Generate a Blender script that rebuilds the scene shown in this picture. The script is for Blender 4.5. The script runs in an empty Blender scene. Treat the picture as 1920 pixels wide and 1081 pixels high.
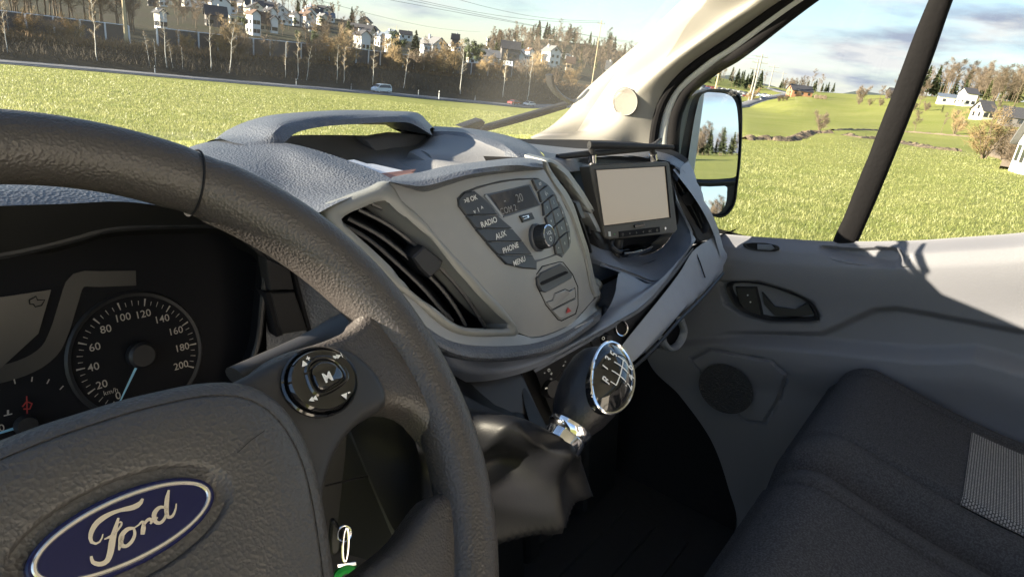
import bpy, bmesh, math, random, bisect
import numpy as np
from mathutils import Vector, Matrix
from mathutils.geometry import tessellate_polygon
rnd = random.Random(7)
R = math.radians
S = bpy.context.scene
COL = S.collection
# ------------------------------------------------------------------ camera
# world: X to the passenger side, Y forwards, Z up; the origin is the eye point above the driver's seat
YAW, HORIZ, ROLL, FPX = 55.0, 431.0, 7.4, 1200.0
th = math.atan(HORIZ/FPX); ps = R(YAW); rl = R(ROLL)
FW = Vector((math.sin(ps)*math.cos(th), math.cos(ps)*math.cos(th), -math.sin(th)))
R0 = Vector((math.cos(ps), -math.sin(ps), 0)); U0 = R0.cross(FW)
RT = R0*math.cos(rl)+U0*math.sin(rl); UP = U0*math.cos(rl)-R0*math.sin(rl)
cd = bpy.data.cameras.new('camera'); cam = bpy.data.objects.new('camera', cd); COL.objects.link(cam)
cam.matrix_world = Matrix(((RT.x, UP.x, -FW.x, 0), (RT.y, UP.y, -FW.y, 0), (RT.z, UP.z, -FW.z, 0), (0, 0, 0, 1)))
cd.sensor_width = 36; cd.lens = 36*FPX/1920; cd.clip_start = 0.02; cd.clip_end = 20000
S.camera = cam
# ------------------------------------------------------------------ light
SUN_AZ, SUN_EL = R(-48), R(13.5)
sdir = Vector((math.sin(SUN_AZ)*math.cos(SUN_EL), math.cos(SUN_AZ)*math.cos(SUN_EL), math.sin(SUN_EL)))
W = bpy.data.worlds.new('World'); S.world = W; W.use_nodes = True
wt = W.node_tree; wt.nodes.clear()
wo = wt.nodes.new('ShaderNodeOutputWorld'); bg = wt.nodes.new('ShaderNodeBackground')
sky = wt.nodes.new('ShaderNodeTexSky'); sky.sky_type = 'NISHITA'; sky.sun_disc = False
sky.sun_elevation = SUN_EL; sky.sun_rotation = SUN_AZ; sky.air_density = 1.0; sky.dust_density = 0.2; sky.ozone_density = 2.4
bg.inputs[1].default_value = 0.062
wt.links.new(bg.outputs[0], wo.inputs[0])
sl = bpy.data.lights.new('sun', 'SUN'); sl.energy = 5.0; sl.angle = R(0.55); sl.color = (1, .86, .66)
so = bpy.data.objects.new('sun', sl); COL.objects.link(so); so.rotation_euler = (-sdir).to_track_quat('-Z', 'Y').to_euler()
S.view_settings.view_transform = 'Standard'; S.view_settings.look = 'None'; S.view_settings.gamma = 1
S.view_settings.exposure = 2.75
try:
    S.cycles.max_bounces = 10; S.cycles.diffuse_bounces = 5; S.cycles.transparent_max_bounces = 24
except Exception: pass
# clouds: thin banks of cloud in the sky above the horizon
def wn(t, **k):
    n = wt.nodes.new(t)
    for a, b in k.items(): setattr(n, a, b)
    return n
tc = wn('ShaderNodeTexCoord'); mp = wn('ShaderNodeMapping'); mp.inputs['Scale'].default_value = (2.2, 2.2, 11)
sp = wn('ShaderNodeSeparateXYZ'); ns = wn('ShaderNodeTexNoise'); ns.inputs['Scale'].default_value = 1.5; ns.inputs['Detail'].default_value = 9; ns.inputs['Roughness'].default_value = .58
rp = wn('ShaderNodeValToRGB'); rp.color_ramp.elements[0].position = .47; rp.color_ramp.elements[1].position = .66
up = wn('ShaderNodeMapRange'); up.inputs[1].default_value = .42; up.inputs[2].default_value = .12; up.inputs[3].default_value = .12; up.inputs[4].default_value = 1
ml = wn('ShaderNodeMath', operation='MULTIPLY'); mx = wn('ShaderNodeMix', data_type='RGBA')
n2 = wn('ShaderNodeTexNoise'); n2.inputs['Scale'].default_value = 5; n2.inputs['Detail'].default_value = 6
cr = wn('ShaderNodeValToRGB'); cr.color_ramp.elements[0].position = .38; cr.color_ramp.elements[0].color = (1.7, 1.9, 2.4, 1); cr.color_ramp.elements[1].position = .62; cr.color_ramp.elements[1].color = (3.5, 3.45, 3.4, 1)
L = wt.links.new
L(tc.outputs['Generated'], mp.inputs[0]); L(mp.outputs[0], ns.inputs['Vector']); L(mp.outputs[0], n2.inputs['Vector']); L(ns.outputs[0], rp.inputs[0])
L(tc.outputs['Generated'], sp.inputs[0]); L(sp.outputs['Z'], up.inputs[0]); L(rp.outputs[0], ml.inputs[0]); L(up.outputs[0], ml.inputs[1])
L(n2.outputs[0], cr.inputs[0]); L(ml.outputs[0], mx.inputs['Factor']); veil = wn('ShaderNodeMix', data_type='RGBA'); veil.inputs['B'].default_value = (2.8, 3.1, 3.6, 1); vf = wn('ShaderNodeMapRange'); vf.inputs[1].default_value = .5; vf.inputs[2].default_value = 0; vf.inputs[3].default_value = .06; vf.inputs[4].default_value = .38; L(sp.outputs['Z'], vf.inputs[0]); L(vf.outputs[0], veil.inputs['Factor']); L(sky.outputs[0], veil.inputs['A']); L(veil.outputs['Result'], mx.inputs['A']); L(cr.outputs[0], mx.inputs['B']); L(mx.outputs['Result'], bg.inputs[0])
# ------------------------------------------------------------------ measuring helpers (reference measurements -> points in the world)
def ray(px, py): return FW+RT*((px-960)/FPX)+UP*((540.5-py)/FPX)
def AX(px, py, v, a=1):
    d = ray(px, py); return d*(v/d[a])
def X_(px, py, v): return AX(px, py, v, 0)
def Y_(px, py, v): return AX(px, py, v, 1)
def Z_(px, py, v): return AX(px, py, v, 2)
def PL(px, py, P, N):
    d = ray(px, py); return d*(P.dot(N)/d.dot(N))
def FN(px, py, f, t0=.05, t1=3.0):
    d = ray(px, py)
    d = d/d.length
    a = f(d*t0); lo, hi = t0, t0
    t = t0
    while t < t1:
        t += .02
        if f(d*t)*a <= 0: hi = t; break
        lo = t
    else: return d*t1
    for _ in range(30):
        m = (lo+hi)/2
        if f(d*m)*a > 0: lo = m
        else: hi = m
    return d*hi
# ------------------------------------------------------------------ curves
def cr_pt(p0, p1, p2, p3, t):
    return 0.5*((2*p1)+(p2-p0)*t+(2*p0-5*p1+4*p2-p3)*t*t+(3*p1-p0-3*p2+p3)*t*t*t)
def curve(pts, n, closed=False, smooth=True):
    P = [Vector(p) for p in pts]; m = len(P)
    segs = m if closed else m-1
    g = lambda i: P[i % m] if closed else P[max(0, min(m-1, i))]
    dense = []
    K = 8
    for s in range(segs):
        for k in range(K):
            t = k/K
            if smooth:
                a = g(s-1) if (closed or s > 0) else g(s)*2-g(s+1)
                b = g(s+2) if (closed or s < segs-1) else g(s+1)*2-g(s)
                dense.append(cr_pt(a, g(s), g(s+1), b, t))
            else: dense.append(g(s).lerp(g(s+1), t))
    dense.append(g(segs) if not closed else P[0].copy())
    L_ = [0]
    for i in range(1, len(dense)): L_.append(L_[-1]+(dense[i]-dense[i-1]).length)
    out = []; j = 0; N = n if closed else n-1
    for i in range(n):
        d = L_[-1]*i/N
        while j < len(dense)-2 and L_[j+1] < d: j += 1
        seg = L_[j+1]-L_[j]
        out.append(dense[j].lerp(dense[j+1], 0 if seg < 1e-12 else (d-L_[j])/seg))
    return out
def cpx(pts, fn, n=24, closed=False, smooth=True):
    c = curve([(p[0], p[1], 0) for p in pts], n, closed, smooth)
    return [fn(q.x, q.y) for q in c]
# ------------------------------------------------------------------ mesh builder
class MB:
    def __init__(s): s.v = []; s.f = []; s.m = []; s.mats = []
    def mi(s, m):
        if m not in s.mats: s.mats.append(m)
        return s.mats.index(m)
    def add(s, vs, fs, m):
        o = len(s.v); k = s.mi(m)
        s.v += [tuple(v) for v in vs]; s.f += [tuple(i+o for i in f) for f in fs]; s.m += [k]*len(fs)
    def grid(s, rows, m, cu=False, cv=False, flip=False):
        a = len(rows); b = len(rows[0]); vs = [p for r in rows for p in r]; fs = []
        for i in range(a if cv else a-1):
            for j in range(b if cu else b-1):
                q = (i*b+j, i*b+(j+1) % b, ((i+1) % a)*b+(j+1) % b, ((i+1) % a)*b+j)
                fs.append(q[::-1] if flip else q)
        s.add(vs, fs, m)
    def loft(s, curves, m, nv=8, closed=False, flip=False, smooth=True):
        """surface through several equally sampled 3D curves"""
        n = len(curves[0]); cols = []
        if len(curves) == 2: smooth = False
        for j in range(n): cols.append(curve([c[j] for c in curves], nv, False, smooth))
        rows = [[cols[j][i] for j in range(n)] for i in range(nv)]
        s.grid(rows, m, cu=closed, flip=flip); return rows
    def poly(s, pts, m, flip=False):
        P = [Vector(p) for p in pts]
        tris = tessellate_polygon([P]); s.add(P, [t[::-1] if flip else t for t in tris], m)
    def slab(s, pts, off, m, m2=None, bev=0.0):
        """polygon (world points) with thickness: front pts, back pts+off; optional chamfer inward on the front"""
        P = [Vector(p) for p in pts]; n = len(P); off = Vector(off)
        c = sum(P, Vector())/n; fr = P
        if bev:
            on = off.normalized(); fr = []
            for i in range(n):
                e1 = (P[i]-P[i-1]).normalized(); e2 = (P[(i+1) % n]-P[i]).normalized()
                t = (e1+e2)
                if t.length < 1e-6: t = e1
                nn = t.normalized().cross(on)
                if nn.dot(c-P[i]) < 0: nn = -nn
                fr.append(P[i]+nn*bev)
            s.grid([P and [p+on*bev for p in P], fr], m, cu=True)
            s.poly(fr, m)
            s.grid([[p+on*bev for p in P], [p+off for p in P]], m2 or m, cu=True)
        else:
            s.poly(P, m); s.grid([P, [p+off for p in P]], m2 or m, cu=True)
        s.poly([p+off for p in P], m2 or m)
    def box(s, c, d, m, rot=None):
        c = Vector(c); vs = []
        for sx in (-1, 1):
            for sy in (-1, 1):
                for sz in (-1, 1):
                    v = Vector((sx*d[0]/2, sy*d[1]/2, sz*d[2]/2))
                    if rot is not None: v = rot @ v
                    vs.append(c+v)
        s.add(vs, [(0, 1, 3, 2), (4, 6, 7, 5), (0, 4, 5, 1), (2, 3, 7, 6), (0, 2, 6, 4), (1, 5, 7, 3)], m)
    def tube(s, path, r, m, ns=10, closed=False, cap=True, r2=None, upv=None):
        P = [Vector(p) for p in path]; n = len(P); rows = []
        t0 = (P[1]-P[0]).normalized(); u = Vector(upv) if upv else (Vector((0, 0, 1)) if abs(t0.z) < .9 else Vector((1, 0, 0)))
        for i in range(n):
            t = ((P[(i+1) % n] if closed or i < n-1 else P[i])-(P[i-1] if closed or i > 0 else P[i])).normalized()
            a = (u-t*u.dot(t)); a = a.normalized(); b = t.cross(a)
            if not upv: u = a
            rr = r[i] if isinstance(r, (list, tuple)) else r; q = rr*(r2 if r2 else 1)
            rows.append([P[i]+a*(q*math.cos(2*math.pi*k/ns))+b*(rr*math.sin(2*math.pi*k/ns)) for k in range(ns)])
        s.grid(rows, m, cu=True, cv=closed)
        if cap and not closed:
            s.add(rows[0], [tuple(range(ns))[::-1]], m); s.add(rows[-1], [tuple(range(ns))], m)
    def lathe(s, prof, m, O, A, ns=24, U=None):
        """profile [(r, h)] around axis A from O"""
        A = Vector(A).normalized(); u = Vector(U) if U else A.orthogonal(); u = (u-A*u.dot(A)).normalized(); w = A.cross(u); O = Vector(O)
        s.grid([[O+A*h+(u*math.cos(2*math.pi*k/ns)+w*math.sin(2*math.pi*k/ns))*r for k in range(ns)] for r, h in prof], m, cu=True)
    def text(s, txt, size, O, U, V, m, align='CENTER', bold=0.0, off=0.0):
        vs, fs, w = text_mesh(txt, size, bold); U = Vector(U).normalized(); V = Vector(V).normalized(); O = Vector(O)
        sh = -w/2 if align == 'CENTER' else (0 if align == 'LEFT' else -w)
        s.add([O+U*(x+sh)+V*(y-size*.35) for x, y in vs], fs, m)
    def ribbon(s, pts, w, m, N):
        """flat stroke of width w (number or list) through 3D points lying in the plane with normal N"""
        P = [Vector(p) for p in pts]; n = len(P); a = []; b = []
        for i in range(n):
            t = (P[min(i+1, n-1)]-P[max(i-1, 0)]).normalized(); q = t.cross(N).normalized()
            ww = (w[i] if isinstance(w, (list, tuple)) else w)/2
            a.append(P[i]+q*ww); b.append(P[i]-q*ww)
        s.grid([a, b], m)
    def build(s, name, parent=None, sharp=35, label=None, loc=None, **props):
        me = bpy.data.meshes.new(name); me.from_pydata(s.v, [], s.f)
        for m in s.mats: me.materials.append(m)
        me.polygons.foreach_set('material_index', s.m)
        bm = bmesh.new(); bm.from_mesh(me); bmesh.ops.remove_doubles(bm, verts=bm.verts, dist=1e-6)
        bmesh.ops.recalc_face_normals(bm, faces=bm.faces) if props.pop('fixn', True) else None
        bm.to_mesh(me); bm.free()
        me.polygons.foreach_set('use_smooth', [True]*len(me.polygons))
        if sharp is not None: me.set_sharp_from_angle(angle=R(sharp))
        o = bpy.data.objects.new(name, me); COL.objects.link(o)
        if parent: o.parent = parent
        if loc: o.location = loc
        if label: o['label'] = label
        for k, v in props.items(): o[k] = v
        return o
_tc = {}
def text_mesh(txt, size, bold=0.0):
    k = (txt, bold)
    if k not in _tc:
        cu = bpy.data.curves.new('t', 'FONT'); cu.body = txt; cu.size = 1; cu.resolution_u = 3; cu.offset = bold
        ob = bpy.data.objects.new('t', cu); COL.objects.link(ob); bpy.context.view_layer.update()
        me = bpy.data.meshes.new_from_object(ob)
        vs = [(v.co.x, v.co.y) for v in me.vertices]; fs = [tuple(p.vertices) for p in me.polygons]
        bpy.data.objects.remove(ob); bpy.data.curves.remove(cu); bpy.data.meshes.remove(me)
        x0 = min(v[0] for v in vs); x1 = max(v[0] for v in vs)
        _tc[k] = ([(v[0]-x0, v[1]) for v in vs], fs, x1-x0)
    vs, fs, w = _tc[k]
    return [(x*size, y*size) for x, y in vs], fs, w*size
def thing(name, label, cat, loc=(0, 0, 0), rz=0, group=None, parent=None):
    o = bpy.data.objects.new(name, None); COL.objects.link(o); o.location = loc; o.rotation_euler = (0, 0, rz); o.empty_display_size = .1
    if label: o['label'] = label
    if cat: o['category'] = cat
    if group: o['group'] = group
    if parent: o.parent = parent
    return o
def tag(o, label=None, cat=None, group=None, kind=None):
    for k, v in (('label', label), ('category', cat), ('group', group), ('kind', kind)):
        if v: o[k] = v
    return o
def kids(o): return [c for c in list(COL.objects) if c.parent == o]
# ------------------------------------------------------------------ materials
def mat(name, col, rough=.5, metal=0.0, spec=.5, bump=None, var=None, coat=0.0, trans=None, emit=None, coords='Object'):
    """bump: list of (kind, scale, strength, distance); var: (scale, colour2, lo, hi)"""
    m = bpy.data.materials.new(name); m.use_nodes = True; t = m.node_tree; b = t.nodes['Principled BSDF']
    b.inputs['Base Color'].default_value = (*col, 1); b.inputs['Roughness'].default_value = rough; b.inputs['Metallic'].default_value = metal
    b.inputs['Specular IOR Level'].default_value = spec; b.inputs['Coat Weight'].default_value = coat
    if emit: b.inputs['Emission Color'].default_value = (*emit[:3], 1); b.inputs['Emission Strength'].default_value = emit[3]
    c = t.nodes.new('ShaderNodeTexCoord'); prev = None
    for kind, sc, st, dist in (bump or []):
        if kind == 'grain':
            n = t.nodes.new('ShaderNodeTexVoronoi'); n.feature = 'SMOOTH_F1'; n.inputs['Scale'].default_value = sc; n.inputs['Smoothness'].default_value = .4
            w = t.nodes.new('ShaderNodeTexNoise'); w.inputs['Scale'].default_value = sc*.5; w.inputs['Detail'].default_value = 2
            ad = t.nodes.new('ShaderNodeVectorMath'); ad.operation = 'MULTIPLY_ADD'; ad.inputs[1].default_value = (1.2/sc,)*3
            t.links.new(c.outputs[coords], w.inputs['Vector']); t.links.new(w.outputs['Color'], ad.inputs[0]); t.links.new(c.outputs[coords], ad.inputs[2]); t.links.new(ad.outputs[0], n.inputs['Vector'])
            h = n.outputs['Distance']
        elif kind == 'noise':
            n = t.nodes.new('ShaderNodeTexNoise'); n.inputs['Scale'].default_value = sc; n.inputs['Detail'].default_value = 4
            t.links.new(c.outputs[coords], n.inputs['Vector']); h = n.outputs[0]
        elif kind in ('wx', 'wy', 'wz'):
            n = t.nodes.new('ShaderNodeTexWave'); n.bands_direction = kind[1].upper(); n.inputs['Scale'].default_value = sc; n.inputs['Distortion'].default_value = .3
            t.links.new(c.outputs[coords], n.inputs['Vector']); h = n.outputs['Fac']
        bu = t.nodes.new('ShaderNodeBump'); bu.inputs['Strength'].default_value = st; bu.inputs['Distance'].default_value = dist
        t.links.new(h, bu.inputs['Height'])
        if prev: t.links.new(prev.outputs[0], bu.inputs['Normal'])
        prev = bu
    if prev: t.links.new(prev.outputs[0], b.inputs['Normal'])
    if var:
        sc, c2, lo, hi = var
        n = t.nodes.new('ShaderNodeTexNoise'); n.inputs['Scale'].default_value = sc; n.inputs['Detail'].default_value = 6; n.inputs['Roughness'].default_value = .65
        r = t.nodes.new('ShaderNodeValToRGB'); r.color_ramp.elements[0].position = lo; r.color_ramp.elements[1].position = hi
        r.color_ramp.elements[0].color = (*col, 1); r.color_ramp.elements[1].color = (*c2, 1)
        t.links.new(c.outputs[coords], n.inputs['Vector']); t.links.new(n.outputs[0], r.inputs[0]); t.links.new(r.outputs[0], b.inputs['Base Color'])
    return m
M = {}
M['rim'] = mat('moulded_rim_plastic', (.042, .038, .037), .42, bump=[('grain', 640, .65, .0006)])
M['bag'] = mat('grained_airbag_plastic', (.05, .047, .046), .44, bump=[('grain', 620, .6, .0007)])
M['dash'] = mat('dark_grained_dash', (.085, .092, .112), .42, bump=[('grain', 460, .8, .0009)], var=(60, (.115, .122, .14), .45, .8))
M['dark'] = mat('black_plastic', (.018, .018, .02), .5, bump=[('grain', 700, .15, .0003)])
M['black'] = mat('matt_black', (.010, .010, .012), .8, spec=.2)
M['stack'] = mat('grey_satin_plastic', (.225, .23, .235), .36, bump=[('noise', 1100, .2, .0004), ('noise', 90, .05, .001)], var=(38, (.255, .258, .255), .5, .85))
M['frame'] = mat('grey_vent_frame', (.20, .205, .20), .4, bump=[('noise', 900, .08, .0003)])
M['mid'] = mat('blue_grey_dash_plastic', (.165, .185, .23), .45, bump=[('grain', 700, .45, .0004)], var=(30, (.19, .208, .25), .5, .85))
M['lite'] = mat('pale_grey_trim', (.27, .29, .34), .55, bump=[('grain', 700, .4, .0004)], var=(22, (.235, .255, .30), .45, .8))
M['door'] = mat('door_trim_grey', (.152, .154, .176), .6, bump=[('grain', 500, .35, .0004)], var=(3, (.138, .141, .162), .4, .7))
M['door2'] = mat('door_lower_trim_dark', (.10, .102, .12), .6, bump=[('grain', 420, .2, .0003)])
M['cream'] = mat('cream_pillar_trim', (.25, .236, .21), .65, bump=[('noise', 500, .12, .0004)])
M['button'] = mat('radio_button_plastic', (.035, .038, .045), .42)
M['radio'] = mat('radio_fascia_plastic', (.06, .066, .08), .38)
M['gloss'] = mat('gloss_black', (.008, .008, .009), .06, coat=.6)
M['chrome'] = mat('chrome', (.75, .75, .77), .1, metal=1)
M['white'] = mat('white_print', (.62, .63, .62), .6)
M['print'] = mat('dial_print', (.42, .38, .33), .6)
M['red'] = mat('red_print', (.35, .03, .03), .5)
M['blue'] = mat('badge_blue', (.006, .008, .045), .25, spec=.3)
M['silver'] = mat('badge_silver', (.72, .68, .64), .22, metal=.85)
M['needle'] = mat('needle_blue', (.25, .55, .75), .4)
M['vinyl'] = mat('black_vinyl_gaiter', (.006, .0065, .009), .5, spec=.26, bump=[('grain', 800, .2, .0003)])
M['seat'] = mat('dark_seat_cloth', (.046, .046, .052), .95, spec=.15, bump=[('wx', 300, .6, .0010), ('noise', 700, .6, .0014)], var=(420, (.098, .098, .108), .42, .68))
M['floor'] = mat('rubber_floor', (.032, .032, .036), .8, bump=[('noise', 60, .4, .004)])
M['rubber'] = mat('seal_rubber', (.007, .0065, .0075), .8, spec=.15, bump=[('noise', 120, .4, .002)])
M['paintw'] = mat('white_body_paint', (.5, .5, .47), .35)
M['shell'] = mat('headliner', (.62, .61, .60), .9)  # unseen lining and bulkhead, made pale to bounce light into the cab
M['paper'] = mat('white_paper', (.7, .72, .78), .8)
M['paperr'] = mat('reddish_paper', (.32, .16, .13), .8)
M['mirror'] = mat('mirror_glass', (.86, .88, .92), .015, metal=1)
M['screen'] = mat('monitor_screen_painted_reflection', (.22, .19, .16), .22, spec=.6, emit=(1, .80, .54, .030))  # tan colour and glow stand in for the pale cab reflected in it
M['lcd'] = mat('lcd', (.03, .025, .02), .3, spec=.15, var=(30, (.11, .085, .06), .45, .75))
M['clusterlcd'] = mat('cluster_lcd', (.075, .068, .06), .35)
M['case'] = mat('monitor_case_plastic', (.075, .07, .062), .5, bump=[('noise', 900, .2, .0003)])
M['tray'] = mat('tray_lining', (.19, .19, .20), .6, bump=[('grain', 520, .5, .0006)])
M['slat'] = mat('vent_slat_plastic', (.034, .036, .042), .4)
M['band'] = mat('cluster_trim_band', (.045, .042, .038), .4)
M['green'] = mat('green_tag', (.02, .30, .05), .35)
def glassmat(name, tint, refl, hazy=None):
    m = bpy.data.materials.new(name); m.use_nodes = True; t = m.node_tree; t.nodes.clear()
    o = t.nodes.new('ShaderNodeOutputMaterial'); tr = t.nodes.new('ShaderNodeBsdfTransparent'); tr.inputs[0].default_value = (*tint, 1)
    g = t.nodes.new('ShaderNodeBsdfGlossy'); g.inputs['Roughness'].default_value = .02
    lw = t.nodes.new('ShaderNodeLayerWeight'); lw.inputs[0].default_value = .5; pw = t.nodes.new('ShaderNodeMath'); pw.operation = 'POWER'; pw.inputs[1].default_value = 4.5; ma = t.nodes.new('ShaderNodeMath'); ma.operation = 'MULTIPLY_ADD'; ma.inputs[1].default_value = .45; ma.inputs[2].default_value = refl
    t.links.new(lw.outputs['Facing'], pw.inputs[0]); t.links.new(pw.outputs[0], ma.inputs[0])
    mx = t.nodes.new('ShaderNodeMixShader'); t.links.new(ma.outputs[0], mx.inputs[0]); t.links.new(tr.outputs[0], mx.inputs[1]); t.links.new(g.outputs[0], mx.inputs[2])
    last = mx
    if hazy:
        df = t.nodes.new('ShaderNodeBsdfDiffuse'); df.inputs[0].default_value = (.8, .8, .8, 1); tl = t.nodes.new('ShaderNodeBsdfTranslucent'); tl.inputs[0].default_value = (.8, .78, .7, 1)
        a = t.nodes.new('ShaderNodeAddShader'); t.links.new(df.outputs[0], a.inputs[0]); t.links.new(tl.outputs[0], a.inputs[1])
        n = t.nodes.new('ShaderNodeTexNoise'); n.inputs['Scale'].default_value = 7; n.inputs['Detail'].default_value = 8
        c = t.nodes.new('ShaderNodeTexCoord'); t.links.new(c.outputs['Object'], n.inputs[0])
        r = t.nodes.new('ShaderNodeMapRange'); r.inputs[1].default_value = .3; r.inputs[2].default_value = .8; r.inputs[3].default_value = hazy*.3; r.inputs[4].default_value = hazy
        sx_ = t.nodes.new('ShaderNodeSeparateXYZ'); t.links.new(c.outputs['Object'], sx_.inputs[0]); rx_ = t.nodes.new('ShaderNodeMapRange'); rx_.inputs[1].default_value = .44; rx_.inputs[2].default_value = .56; rx_.inputs[3].default_value = 0; rx_.inputs[4].default_value = .024; ax_ = t.nodes.new('ShaderNodeMath'); ax_.operation = 'ADD'; t.links.new(sx_.outputs['X'], rx_.inputs[0]); t.links.new(r.outputs[0], ax_.inputs[0]); t.links.new(rx_.outputs[0], ax_.inputs[1]); t.links.new(n.outputs[0], r.inputs[0]); r = ax_
        m2 = t.nodes.new('ShaderNodeMixShader'); t.links.new(r.outputs[0], m2.inputs[0]); t.links.new(mx.outputs[0], m2.inputs[1]); t.links.new(a.outputs[0], m2.inputs[2]); last = m2
    t.links.new(last.outputs[0], o.inputs[0]); return m
M['ws'] = glassmat('windscreen_glass', (.62, .64, .63), .02, .011)
M['sg'] = glassmat('side_glass', (.62, .64, .64), .02)
# ================================================================== THE VAN
GZ = -1.65
van = thing('van', 'parked van seen from inside, with steering wheel, grey dashboard and passenger seats', 'van', (0.5, .3, GZ))
def VB(mb, name, parent=None, **k):
    parent = parent or van
    o = mb.build(name, parent, **k)
    if True:
        o.data.transform(Matrix.Translation(-van.location))
    return o
V3 = Vector
# ---------------- steering wheel (own frame: u to the right, v up along the tilted rim, n towards the driver)
TL = R(43.7); WC = V3((.08, .233, -.194)); WV = V3((0, math.sin(TL), math.cos(TL))); WN = V3((0, -math.cos(TL), math.sin(TL))); WU = V3((1, 0, 0))
def w(u, v, n=0): return WC+WU*u+WV*v+WN*n
def wp(px, py, n): return PL(px, py, WC+WN*n, WN)
mb = MB()
ang = [2*math.pi*i/140 for i in range(140)]
rows = []
for a in ang:
    g = 0.0165*(1+.10*max(0, math.cos(2*(a-R(38))))**3)
    c = w(.178*math.cos(a), .178*math.sin(a)); e = (WU*math.cos(a)+WV*math.sin(a))
    seam = 0.0009 if min(abs(a-R(58)), abs(a-R(122))) < R(1.5) else 0
    rows.append([c+e*((g-seam)*math.cos(t)*1.0)+WN*((g-seam)*1.05*math.sin(t)) for t in [2*math.pi*k/22 for k in range(22)]])
mb.grid(rows, M['rim'], cu=True, cv=True)
def plate(mb, out, n0, n1, m, rnd_=.006, steps=4, close_back=True):
    """wheel-frame plate with rounded edge; out: [(u,v)] outline, n0 back, n1 front"""
    C = curve([(p[0], p[1], 0) for p in out], 64, True)
    cx = sum(p.x for p in C)/64; cy = sum(p.y for p in C)/64
    def ring(ins, n):
        r = []
        for i, p in enumerate(C):
            t = (C[(i+1) % 64]-C[i-1]).normalized(); nn = V3((t.y, -t.x, 0))
            r.append(w(p.x-nn.x*ins*sg, p.y-nn.y*ins*sg, n))
        return r
    area = sum(C[i-1].x*C[i].y-C[i].x*C[i-1].y for i in range(64)); sg = 1 if area > 0 else -1
    rows = [ring(0, n0)]
    for k in range(steps+1):
        a = k/steps*math.pi/2; rows.append(ring(rnd_*(1-math.cos(a)), n1-rnd_+rnd_*math.sin(a)))
    mb.grid(rows, m, cu=True)
    mb.poly(rows[-1], m)
    if close_back: mb.poly(rows[0], m)
for s in (1, -1):
    # leather-look shoulder that joins the rim to the hub
    plate(mb, [(s*u, v) for u, v in [(.172, .085), (.160, .064), (.150, .0525), (.138, .048), (.118, .0465), (.09, .0462), (.065, .036), (.05, .02), (.06, -.0), (.10, .001), (.130, .001), (.147, -.004), (.157, -.014), (.164, -.035), (.176, -.04), (.184, .0), (.182, .06)]], -.012, .009, M['rim'], .009)
    # smooth dark insert carrying the keys
    plate(mb, [(s*u, v) for u, v in [(.03, .036), (.06, .0385), (.09, .0428), (.112, .0425), (.128, .036), (.137, .022), (.139, .008), (.134, -.001), (.116, -.003), (.100, -.009), (.087, -.019), (.077, -.033), (.068, -.055), (.04, -.065), (.02, -.05)]], -.03, .0155, M['dark'], .006)
    plate(mb, [(s*u, v) for u, v in [(.176, -.068), (.150, -.057), (.134, -.0595), (.115, -.066), (.09, -.068), (.05, -.07), (.03, -.12), (.07, -.125), (.10, -.13), (.14, -.125), (.165, -.10)]], -.014, .007, M['rim'], .009)
for a in (R(58.5), R(121.5)):
    c = w(.178*math.cos(a), .178*math.sin(a)); e = WU*math.cos(a)+WV*math.sin(a); tg = -WU*math.sin(a)+WV*math.cos(a)
    mb.tube([c+e*(.0168*1.03*math.cos(t))+WN*(.0168*1.06*math.sin(t))+tg*(.004*math.cos(t)) for t in [2*math.pi*k/28 for k in range(28)]], .0006, M['black'], 5, closed=True)
wheel = VB(mb, 'steering_wheel', label='dark grained steering wheel with smooth control spokes')
mb = MB()
half = [(0, .0455), (.02, .0450), (.047, .0415), (.066, .033), (.0765, .0165), (.0785, -.0095), (.0705, -.043), (.058, -.075), (.035, -.093), (0, -.097)]
outl = half+[(-u, v) for u, v in half[-2:0:-1]]
C = curve([(u, v, 0) for u, v in outl], 80, True)
cc = V3((0, -.02, 0))
rr = []
for sc, n in [(1.0, -.02), (1.0, .010), (.995, .018), (.975, .0235), (.94, .0272), (.9, .0292), (.87, .0300), (.865, .0294), (.858, .0302), (.84, .0312), (.7, .0334), (.5, .0350), (.3, .0358), (.12, .036)]:
    rr.append([w(cc.x+(p.x-cc.x)*sc, cc.y+(p.y-cc.y)*sc, n) for p in C])
EC, EA, EB = (-.0035, -.0042), .0300, .0122
def dimple(p):
    q = p-WC; u, v, n = q.dot(WU), q.dot(WV), q.dot(WN)
    e = math.hypot((u-EC[0])/.0365, (v-EC[1])/.0178)
    return p-WN*(.0022*max(0, min(1, (1.12-e)/.16))) if n > .025 else p
# refine the middle so the badge hollow has a clean edge
core = rr[:-4]
mb.grid(core, M['bag'], cu=True)
rim_in = core[-1]
hol = [(1.12, .0), (1.0, -.0022), (.5, -.0022)]
N_ = 80
def ell(k, t): return (EC[0]+.0365*k*math.cos(t), EC[1]+.0178*k*math.sin(t))
# match the outline angles
ths = []
for p in rim_in:
    q = p-WC; ths.append(math.atan2((q.dot(WV)-EC[1])/.0178, (q.dot(WU)-EC[0])/.0365))
base_n = .0335
e0 = [w(*ell(1.10, t), base_n) for t in ths]; em = [p.lerp(q, .5)+WN*.0006 for p, q in zip(rim_in, e0)]
mb.grid([rim_in, em, e0, [w(*ell(1.05, t), base_n-.0004) for t in ths], [w(*ell(1.0, t), base_n-.0024) for t in ths], [w(*ell(.7, t), base_n-.0026) for t in ths]], M['bag'], cu=True)
mb.poly([w(*ell(.7, t), base_n-.0026) for t in sorted(ths)], M['bag'])
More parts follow.
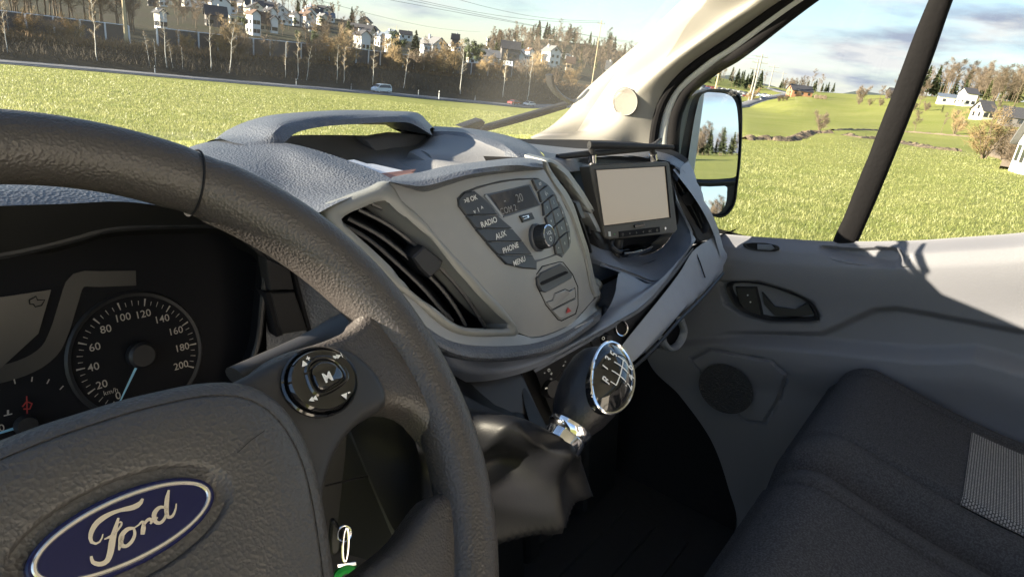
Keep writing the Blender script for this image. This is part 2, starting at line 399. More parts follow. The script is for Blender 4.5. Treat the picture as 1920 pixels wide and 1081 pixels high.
# fine crease of the cover's tear seam
mb.ribbon([wp(445, 848, .0342), wp(470, 825, .0341), wp(497, 806, .0335)], .0003, M['black'], WN)
VB(mb, 'airbag_cover', wheel, sharp=50)
mb = MB()
bn = base_n
def er(k, t, n, da=0): return w(EC[0]+(EA*k+da)*math.cos(t), EC[1]+(EB*k+da)*math.sin(t), n)
T = [2*math.pi*k/72 for k in range(72)]
mb.grid([[er(1, t, bn-.003, .0012) for t in T], [er(1, t, bn+.0004, .0010) for t in T], [er(1, t, bn+.0010, .0004) for t in T]], M['blue'], cu=True)
mb.grid([[er(1, t, bn+.0010, .0004) for t in T], [er(1, t, bn+.0011, -.0004) for t in T]], M['blue'], cu=True)
mb.grid([[er(1, t, bn+.0011, -.0004) for t in T], [er(1, t, bn+.0016, -.0009) for t in T], [er(1, t, bn+.0016, -.0017) for t in T], [er(1, t, bn+.0011, -.0021) for t in T]], M['silver'], cu=True)
mb.grid([[er(1, t, bn+.0011, -.0021) for t in T], [er(.5, t, bn+.0014) for t in T]], M['blue'], cu=True)
mb.poly([er(.5, t, bn+.0014) for t in T], M['blue'])
def bp(x, y): return wp(x/2.994, 720+y/2.994, bn+.0021)
def stroke(pts, ws, n=22):
    c = curve([(p[0], p[1], 0) for p in pts], n); k = [V3((x, 0, 0)) for x in ws]; kw = curve(k, n) if len(ws) > 1 else [V3((ws[0], 0, 0))]*n
    ww = [q.x for q in kw]
    if len(ws) > 1:
        import bisect
        ww = [ws[min(len(ws)-1, int(i/(n-1)*(len(ws)-1)))]*(1-((i/(n-1)*(len(ws)-1)) % 1))+ws[min(len(ws)-1, int(i/(n-1)*(len(ws)-1))+1)]*((i/(n-1)*(len(ws)-1)) % 1) for i in range(n)]
    P = [bp(q.x, q.y) for q in c]
    mb.ribbon(P, [x*.000075 for x in ww], M['silver'], WN)
stroke([(802, 640), (785, 668), (745, 690), (680, 704), (610, 730), (545, 775), (512, 830), (510, 878), (540, 893), (566, 875), (578, 838)], [12, 26, 24, 16, 20, 24, 24, 20, 14, 8, 5])
stroke([(665, 748), (650, 800), (632, 870), (620, 940), (600, 990), (560, 1008), (520, 995), (512, 962)], [10, 18, 26, 28, 26, 22, 18, 10])
stroke([(585, 868), (625, 850), (655, 822), (680, 790), (680, 770), (662, 778)], [5, 12, 12, 9, 9, 5])
stroke([(752, 806), (715, 812), (682, 850), (680, 895), (705, 908), (740, 880), (757, 838), (750, 804)], [12, 20, 22, 20, 16, 16, 14, 10])
stroke([(668, 930), (676, 890), (690, 850)], [8, 18, 14])
stroke([(750, 806), (775, 790), (800, 768), (806, 790), (800, 842)], [6, 8, 12, 22, 18])
stroke([(803, 812), (815, 775), (838, 755), (852, 768), (843, 782)], [6, 12, 14, 16, 8])
stroke([(852, 768), (870, 760), (885, 745)], [6, 7, 6])
stroke([(928, 690), (895, 690), (866, 725), (872, 768), (900, 776), (928, 745), (938, 700), (925, 688)], [12, 18, 22, 20, 16, 14, 14, 10])
stroke([(948, 592), (938, 640), (934, 700), (942, 742), (968, 738), (985, 700), (990, 668)], [10, 20, 22, 20, 14, 10, 6])
VB(mb, 'badge', wheel, label='blue oval badge with silver script')
# control pad
PC = (.1022, .0238); PA, PB = .0196, .0168
def pe(k, t, n, x=0, y=0): return w(PC[0]+x+PA*k*math.cos(t), PC[1]+y+PB*k*math.sin(t), n)
mb = MB()
T = [2*math.pi*k/48 for k in range(48)]
mb.grid([[pe(1.1, t, .0150) for t in T], [pe(1.1, t, .0172) for t in T], [pe(1.05, t, .0180) for t in T], [pe(1.0, t, .0172) for t in T], [pe(.98, t, .0165) for t in T]], M['gloss'], cu=True)
mb.grid([[pe(.97, t, .0165) for t in T], [pe(.96, t, .0190) for t in T], [pe(.90, t, .0203) for t in T], [pe(.6, t, .0206) for t in T], [pe(.4, t, .0200) for t in T]], M['gloss'], cu=True)
mb.poly([pe(.4, t, .0200) for t in T], M['gloss'])
sh = [(-.006, .0045), (-.0015, .0078), (.004, .0072), (.0082, .0035), (.0080, -.0035), (-.0055, -.0050)]
def wsh(k, n): return [w(PC[0]+x*k+.0003, PC[1]+y*k+.0003, n) for x, y in [(q.x, q.y) for q in curve([(a, b, 0) for a, b in sh], 30, True)]]
mb.grid([wsh(1.5, .0206), wsh(1.38, .0216), wsh(1.25, .0216), wsh(1.15, .0206)], M['gloss'], cu=True)
mb.grid([wsh(1.05, .0200), wsh(1.0, .0220), wsh(.9, .0225)], M['gloss'], cu=True); mb.poly(wsh(.9, .0225), M['gloss'])
mb.text('M', .0068, w(PC[0]+.0005, PC[1], .0228), WU, WV, M['white'], bold=.03)
def tri(u, v, s, d, n=.0212, sx=1): mb.add([w(PC[0]+u-s*sx*.8, PC[1]+v-s*d*.6, n), w(PC[0]+u+s*sx*.8, PC[1]+v-s*d*.6, n), w(PC[0]+u, PC[1]+v+s*d, n)], [(0, 1, 2)], M['white'])
def trih(u, v, s, d, n=.0212): mb.add([w(PC[0]+u-s*d*.6, PC[1]+v-s*.8, n), w(PC[0]+u-s*d*.6, PC[1]+v+s*.8, n), w(PC[0]+u+s*d, PC[1]+v, n)], [(0, 1, 2)], M['white'])
trih(.0105, .0085, .0017, 1); trih(.0125, .0085, .0017, 1); mb.text('I', .004, w(PC[0]+.0146, PC[1]+.0085, .0212), WU, WV, M['white'])
trih(-.0118, -.0075, .0017, -1); trih(-.0098, -.0075, .0017, -1)
tri(-.0072, .0105, .0024, .8); mb.text('+', .0045, w(PC[0]-.0040, PC[1]+.0125, .0212), WU, WV, M['white'], bold=.02)
tri(.0060, -.0120, .0024, -.8); mb.text('-', .0055, w(PC[0]+.0090, PC[1]-.0105, .0212), WU, WV, M['white'], bold=.02)
VB(mb, 'control_pad', wheel, label='round glossy black control pad with white symbols')
# column shroud and stalk behind the wheel
mb = MB()
sec = []
for k, (n, s) in enumerate([(-.02, .55), (-.03, .75), (-.05, .95), (-.10, 1.05), (-.22, 1.15)]):
    sec.append([w(.085*s*math.copysign(abs(math.cos(t))**.6, math.cos(t)), -.012+.055*s*math.copysign(abs(math.sin(t))**.6, math.sin(t)), n) for t in [2*math.pi*i/40 for i in range(40)]])
mb.grid(sec, M['dark'], cu=True); mb.poly(sec[0], M['dark'])
col = VB(mb, 'column_shroud')
mb = MB()
sp_ = [wp(440, 705, -.035), wp(560, 655, -.038), wp(600, 636, -.04), wp(640, 613, -.045), wp(668, 600, -.05)]
mb.tube(curve(sp_, 14), [.008+.004*(i/13) for i in range(14)], M['dark'], 12, r2=.6)
VB(mb, 'indicator_stalk')
# ---------------- instrument cluster
CP = V3((.2, .5, -.26)); CNv = V3((0, -1, .3)).normalized(); CUv = V3((1, 0, 0)); CVv = V3((0, .3, 1)).normalized()
def cp(px, py, off=0): return PL(px, py, CP+CNv*off, CNv)
mb = MB()
hood0 = [(-160, 315, .52), (0, 300, .52), (150, 302, .52), (280, 320, .52), (350, 345, .51), (398, 376, .50)]
def C3(l, n=28): return curve([Y_(a, b, c) for a, b, c in l], n)
h0 = C3(hood0); h1 = C3([(-160, 352, .45), (0, 347, .45), (150, 347, .45), (270, 357, .45), (345, 375, .45), (393, 396, .45)])
h2 = C3([(-160, 372, .42), (0, 366, .42), (120, 364, .42), (240, 364, .42), (330, 380, .42), (389, 401, .43)])
h3 = C3([(-160, 392, .415), (0, 386, .415), (120, 382, .415), (230, 378, .415), (325, 390, .415), (388, 406, .425)])
back = [p+V3((0, .22, .0)) for p in h0]
mb.loft([back, h0, h1, h2, h3], M['dash'], 18)
h4 = C3([(-160, 520, .455), (0, 478, .455), (90, 460, .455), (200, 430, .455), (290, 424, .455), (420, 424, .455)])
mb.grid([h3, h4], M['dark'])
mb.poly([Y_(x, y, .478) for x, y in [(330, 350), (395, 372), (440, 395), (520, 425), (530, 560), (500, 560), (499, 482), (456, 444), (420, 423), (300, 424)]], M['dark'])
hood = VB(mb, 'instrument_hood', label='curved hood over the dials, pale light on its top')
bez = [(-200, 500), (0, 478), (90, 459), (150, 444), (200, 430), (290, 423.5), (420, 423), (455, 445), (496, 482), (498, 510), (492, 570), (484, 640), (464, 700), (450, 780)]
bz = curve([Y_(a, b, .455) for a, b in bez], 60, smooth=True)
bz2 = curve([cp(a-14*(a > 450)*1.0-4, b+16*(b < 470)) for a, b in bez], 60)
mb = MB()
mb.tube(bz, .0026, M['dark'], 8)
mb.grid([bz, [p.lerp(q, .4)+V3((0, 0, 0)) for p, q in zip(bz, bz2)], bz2], M['black'])
mb.poly([cp(-220, 470), cp(0, 450), cp(200, 410), cp(440, 410), cp(515, 480), cp(505, 700), cp(450, 900), cp(-220, 1050)], M['black'])
clus = VB(mb, 'instrument_cluster', label='dark instrument cluster with white speed markings')
mb = MB()
scr = [cp(-220, 590, .002), cp(96, 543, .002), cp(72, 625, .002), cp(-2, 693, .002), cp(-220, 740, .002)]
mb.slab(scr, -CNv*.002, M['clusterlcd'])
mb.ribbon([cp(a, b, .003) for a, b in [(55, 562), (68, 555), (70, 562), (84, 562), (78, 572), (66, 575), (63, 570), (56, 570), (55, 562)]], .0009, M['black'], CNv)
VB(mb, 'cluster_screen', clus)
mb = MB()
mb.ribbon(curve([cp(a, b, .0015) for a, b in [(255, 521), (190, 523), (146, 526), (128, 570), (112, 620), (90, 660), (40, 690), (-60, 716)]], 30), .012, M['band'], CNv)
VB(mb, 'trim_band', clus)
DC = cp(262, 665, .003)
def cl(px, py):
    q = cp(px, py, .003)-DC; return q.dot(CUv), q.dot(CVv)
rad = sum(math.hypot(*cl(a, b)) for a, b in [(222, 573), (271, 570), (316, 588), (361, 657), (145, 635)])/5
angs = {v: math.degrees(math.atan2(cl(a, b)[1], cl(a, b)[0])) for v, a, b in [(60, 145, 635), (100, 222, 573), (120, 271, 570), (180, 361, 657)]}
k_ = ((angs[60] % 360)-(angs[180] % 360 if angs[180] > -90 else angs[180]))/120
if abs(k_) > 3 or k_ <= 0: k_ = 1.3
a100 = angs[100]
mb = MB(); TT = [2*math.pi*i/48 for i in range(48)]
def dl(r, a, off=0): return DC+CUv*(r*math.cos(a))+CVv*(r*math.sin(a))+CNv*off
mb.grid([[dl(rad*1.22, t, -.002) for t in TT], [dl(rad*1.18, t, .0) for t in TT], [dl(rad*1.12, t, -.001) for t in TT]], M['dark'], cu=True)
for i in range(0, 41):
    v = i*5; a = R(a100-(v-100)*k_); big = v % 20 == 0; m5 = v % 10 == 0
    r0, r1 = rad*(.93 if big else .95), rad*(1.07 if big else (1.05 if m5 else 1.03)); wd = .0013 if big else .0006
    mb.ribbon([dl(r0, a, .0008), dl(r1, a, .0008)], [wd*.55, wd], M['print'], CNv)
    if big: mb.text(str(v), .0082, dl(rad*.80, a, .0008)-CVv*.0005, CUv, CVv, M['print'], bold=.005)
mb.text('km/h', .0052, dl(rad*.80, R(a100-(8-100)*k_), .0008), CUv, CVv, M['print'])
VB(mb, 'speedometer', clus)
mb = MB()
a = R(a100-(-3-100)*k_)
mb.ribbon([dl(.004, a, .004), dl(rad*.97, a, .004)], [.0022, .0010], M['needle'], CNv)
mb.lathe([(0, .008), (.0085, .008), (.0105, .006), (.0108, .0)], M['dark'], DC, CNv, 24)
VB(mb, 'needle', clus, label='pale blue needle resting on zero')
mb = MB()
D2 = cp(48, 796, .003)
for k in range(9):
    a = R(180-k*18); rr_ = .034
    mb.ribbon([D2+CUv*(rr_*.9*math.cos(a))+CVv*(rr_*.9*math.sin(a)), D2+CUv*(rr_*math.cos(a))+CVv*(rr_*math.sin(a))], .0008, M['print'], CNv)
mb.ribbon([D2, cp(-30, 820, .004)], [.0022, .0012], M['needle'], CNv)
mb.lathe([(0, .006), (.006, .006), (.0075, 0)], M['dark'], D2, CNv, 20)
mb.text('0', .007, cp(3, 801, .003), CUv, CVv, M['print'])
mb.ribbon([cp(15, 768, .003), cp(15, 777, .003)], .0012, M['print'], CNv); mb.ribbon([cp(7, 779, .003), cp(23, 775, .003)], .0008, M['print'], CNv)
mb.ribbon([cp(42, 762, .003), cp(50, 752, .003), cp(60, 756, .003), cp(56, 766, .003), cp(44, 766, .003)], .0010, M['red'], CNv); mb.ribbon([cp(50, 742, .003), cp(51, 775, .003)], .0008, M['red'], CNv)
VB(mb, 'temperature_gauge', clus)
# ---------------- dashboard body
def ST(off=0):
    def f(p): return p.y+off-(.36+.45*(p.z+.155)+1.0*(p.z+.155)**2+1.0*(p.x-.5)**2)
    return lambda px, py: FN(px, py, f, .3, 1.2)
s0 = ST(0)
def SN(px, py):
    a = s0(px, py); b = s0(px+6, py); c = s0(px, py+6); n = (b-a).cross(c-a).normalized()
    return n if n.y < 0 else -n
dash = MB()
# left pad (grained, next to the tray)
A = C3([(330, 285, .66), (380, 268, .66), (426, 263, .66), (497, 263, .62), (557, 272, .57), (621, 290, .52), (699, 318, .46), (734, 335, .43)])
A2 = C3([(330, 300, .61), (380, 285, .61), (430, 276, .61), (500, 276, .58), (560, 288, .53), (625, 312, .48), (690, 334, .44), (733, 337, .427)])
B_ = C3([(360, 350, .50), (410, 350, .50), (462, 342, .50), (530, 345, .49), (590, 350, .465), (640, 355, .44), (690, 350, .425), (732, 339, .423)])
Cc = C3([(395, 372, .47), (455, 412, .45), (528, 424, .42), (590, 402, .405), (625, 384, .403), (670, 364, .405), (705, 350, .410), (731, 340.5, .418)])
dash.loft([A, A2, B_, Cc], M['dash'], 22)
# lip in front of the tray
L1 = cpx([(734, 335), (760, 328), (787, 324), (840, 312), (947, 299), (985, 296), (1012, 296)], lambda x, y: Y_(x, y, .445))
L2 = cpx([(732, 339), (765, 341), (800, 338), (870, 321), (940, 310), (985, 307), (1018, 307)], ST(.016))
L3 = cpx([(731, 341), (765, 350), (801, 357), (876, 333), (947, 322), (985, 318), (1019, 316)], ST(.010))
L4 = cpx([(731, 342), (765, 352), (801, 359), (876, 335), (947, 324), (985, 320), (1019, 318)], ST(-.02))
L0 = [p+V3((0, .012, -.03)) for p in L1]
dash.loft([L0, L1, L2, L3, L4], M['dash'], 18)
# right top surface beside the tray
r_in = C3([(812, 249, .64), (876, 257, .58), (932, 277, .50), (971, 298, .455), (1000, 304, .44)])
r_mid = C3([(812, 243, .66), (878, 250, .61), (945, 265, .54), (985, 284, .475), (1014, 303, .44)])
r_out = C3([(812, 240, .70), (885, 244, .66), (960, 259, .60), (1003, 278, .53), (1026, 303, .455)])
r_o2 = [p+V3((.02, .03, -.05)) for p in r_out]
dash.loft([[p+V3((-.012, 0, -.05)) for p in r_in], r_in, r_mid, r_out, r_o2], M['dash'], 16)
# arch over the tray
a1 = C3([(385, 268, .70), (401, 262, .72), (433, 240, .72), (486, 222, .72), (550, 215, .72), (646, 210, .72), (734, 212, .72), (784, 215, .71), (801, 231, .69), (815, 246, .66)], 44)
a2 = C3([(440, 268, .62), (497, 263, .60), (510, 249, .60), (529, 233, .61), (557, 224, .62), (628, 217, .62), (700, 216, .62), (755, 217, .62), (781, 224, .62), (806, 243, .62)], 44)
a3 = C3([(490, 278, .585), (532, 267, .59), (550, 252, .60), (571, 244, .605), (610, 237, .61), (660, 233, .61), (710, 230, .61), (752, 229, .61), (775, 233, .61), (811, 254, .61)], 44)
a4 = [p+V3((.004, .085, -.004)) for p in a3]; a0 = [p+V3((0, .02, -.02)) for p in a1]
dash.loft([a0, a1, [p.lerp(q, .5)+V3((0, 0, .004)) for p, q in zip(a1, a2)], a2, a3], M['dash'], 20)
dash.grid([a3, a4, a0], M['dash'])
# tray bowl
rim = C3([(532, 267, .60), (557, 273, .57), (621, 291, .52), (699, 319, .46), (734, 336, .43), (787, 326, .435), (840, 314, .44), (947, 301, .445), (971, 299, .455), (932, 278, .50), (876, 258, .58), (816, 251, .64), (795, 258, .68), (740, 254, .70), (688, 254, .71), (620, 253, .71), (550, 254, .70), (532, 262, .66)], 80)
rim = curve(rim, 90, True, False)
ctr = sum(rim, V3())/90
def ss_(x, a, b): t = max(0, min(1, (x-a)/(b-a))); return t*t*(3-2*t)
def tr(k, dz): return [V3((ctr.x+(p.x-ctr.x)*k, ctr.y+(p.y-ctr.y)*k, p.z+dz*(1-.65*ss_(p.x, .44, .60)))) for p in rim]
bowl = [rim, tr(.98, -.005), tr(.90, -.014), tr(.75, -.026), tr(.58, -.034), tr(.3, -.036)]
tray = MB(); tray.grid(bowl, M['tray'], cu=True); tray.poly(bowl[-1], M['tray'])
# partition inside the tray
q1 = [Y_(690, 262, .60), Y_(745, 250, .66), Y_(798, 256, .66)]
tray.slab([Y_(686, 262, .67), Y_(745, 252, .68), Y_(800, 254, .68), Y_(786, 284, .66), Y_(705, 284, .66)], V3((0, .02, 0)), M['tray'], bev=.002)
# grey facia
fl = [(731, 342), (752, 375), (790, 408), (829, 455), (874, 502), (914, 546), (948, 583), (974, 624)]
f_in = lambda n: cpx(fl, s0, n)
fr_ = [(1020, 318), (1031, 336), (1050, 366), (1072, 405), (1090, 450), (1102, 495), (1112, 540), (1113, 560)]
gcols = []
for k in range(9):
    t = k/8; pl = [(a[0]+(b[0]-a[0])*t, a[1]+(b[1]-a[1])*t) for a, b in zip(fl, fr_)]
    # bend the top edge into the shallow V and the bottom down to the lip
    top = cpx([(731, 342), (765, 352), (801, 359), (876, 335), (947, 324), (985, 320), (1020, 318)], lambda x, y: V3((x, y, 0)), 9)[k]
    bot = cpx([(974, 624), (1000, 632), (1040, 621), (1075, 602), (1113, 560)], lambda x, y: V3((x, y, 0)), 9)[k]
    pl[0] = (top.x, top.y); pl[-1] = (bot.x, bot.y)
    gcols.append(cpx(pl, s0, 30))
stack = MB()
stack.grid(gcols, M['stack'])
# lower facia edge under the vent, running into the main lip
e1 = cpx([(620, 470), (700, 520), (773, 560), (807, 593), (840, 618), (870, 628), (907, 631), (940, 630), (974, 626), (1000, 634), (1040, 623), (1075, 604), (1113, 562), (1135, 540), (1148, 500), (1147, 466)], s0, 50)
e2 = cpx([(610, 490), (690, 540), (765, 580), (800, 612), (838, 636), (873, 645), (907, 648), (950, 648), (990, 645), (1023, 637), (1060, 622), (1107, 592), (1130, 570), (1145, 545), (1158, 505), (1158, 466)], ST(.004), 50)
stack.loft([e1, e2], M['stack'], 4)
e3 = cpx([(605, 500), (685, 550), (762, 592), (798, 628), (837, 652), (873, 664), (907, 667), (950, 666), (992, 660), (1030, 650), (1067, 632), (1112, 600), (1136, 575), (1150, 548), (1162, 505), (1162, 466)], ST(.014), 50)
e4 = cpx([(604, 506), (684, 558), (760, 602), (797, 640), (837, 664), (873, 675), (907, 678), (950, 677), (992, 670), (1032, 659), (1067, 640), (1114, 606), (1139, 580), (1153, 550), (1165, 505), (1165, 466)], ST(.004), 50)
e5 = [p+V3((0, .05, -.01)) for p in e4]
dash.loft([e2, e3, e4, e5], M['dash'], 16)
# grey frame around left vent
ho = [(640, 412), (675, 392), (706, 378), (724, 379), (750, 400), (773, 418), (800, 441), (827, 471), (853, 504), (880, 534), (903, 561), (930, 588), (955, 611), (940, 618), (907, 617.5), (873, 615), (847, 603), (807, 573), (773, 547), (735, 505), (700, 470), (665, 440)]
oo = [(612, 396), (655, 373), (700, 356), (731, 343), (752, 375), (771, 392), (790, 408), (829, 455), (858, 485), (885, 513), (914, 546), (948, 583), (974, 625), (940, 630), (907, 631), (870, 628), (840, 618), (807, 593), (773, 562), (725, 530), (685, 495), (645, 450)]
H = cpx(ho, s0, 88, True); O = cpx(oo, s0, 88, True)
mid = [p.lerp(q, .45)-V3((0, .0022, -.001)) for p, q in zip(H, O)]
fr = MB(); fr.loft([[p+V3((0, .03, -.01)) for p in H], [p+V3((0, .003, 0)) for p in H], H, mid, O, [p+V3((0, .008, 0)) for p in O]], M['frame'], 22, closed=True)
v1 = VB(fr, 'air_vent', label='large slanted air vent beside the steering wheel')
fr = MB(); deep = [p+V3((.02, .10, -.02)) for p in H]
fr.grid([[p+V3((0, .028, -.01)) for p in H], deep], M['black'], cu=True); fr.poly(deep, M['black'])
VB(fr, 'duct', v1)
slats = [[(652, 412), (710, 443), (768, 488), (818, 533), (850, 573), (873, 612)],
         [(672, 395), (728, 424), (788, 470), (838, 517), (876, 563), (910, 616)],
         [(697, 384), (755, 411), (810, 456), (850, 500), (885, 543), (912, 582), (938, 616)],
         [(640, 422), (692, 452), (746, 498), (790, 540), (825, 580), (848, 603)]]
for sl_ in slats:
    fr = MB()
    fro = cpx(sl_, ST(-.018), 26); bk = [p+V3((.045, .045, -.012)) for p in fro]; up_ = [p+V3((.0, .0, .0022)) for p in fro]; bu_ = [p+V3((0, 0, .0015)) for p in bk]
    fr.grid([fro, bk, bu_, up_], M['slat'], cv=True); fr.tube([p.lerp(q, .5) for p, q in zip(fro, up_)], .0019, M['slat'], 6)
    VB(fr, 'slat', v1)
fr = MB()
tb = [ST(.0)(x, y) for x, y in [(773, 483), (796, 461), (832, 490), (826, 505), (806, 522), (788, 505)]]
fr.slab(tb, V3((.012, .03, -.006)), M['dark'], bev=.002)
VB(fr, 'vent_tab', v1)
# right vent of the stack
ho = [(1024, 304), (1045, 338), (1060, 357), (1072, 377), (1081, 405), (1090, 433), (1099, 458), (1105, 483), (1116, 532), (1124, 522), (1132, 503), (1135, 478), (1127, 452), (1117, 429), (1106, 408), (1094, 386), (1082, 366), (1069, 346), (1055, 327), (1040, 312)]
oo = [(1020, 300), (1032, 334), (1048, 362), (1058, 383), (1070, 407), (1080, 434), (1088, 459), (1096, 486), (1113, 556), (1135, 540), (1144, 520), (1149, 497), (1146, 466), (1136, 438), (1117, 400), (1103, 376), (1090, 355), (1076, 335), (1058, 313), (1038, 300)]
sR = ST(.0)
H = cpx(ho, sR, 70, True); O = cpx(oo, sR, 70, True)
fr = MB(); fr.loft([[p+V3((0, .03, 0)) for p in H], H, [p.lerp(q, .5)-V3((0, .002, 0)) for p, q in zip(H, O)], O, [p+V3((.004, .03, 0)) for p in O]], M['frame'], 18, closed=True)
v2 = VB(fr, 'air_vent', label='narrow air vent right of the radio')
fr = MB(); deep = [p+V3((.0, .09, -.01)) for p in H]; fr.grid([[p+V3((0, .028, 0)) for p in H], deep], M['black'], cu=True); fr.poly(deep, M['black']); VB(fr, 'duct', v2)
for sl_ in ([(1045, 330), (1068, 368), (1088, 410), (1105, 460), (1118, 520)], [(1056, 335), (1078, 374), (1097, 414), (1112, 455), (1124, 505)]):
    fr = MB(); fro = cpx(sl_, ST(-.012), 22); fr.grid([fro, [p+V3((.01, .04, 0)) for p in fro], [p+V3((.012, .04, .002)) for p in fro], [p+V3((.003, 0, .001)) for p in fro]], M['dark'], cv=True); VB(fr, 'slat', v2)
fr = MB(); fr.slab([ST(.004)(x, y) for x, y in [(1079, 380), (1087, 378), (1097, 404), (1098, 409), (1090, 410), (1084, 396)]], V3((.006, .03, 0)), M['dark'], bev=.0012); VB(fr, 'vent_tab', v2)
# passenger dash
rx = dash
back_ = C3([(925, 256, .76), (1000, 261, .78), (1090, 262, .74), (1190, 266, .66), (1262, 282, .56), (1292, 300, .50)], 30)
slotf = C3([(935, 262, .71), (1000, 270, .70), (1095, 279, .62), (1185, 278, .58), (1250, 288, .52), (1283, 305, .48)], 30)
top1 = C3([(1008, 282, .56), (1040, 289, .55), (1110, 291, .52), (1185, 292, .50), (1245, 300, .475), (1275, 318, .45)], 30)
top2 = C3([(1024, 300, .47), (1060, 300, .49), (1110, 300, .52), (1180, 298, .52), (1245, 305, .495), (1275, 326, .45)], 30)
top3 = C3([(1040, 312, .455), (1065, 322, .47), (1110, 318, .515), (1180, 318, .52), (1245, 318, .50), (1270, 340, .445)], 30)
dash.loft([back_, slotf], M['black'], 3)
dash.loft([slotf, top1, top2, top3], M['dash'], 16)
# recess behind the monitor
in0 = C3([(1040, 320, .50), (1065, 332, .52), (1110, 330, .55), (1180, 330, .56), (1235, 330, .54), (1262, 350, .50)], 30)
in1 = C3([(1075, 395, .47), (1110, 430, .44), (1140, 450, .45), (1160, 458, .48), (1190, 462, .48), (1240, 455, .46), (1275, 420, .43)], 30)
dash.loft([top3, in0, in1], M['dark'], 8)
# shelf below the monitor
b0 = C3([(1095, 450, .46), (1125, 466, .44), (1142, 470, .44), (1170, 478, .45), (1210, 478, .45), (1245, 460, .44), (1272, 415, .425), (1268, 380, .425), (1263, 345, .43)], 40)
b1 = C3([(1100, 478, .44), (1136, 494, .405), (1165, 503, .40), (1195, 514, .39), (1232, 525, .375), (1268, 495, .375), (1300, 447, .385), (1285, 405, .40), (1268, 372, .415)], 40)
dash.loft([in1, [p for p in curve(b0, 30)]], M['dark'], 3)
dash.loft([b0, b1], M['mid'], 8)
b2 = C3([(1100, 490, .44), (1138, 502, .40), (1165, 511, .395), (1195, 521, .387), (1233, 531, .370), (1270, 500, .370), (1303, 452, .382), (1300, 448, .39), (1290, 420, .40)], 40)
b2b = [p+V3((0, .004, -.002)) for p in b1]
dash.loft([b1, b2b, b2], M['mid'], 5)
# blue-grey band running from the lip to the dark control panel
c0 = C3([(760, 600, .42), (797, 640, .39), (837, 664, .365), (907, 678, .35), (992, 670, .34), (1067, 640, .345), (1114, 606, .36), (1139, 580, .37), (1153, 550, .38), (1160, 512, .395), (1175, 512, .395)], 50)
c1 = C3([(770, 690, .41), (815, 700, .39), (860, 715, .365), (925, 712, .345), (1000, 692, .335), (1050, 664, .335), (1110, 630, .34), (1160, 600, .345), (1202, 574, .35), (1240, 535, .36), (1293, 460, .375)], 50)
cm = C3([(765, 650, .41), (805, 670, .385), (850, 692, .36), (916, 698, .342), (996, 683, .333), (1058, 653, .334), (1112, 620, .344), (1150, 592, .352), (1180, 565, .358), (1205, 545, .366), (1233, 531, .37)], 50)
dash.loft([c0, cm, c1], M['mid'], 10)
dash.poly([Y_(1095, 460, .47), Y_(1150, 480, .45), Y_(1185, 515, .42), Y_(1165, 570, .41), Y_(1130, 610, .41), Y_(1090, 560, .45)], M['mid'])
dash.poly([Y_(1233, 531, .3705), Y_(1270, 500, .371), Y_(1303, 452, .383), Y_(1293, 462, .376), Y_(1240, 536, .361), Y_(1205, 560, .358)], M['mid'])
VB(stack, 'centre_fascia', label='smooth grey fascia that carries the radio')
# dark control panel and its deep surround
d1 = C3([(1000, 693, .337), (1050, 665, .337), (1110, 631, .342), (1160, 601, .347), (1202, 575, .352), (1240, 536, .362), (1300, 463, .377)], 30)
d2 = C3([(1004, 698, .345), (1052, 671, .345), (1112, 637, .35), (1162, 607, .355), (1204, 581, .36), (1240, 545, .37), (1300, 470, .385)], 30)
d3 = C3([(1045, 800, .36), (1075, 770, .36), (1110, 735, .355), (1140, 695, .355), (1166, 650, .36), (1236, 562, .372), (1308, 474, .388)], 30)
dash.poly([Y_(x, y, .372) for x, y in [(840, 705), (925, 705), (1006, 690), (1012, 720), (1050, 800), (960, 800), (880, 770)]], M['dark'])
dash.grid([d1, d2], M['mid']); dash.grid([d2, d3], M['dark'])
dashboard = VB(dash, 'dashboard', label='grey two-tone dashboard with storage tray on top')
VB(tray, 'storage_tray', dashboard)
# pale glove panel
g0 = C3([(1160, 662, .352), (1168, 645, .352), (1240, 556, .362), (1275, 510, .372), (1302, 468, .38), (1345, 440, .39)], 26)
g1 = C3([(1165, 676, .345), (1190, 655, .340), (1255, 582, .345), (1300, 535, .355), (1330, 500, .365), (1355, 462, .375)], 26)
g2 = C3([(1172, 690, .34), (1215, 655, .335), (1272, 592, .34), (1320, 548, .35), (1350, 517, .36), (1362, 484, .37)], 26)
g3 = [p+V3((0, .05, -.012)) for p in g2]
g4 = [p+V3((0, .16, -.05)) for p in g2]
gm = MB(); gm.loft([g0, g1, g2, g3, g4], M['lite'], 20)
rt = C3([(1292, 300, .50), (1318, 365, .42), (1345, 425, .39), (1362, 484, .37)], 12); rt0 = C3([(1262, 318, .455), (1305, 375, .412), (1335, 430, .388), (1350, 480, .368)], 12)
gm.loft([rt0, rt, [p+V3((.03, .06, -.02)) for p in rt]], M['lite'], 6)
gl = VB(gm, 'glove_panel', label='pale grey glove panel at the passenger side')
gm = MB(); gm.tube(curve([Y_(x, y, z) for x, y, z in [(1303, 470, .3815), (1311, 488, .370), (1322, 520, .3555)]], 8), .0012, M['black'], 6); VB(gm, 'panel_seam', gl)
gm = MB(); gm.tube(C3([(1356, 512, .350), (1318, 556, .3375), (1272, 602, .328), (1222, 658, .325), (1180, 696, .33)], 20), .0028, M['dark'], 6); VB(gm, 'lower_groove', gl)
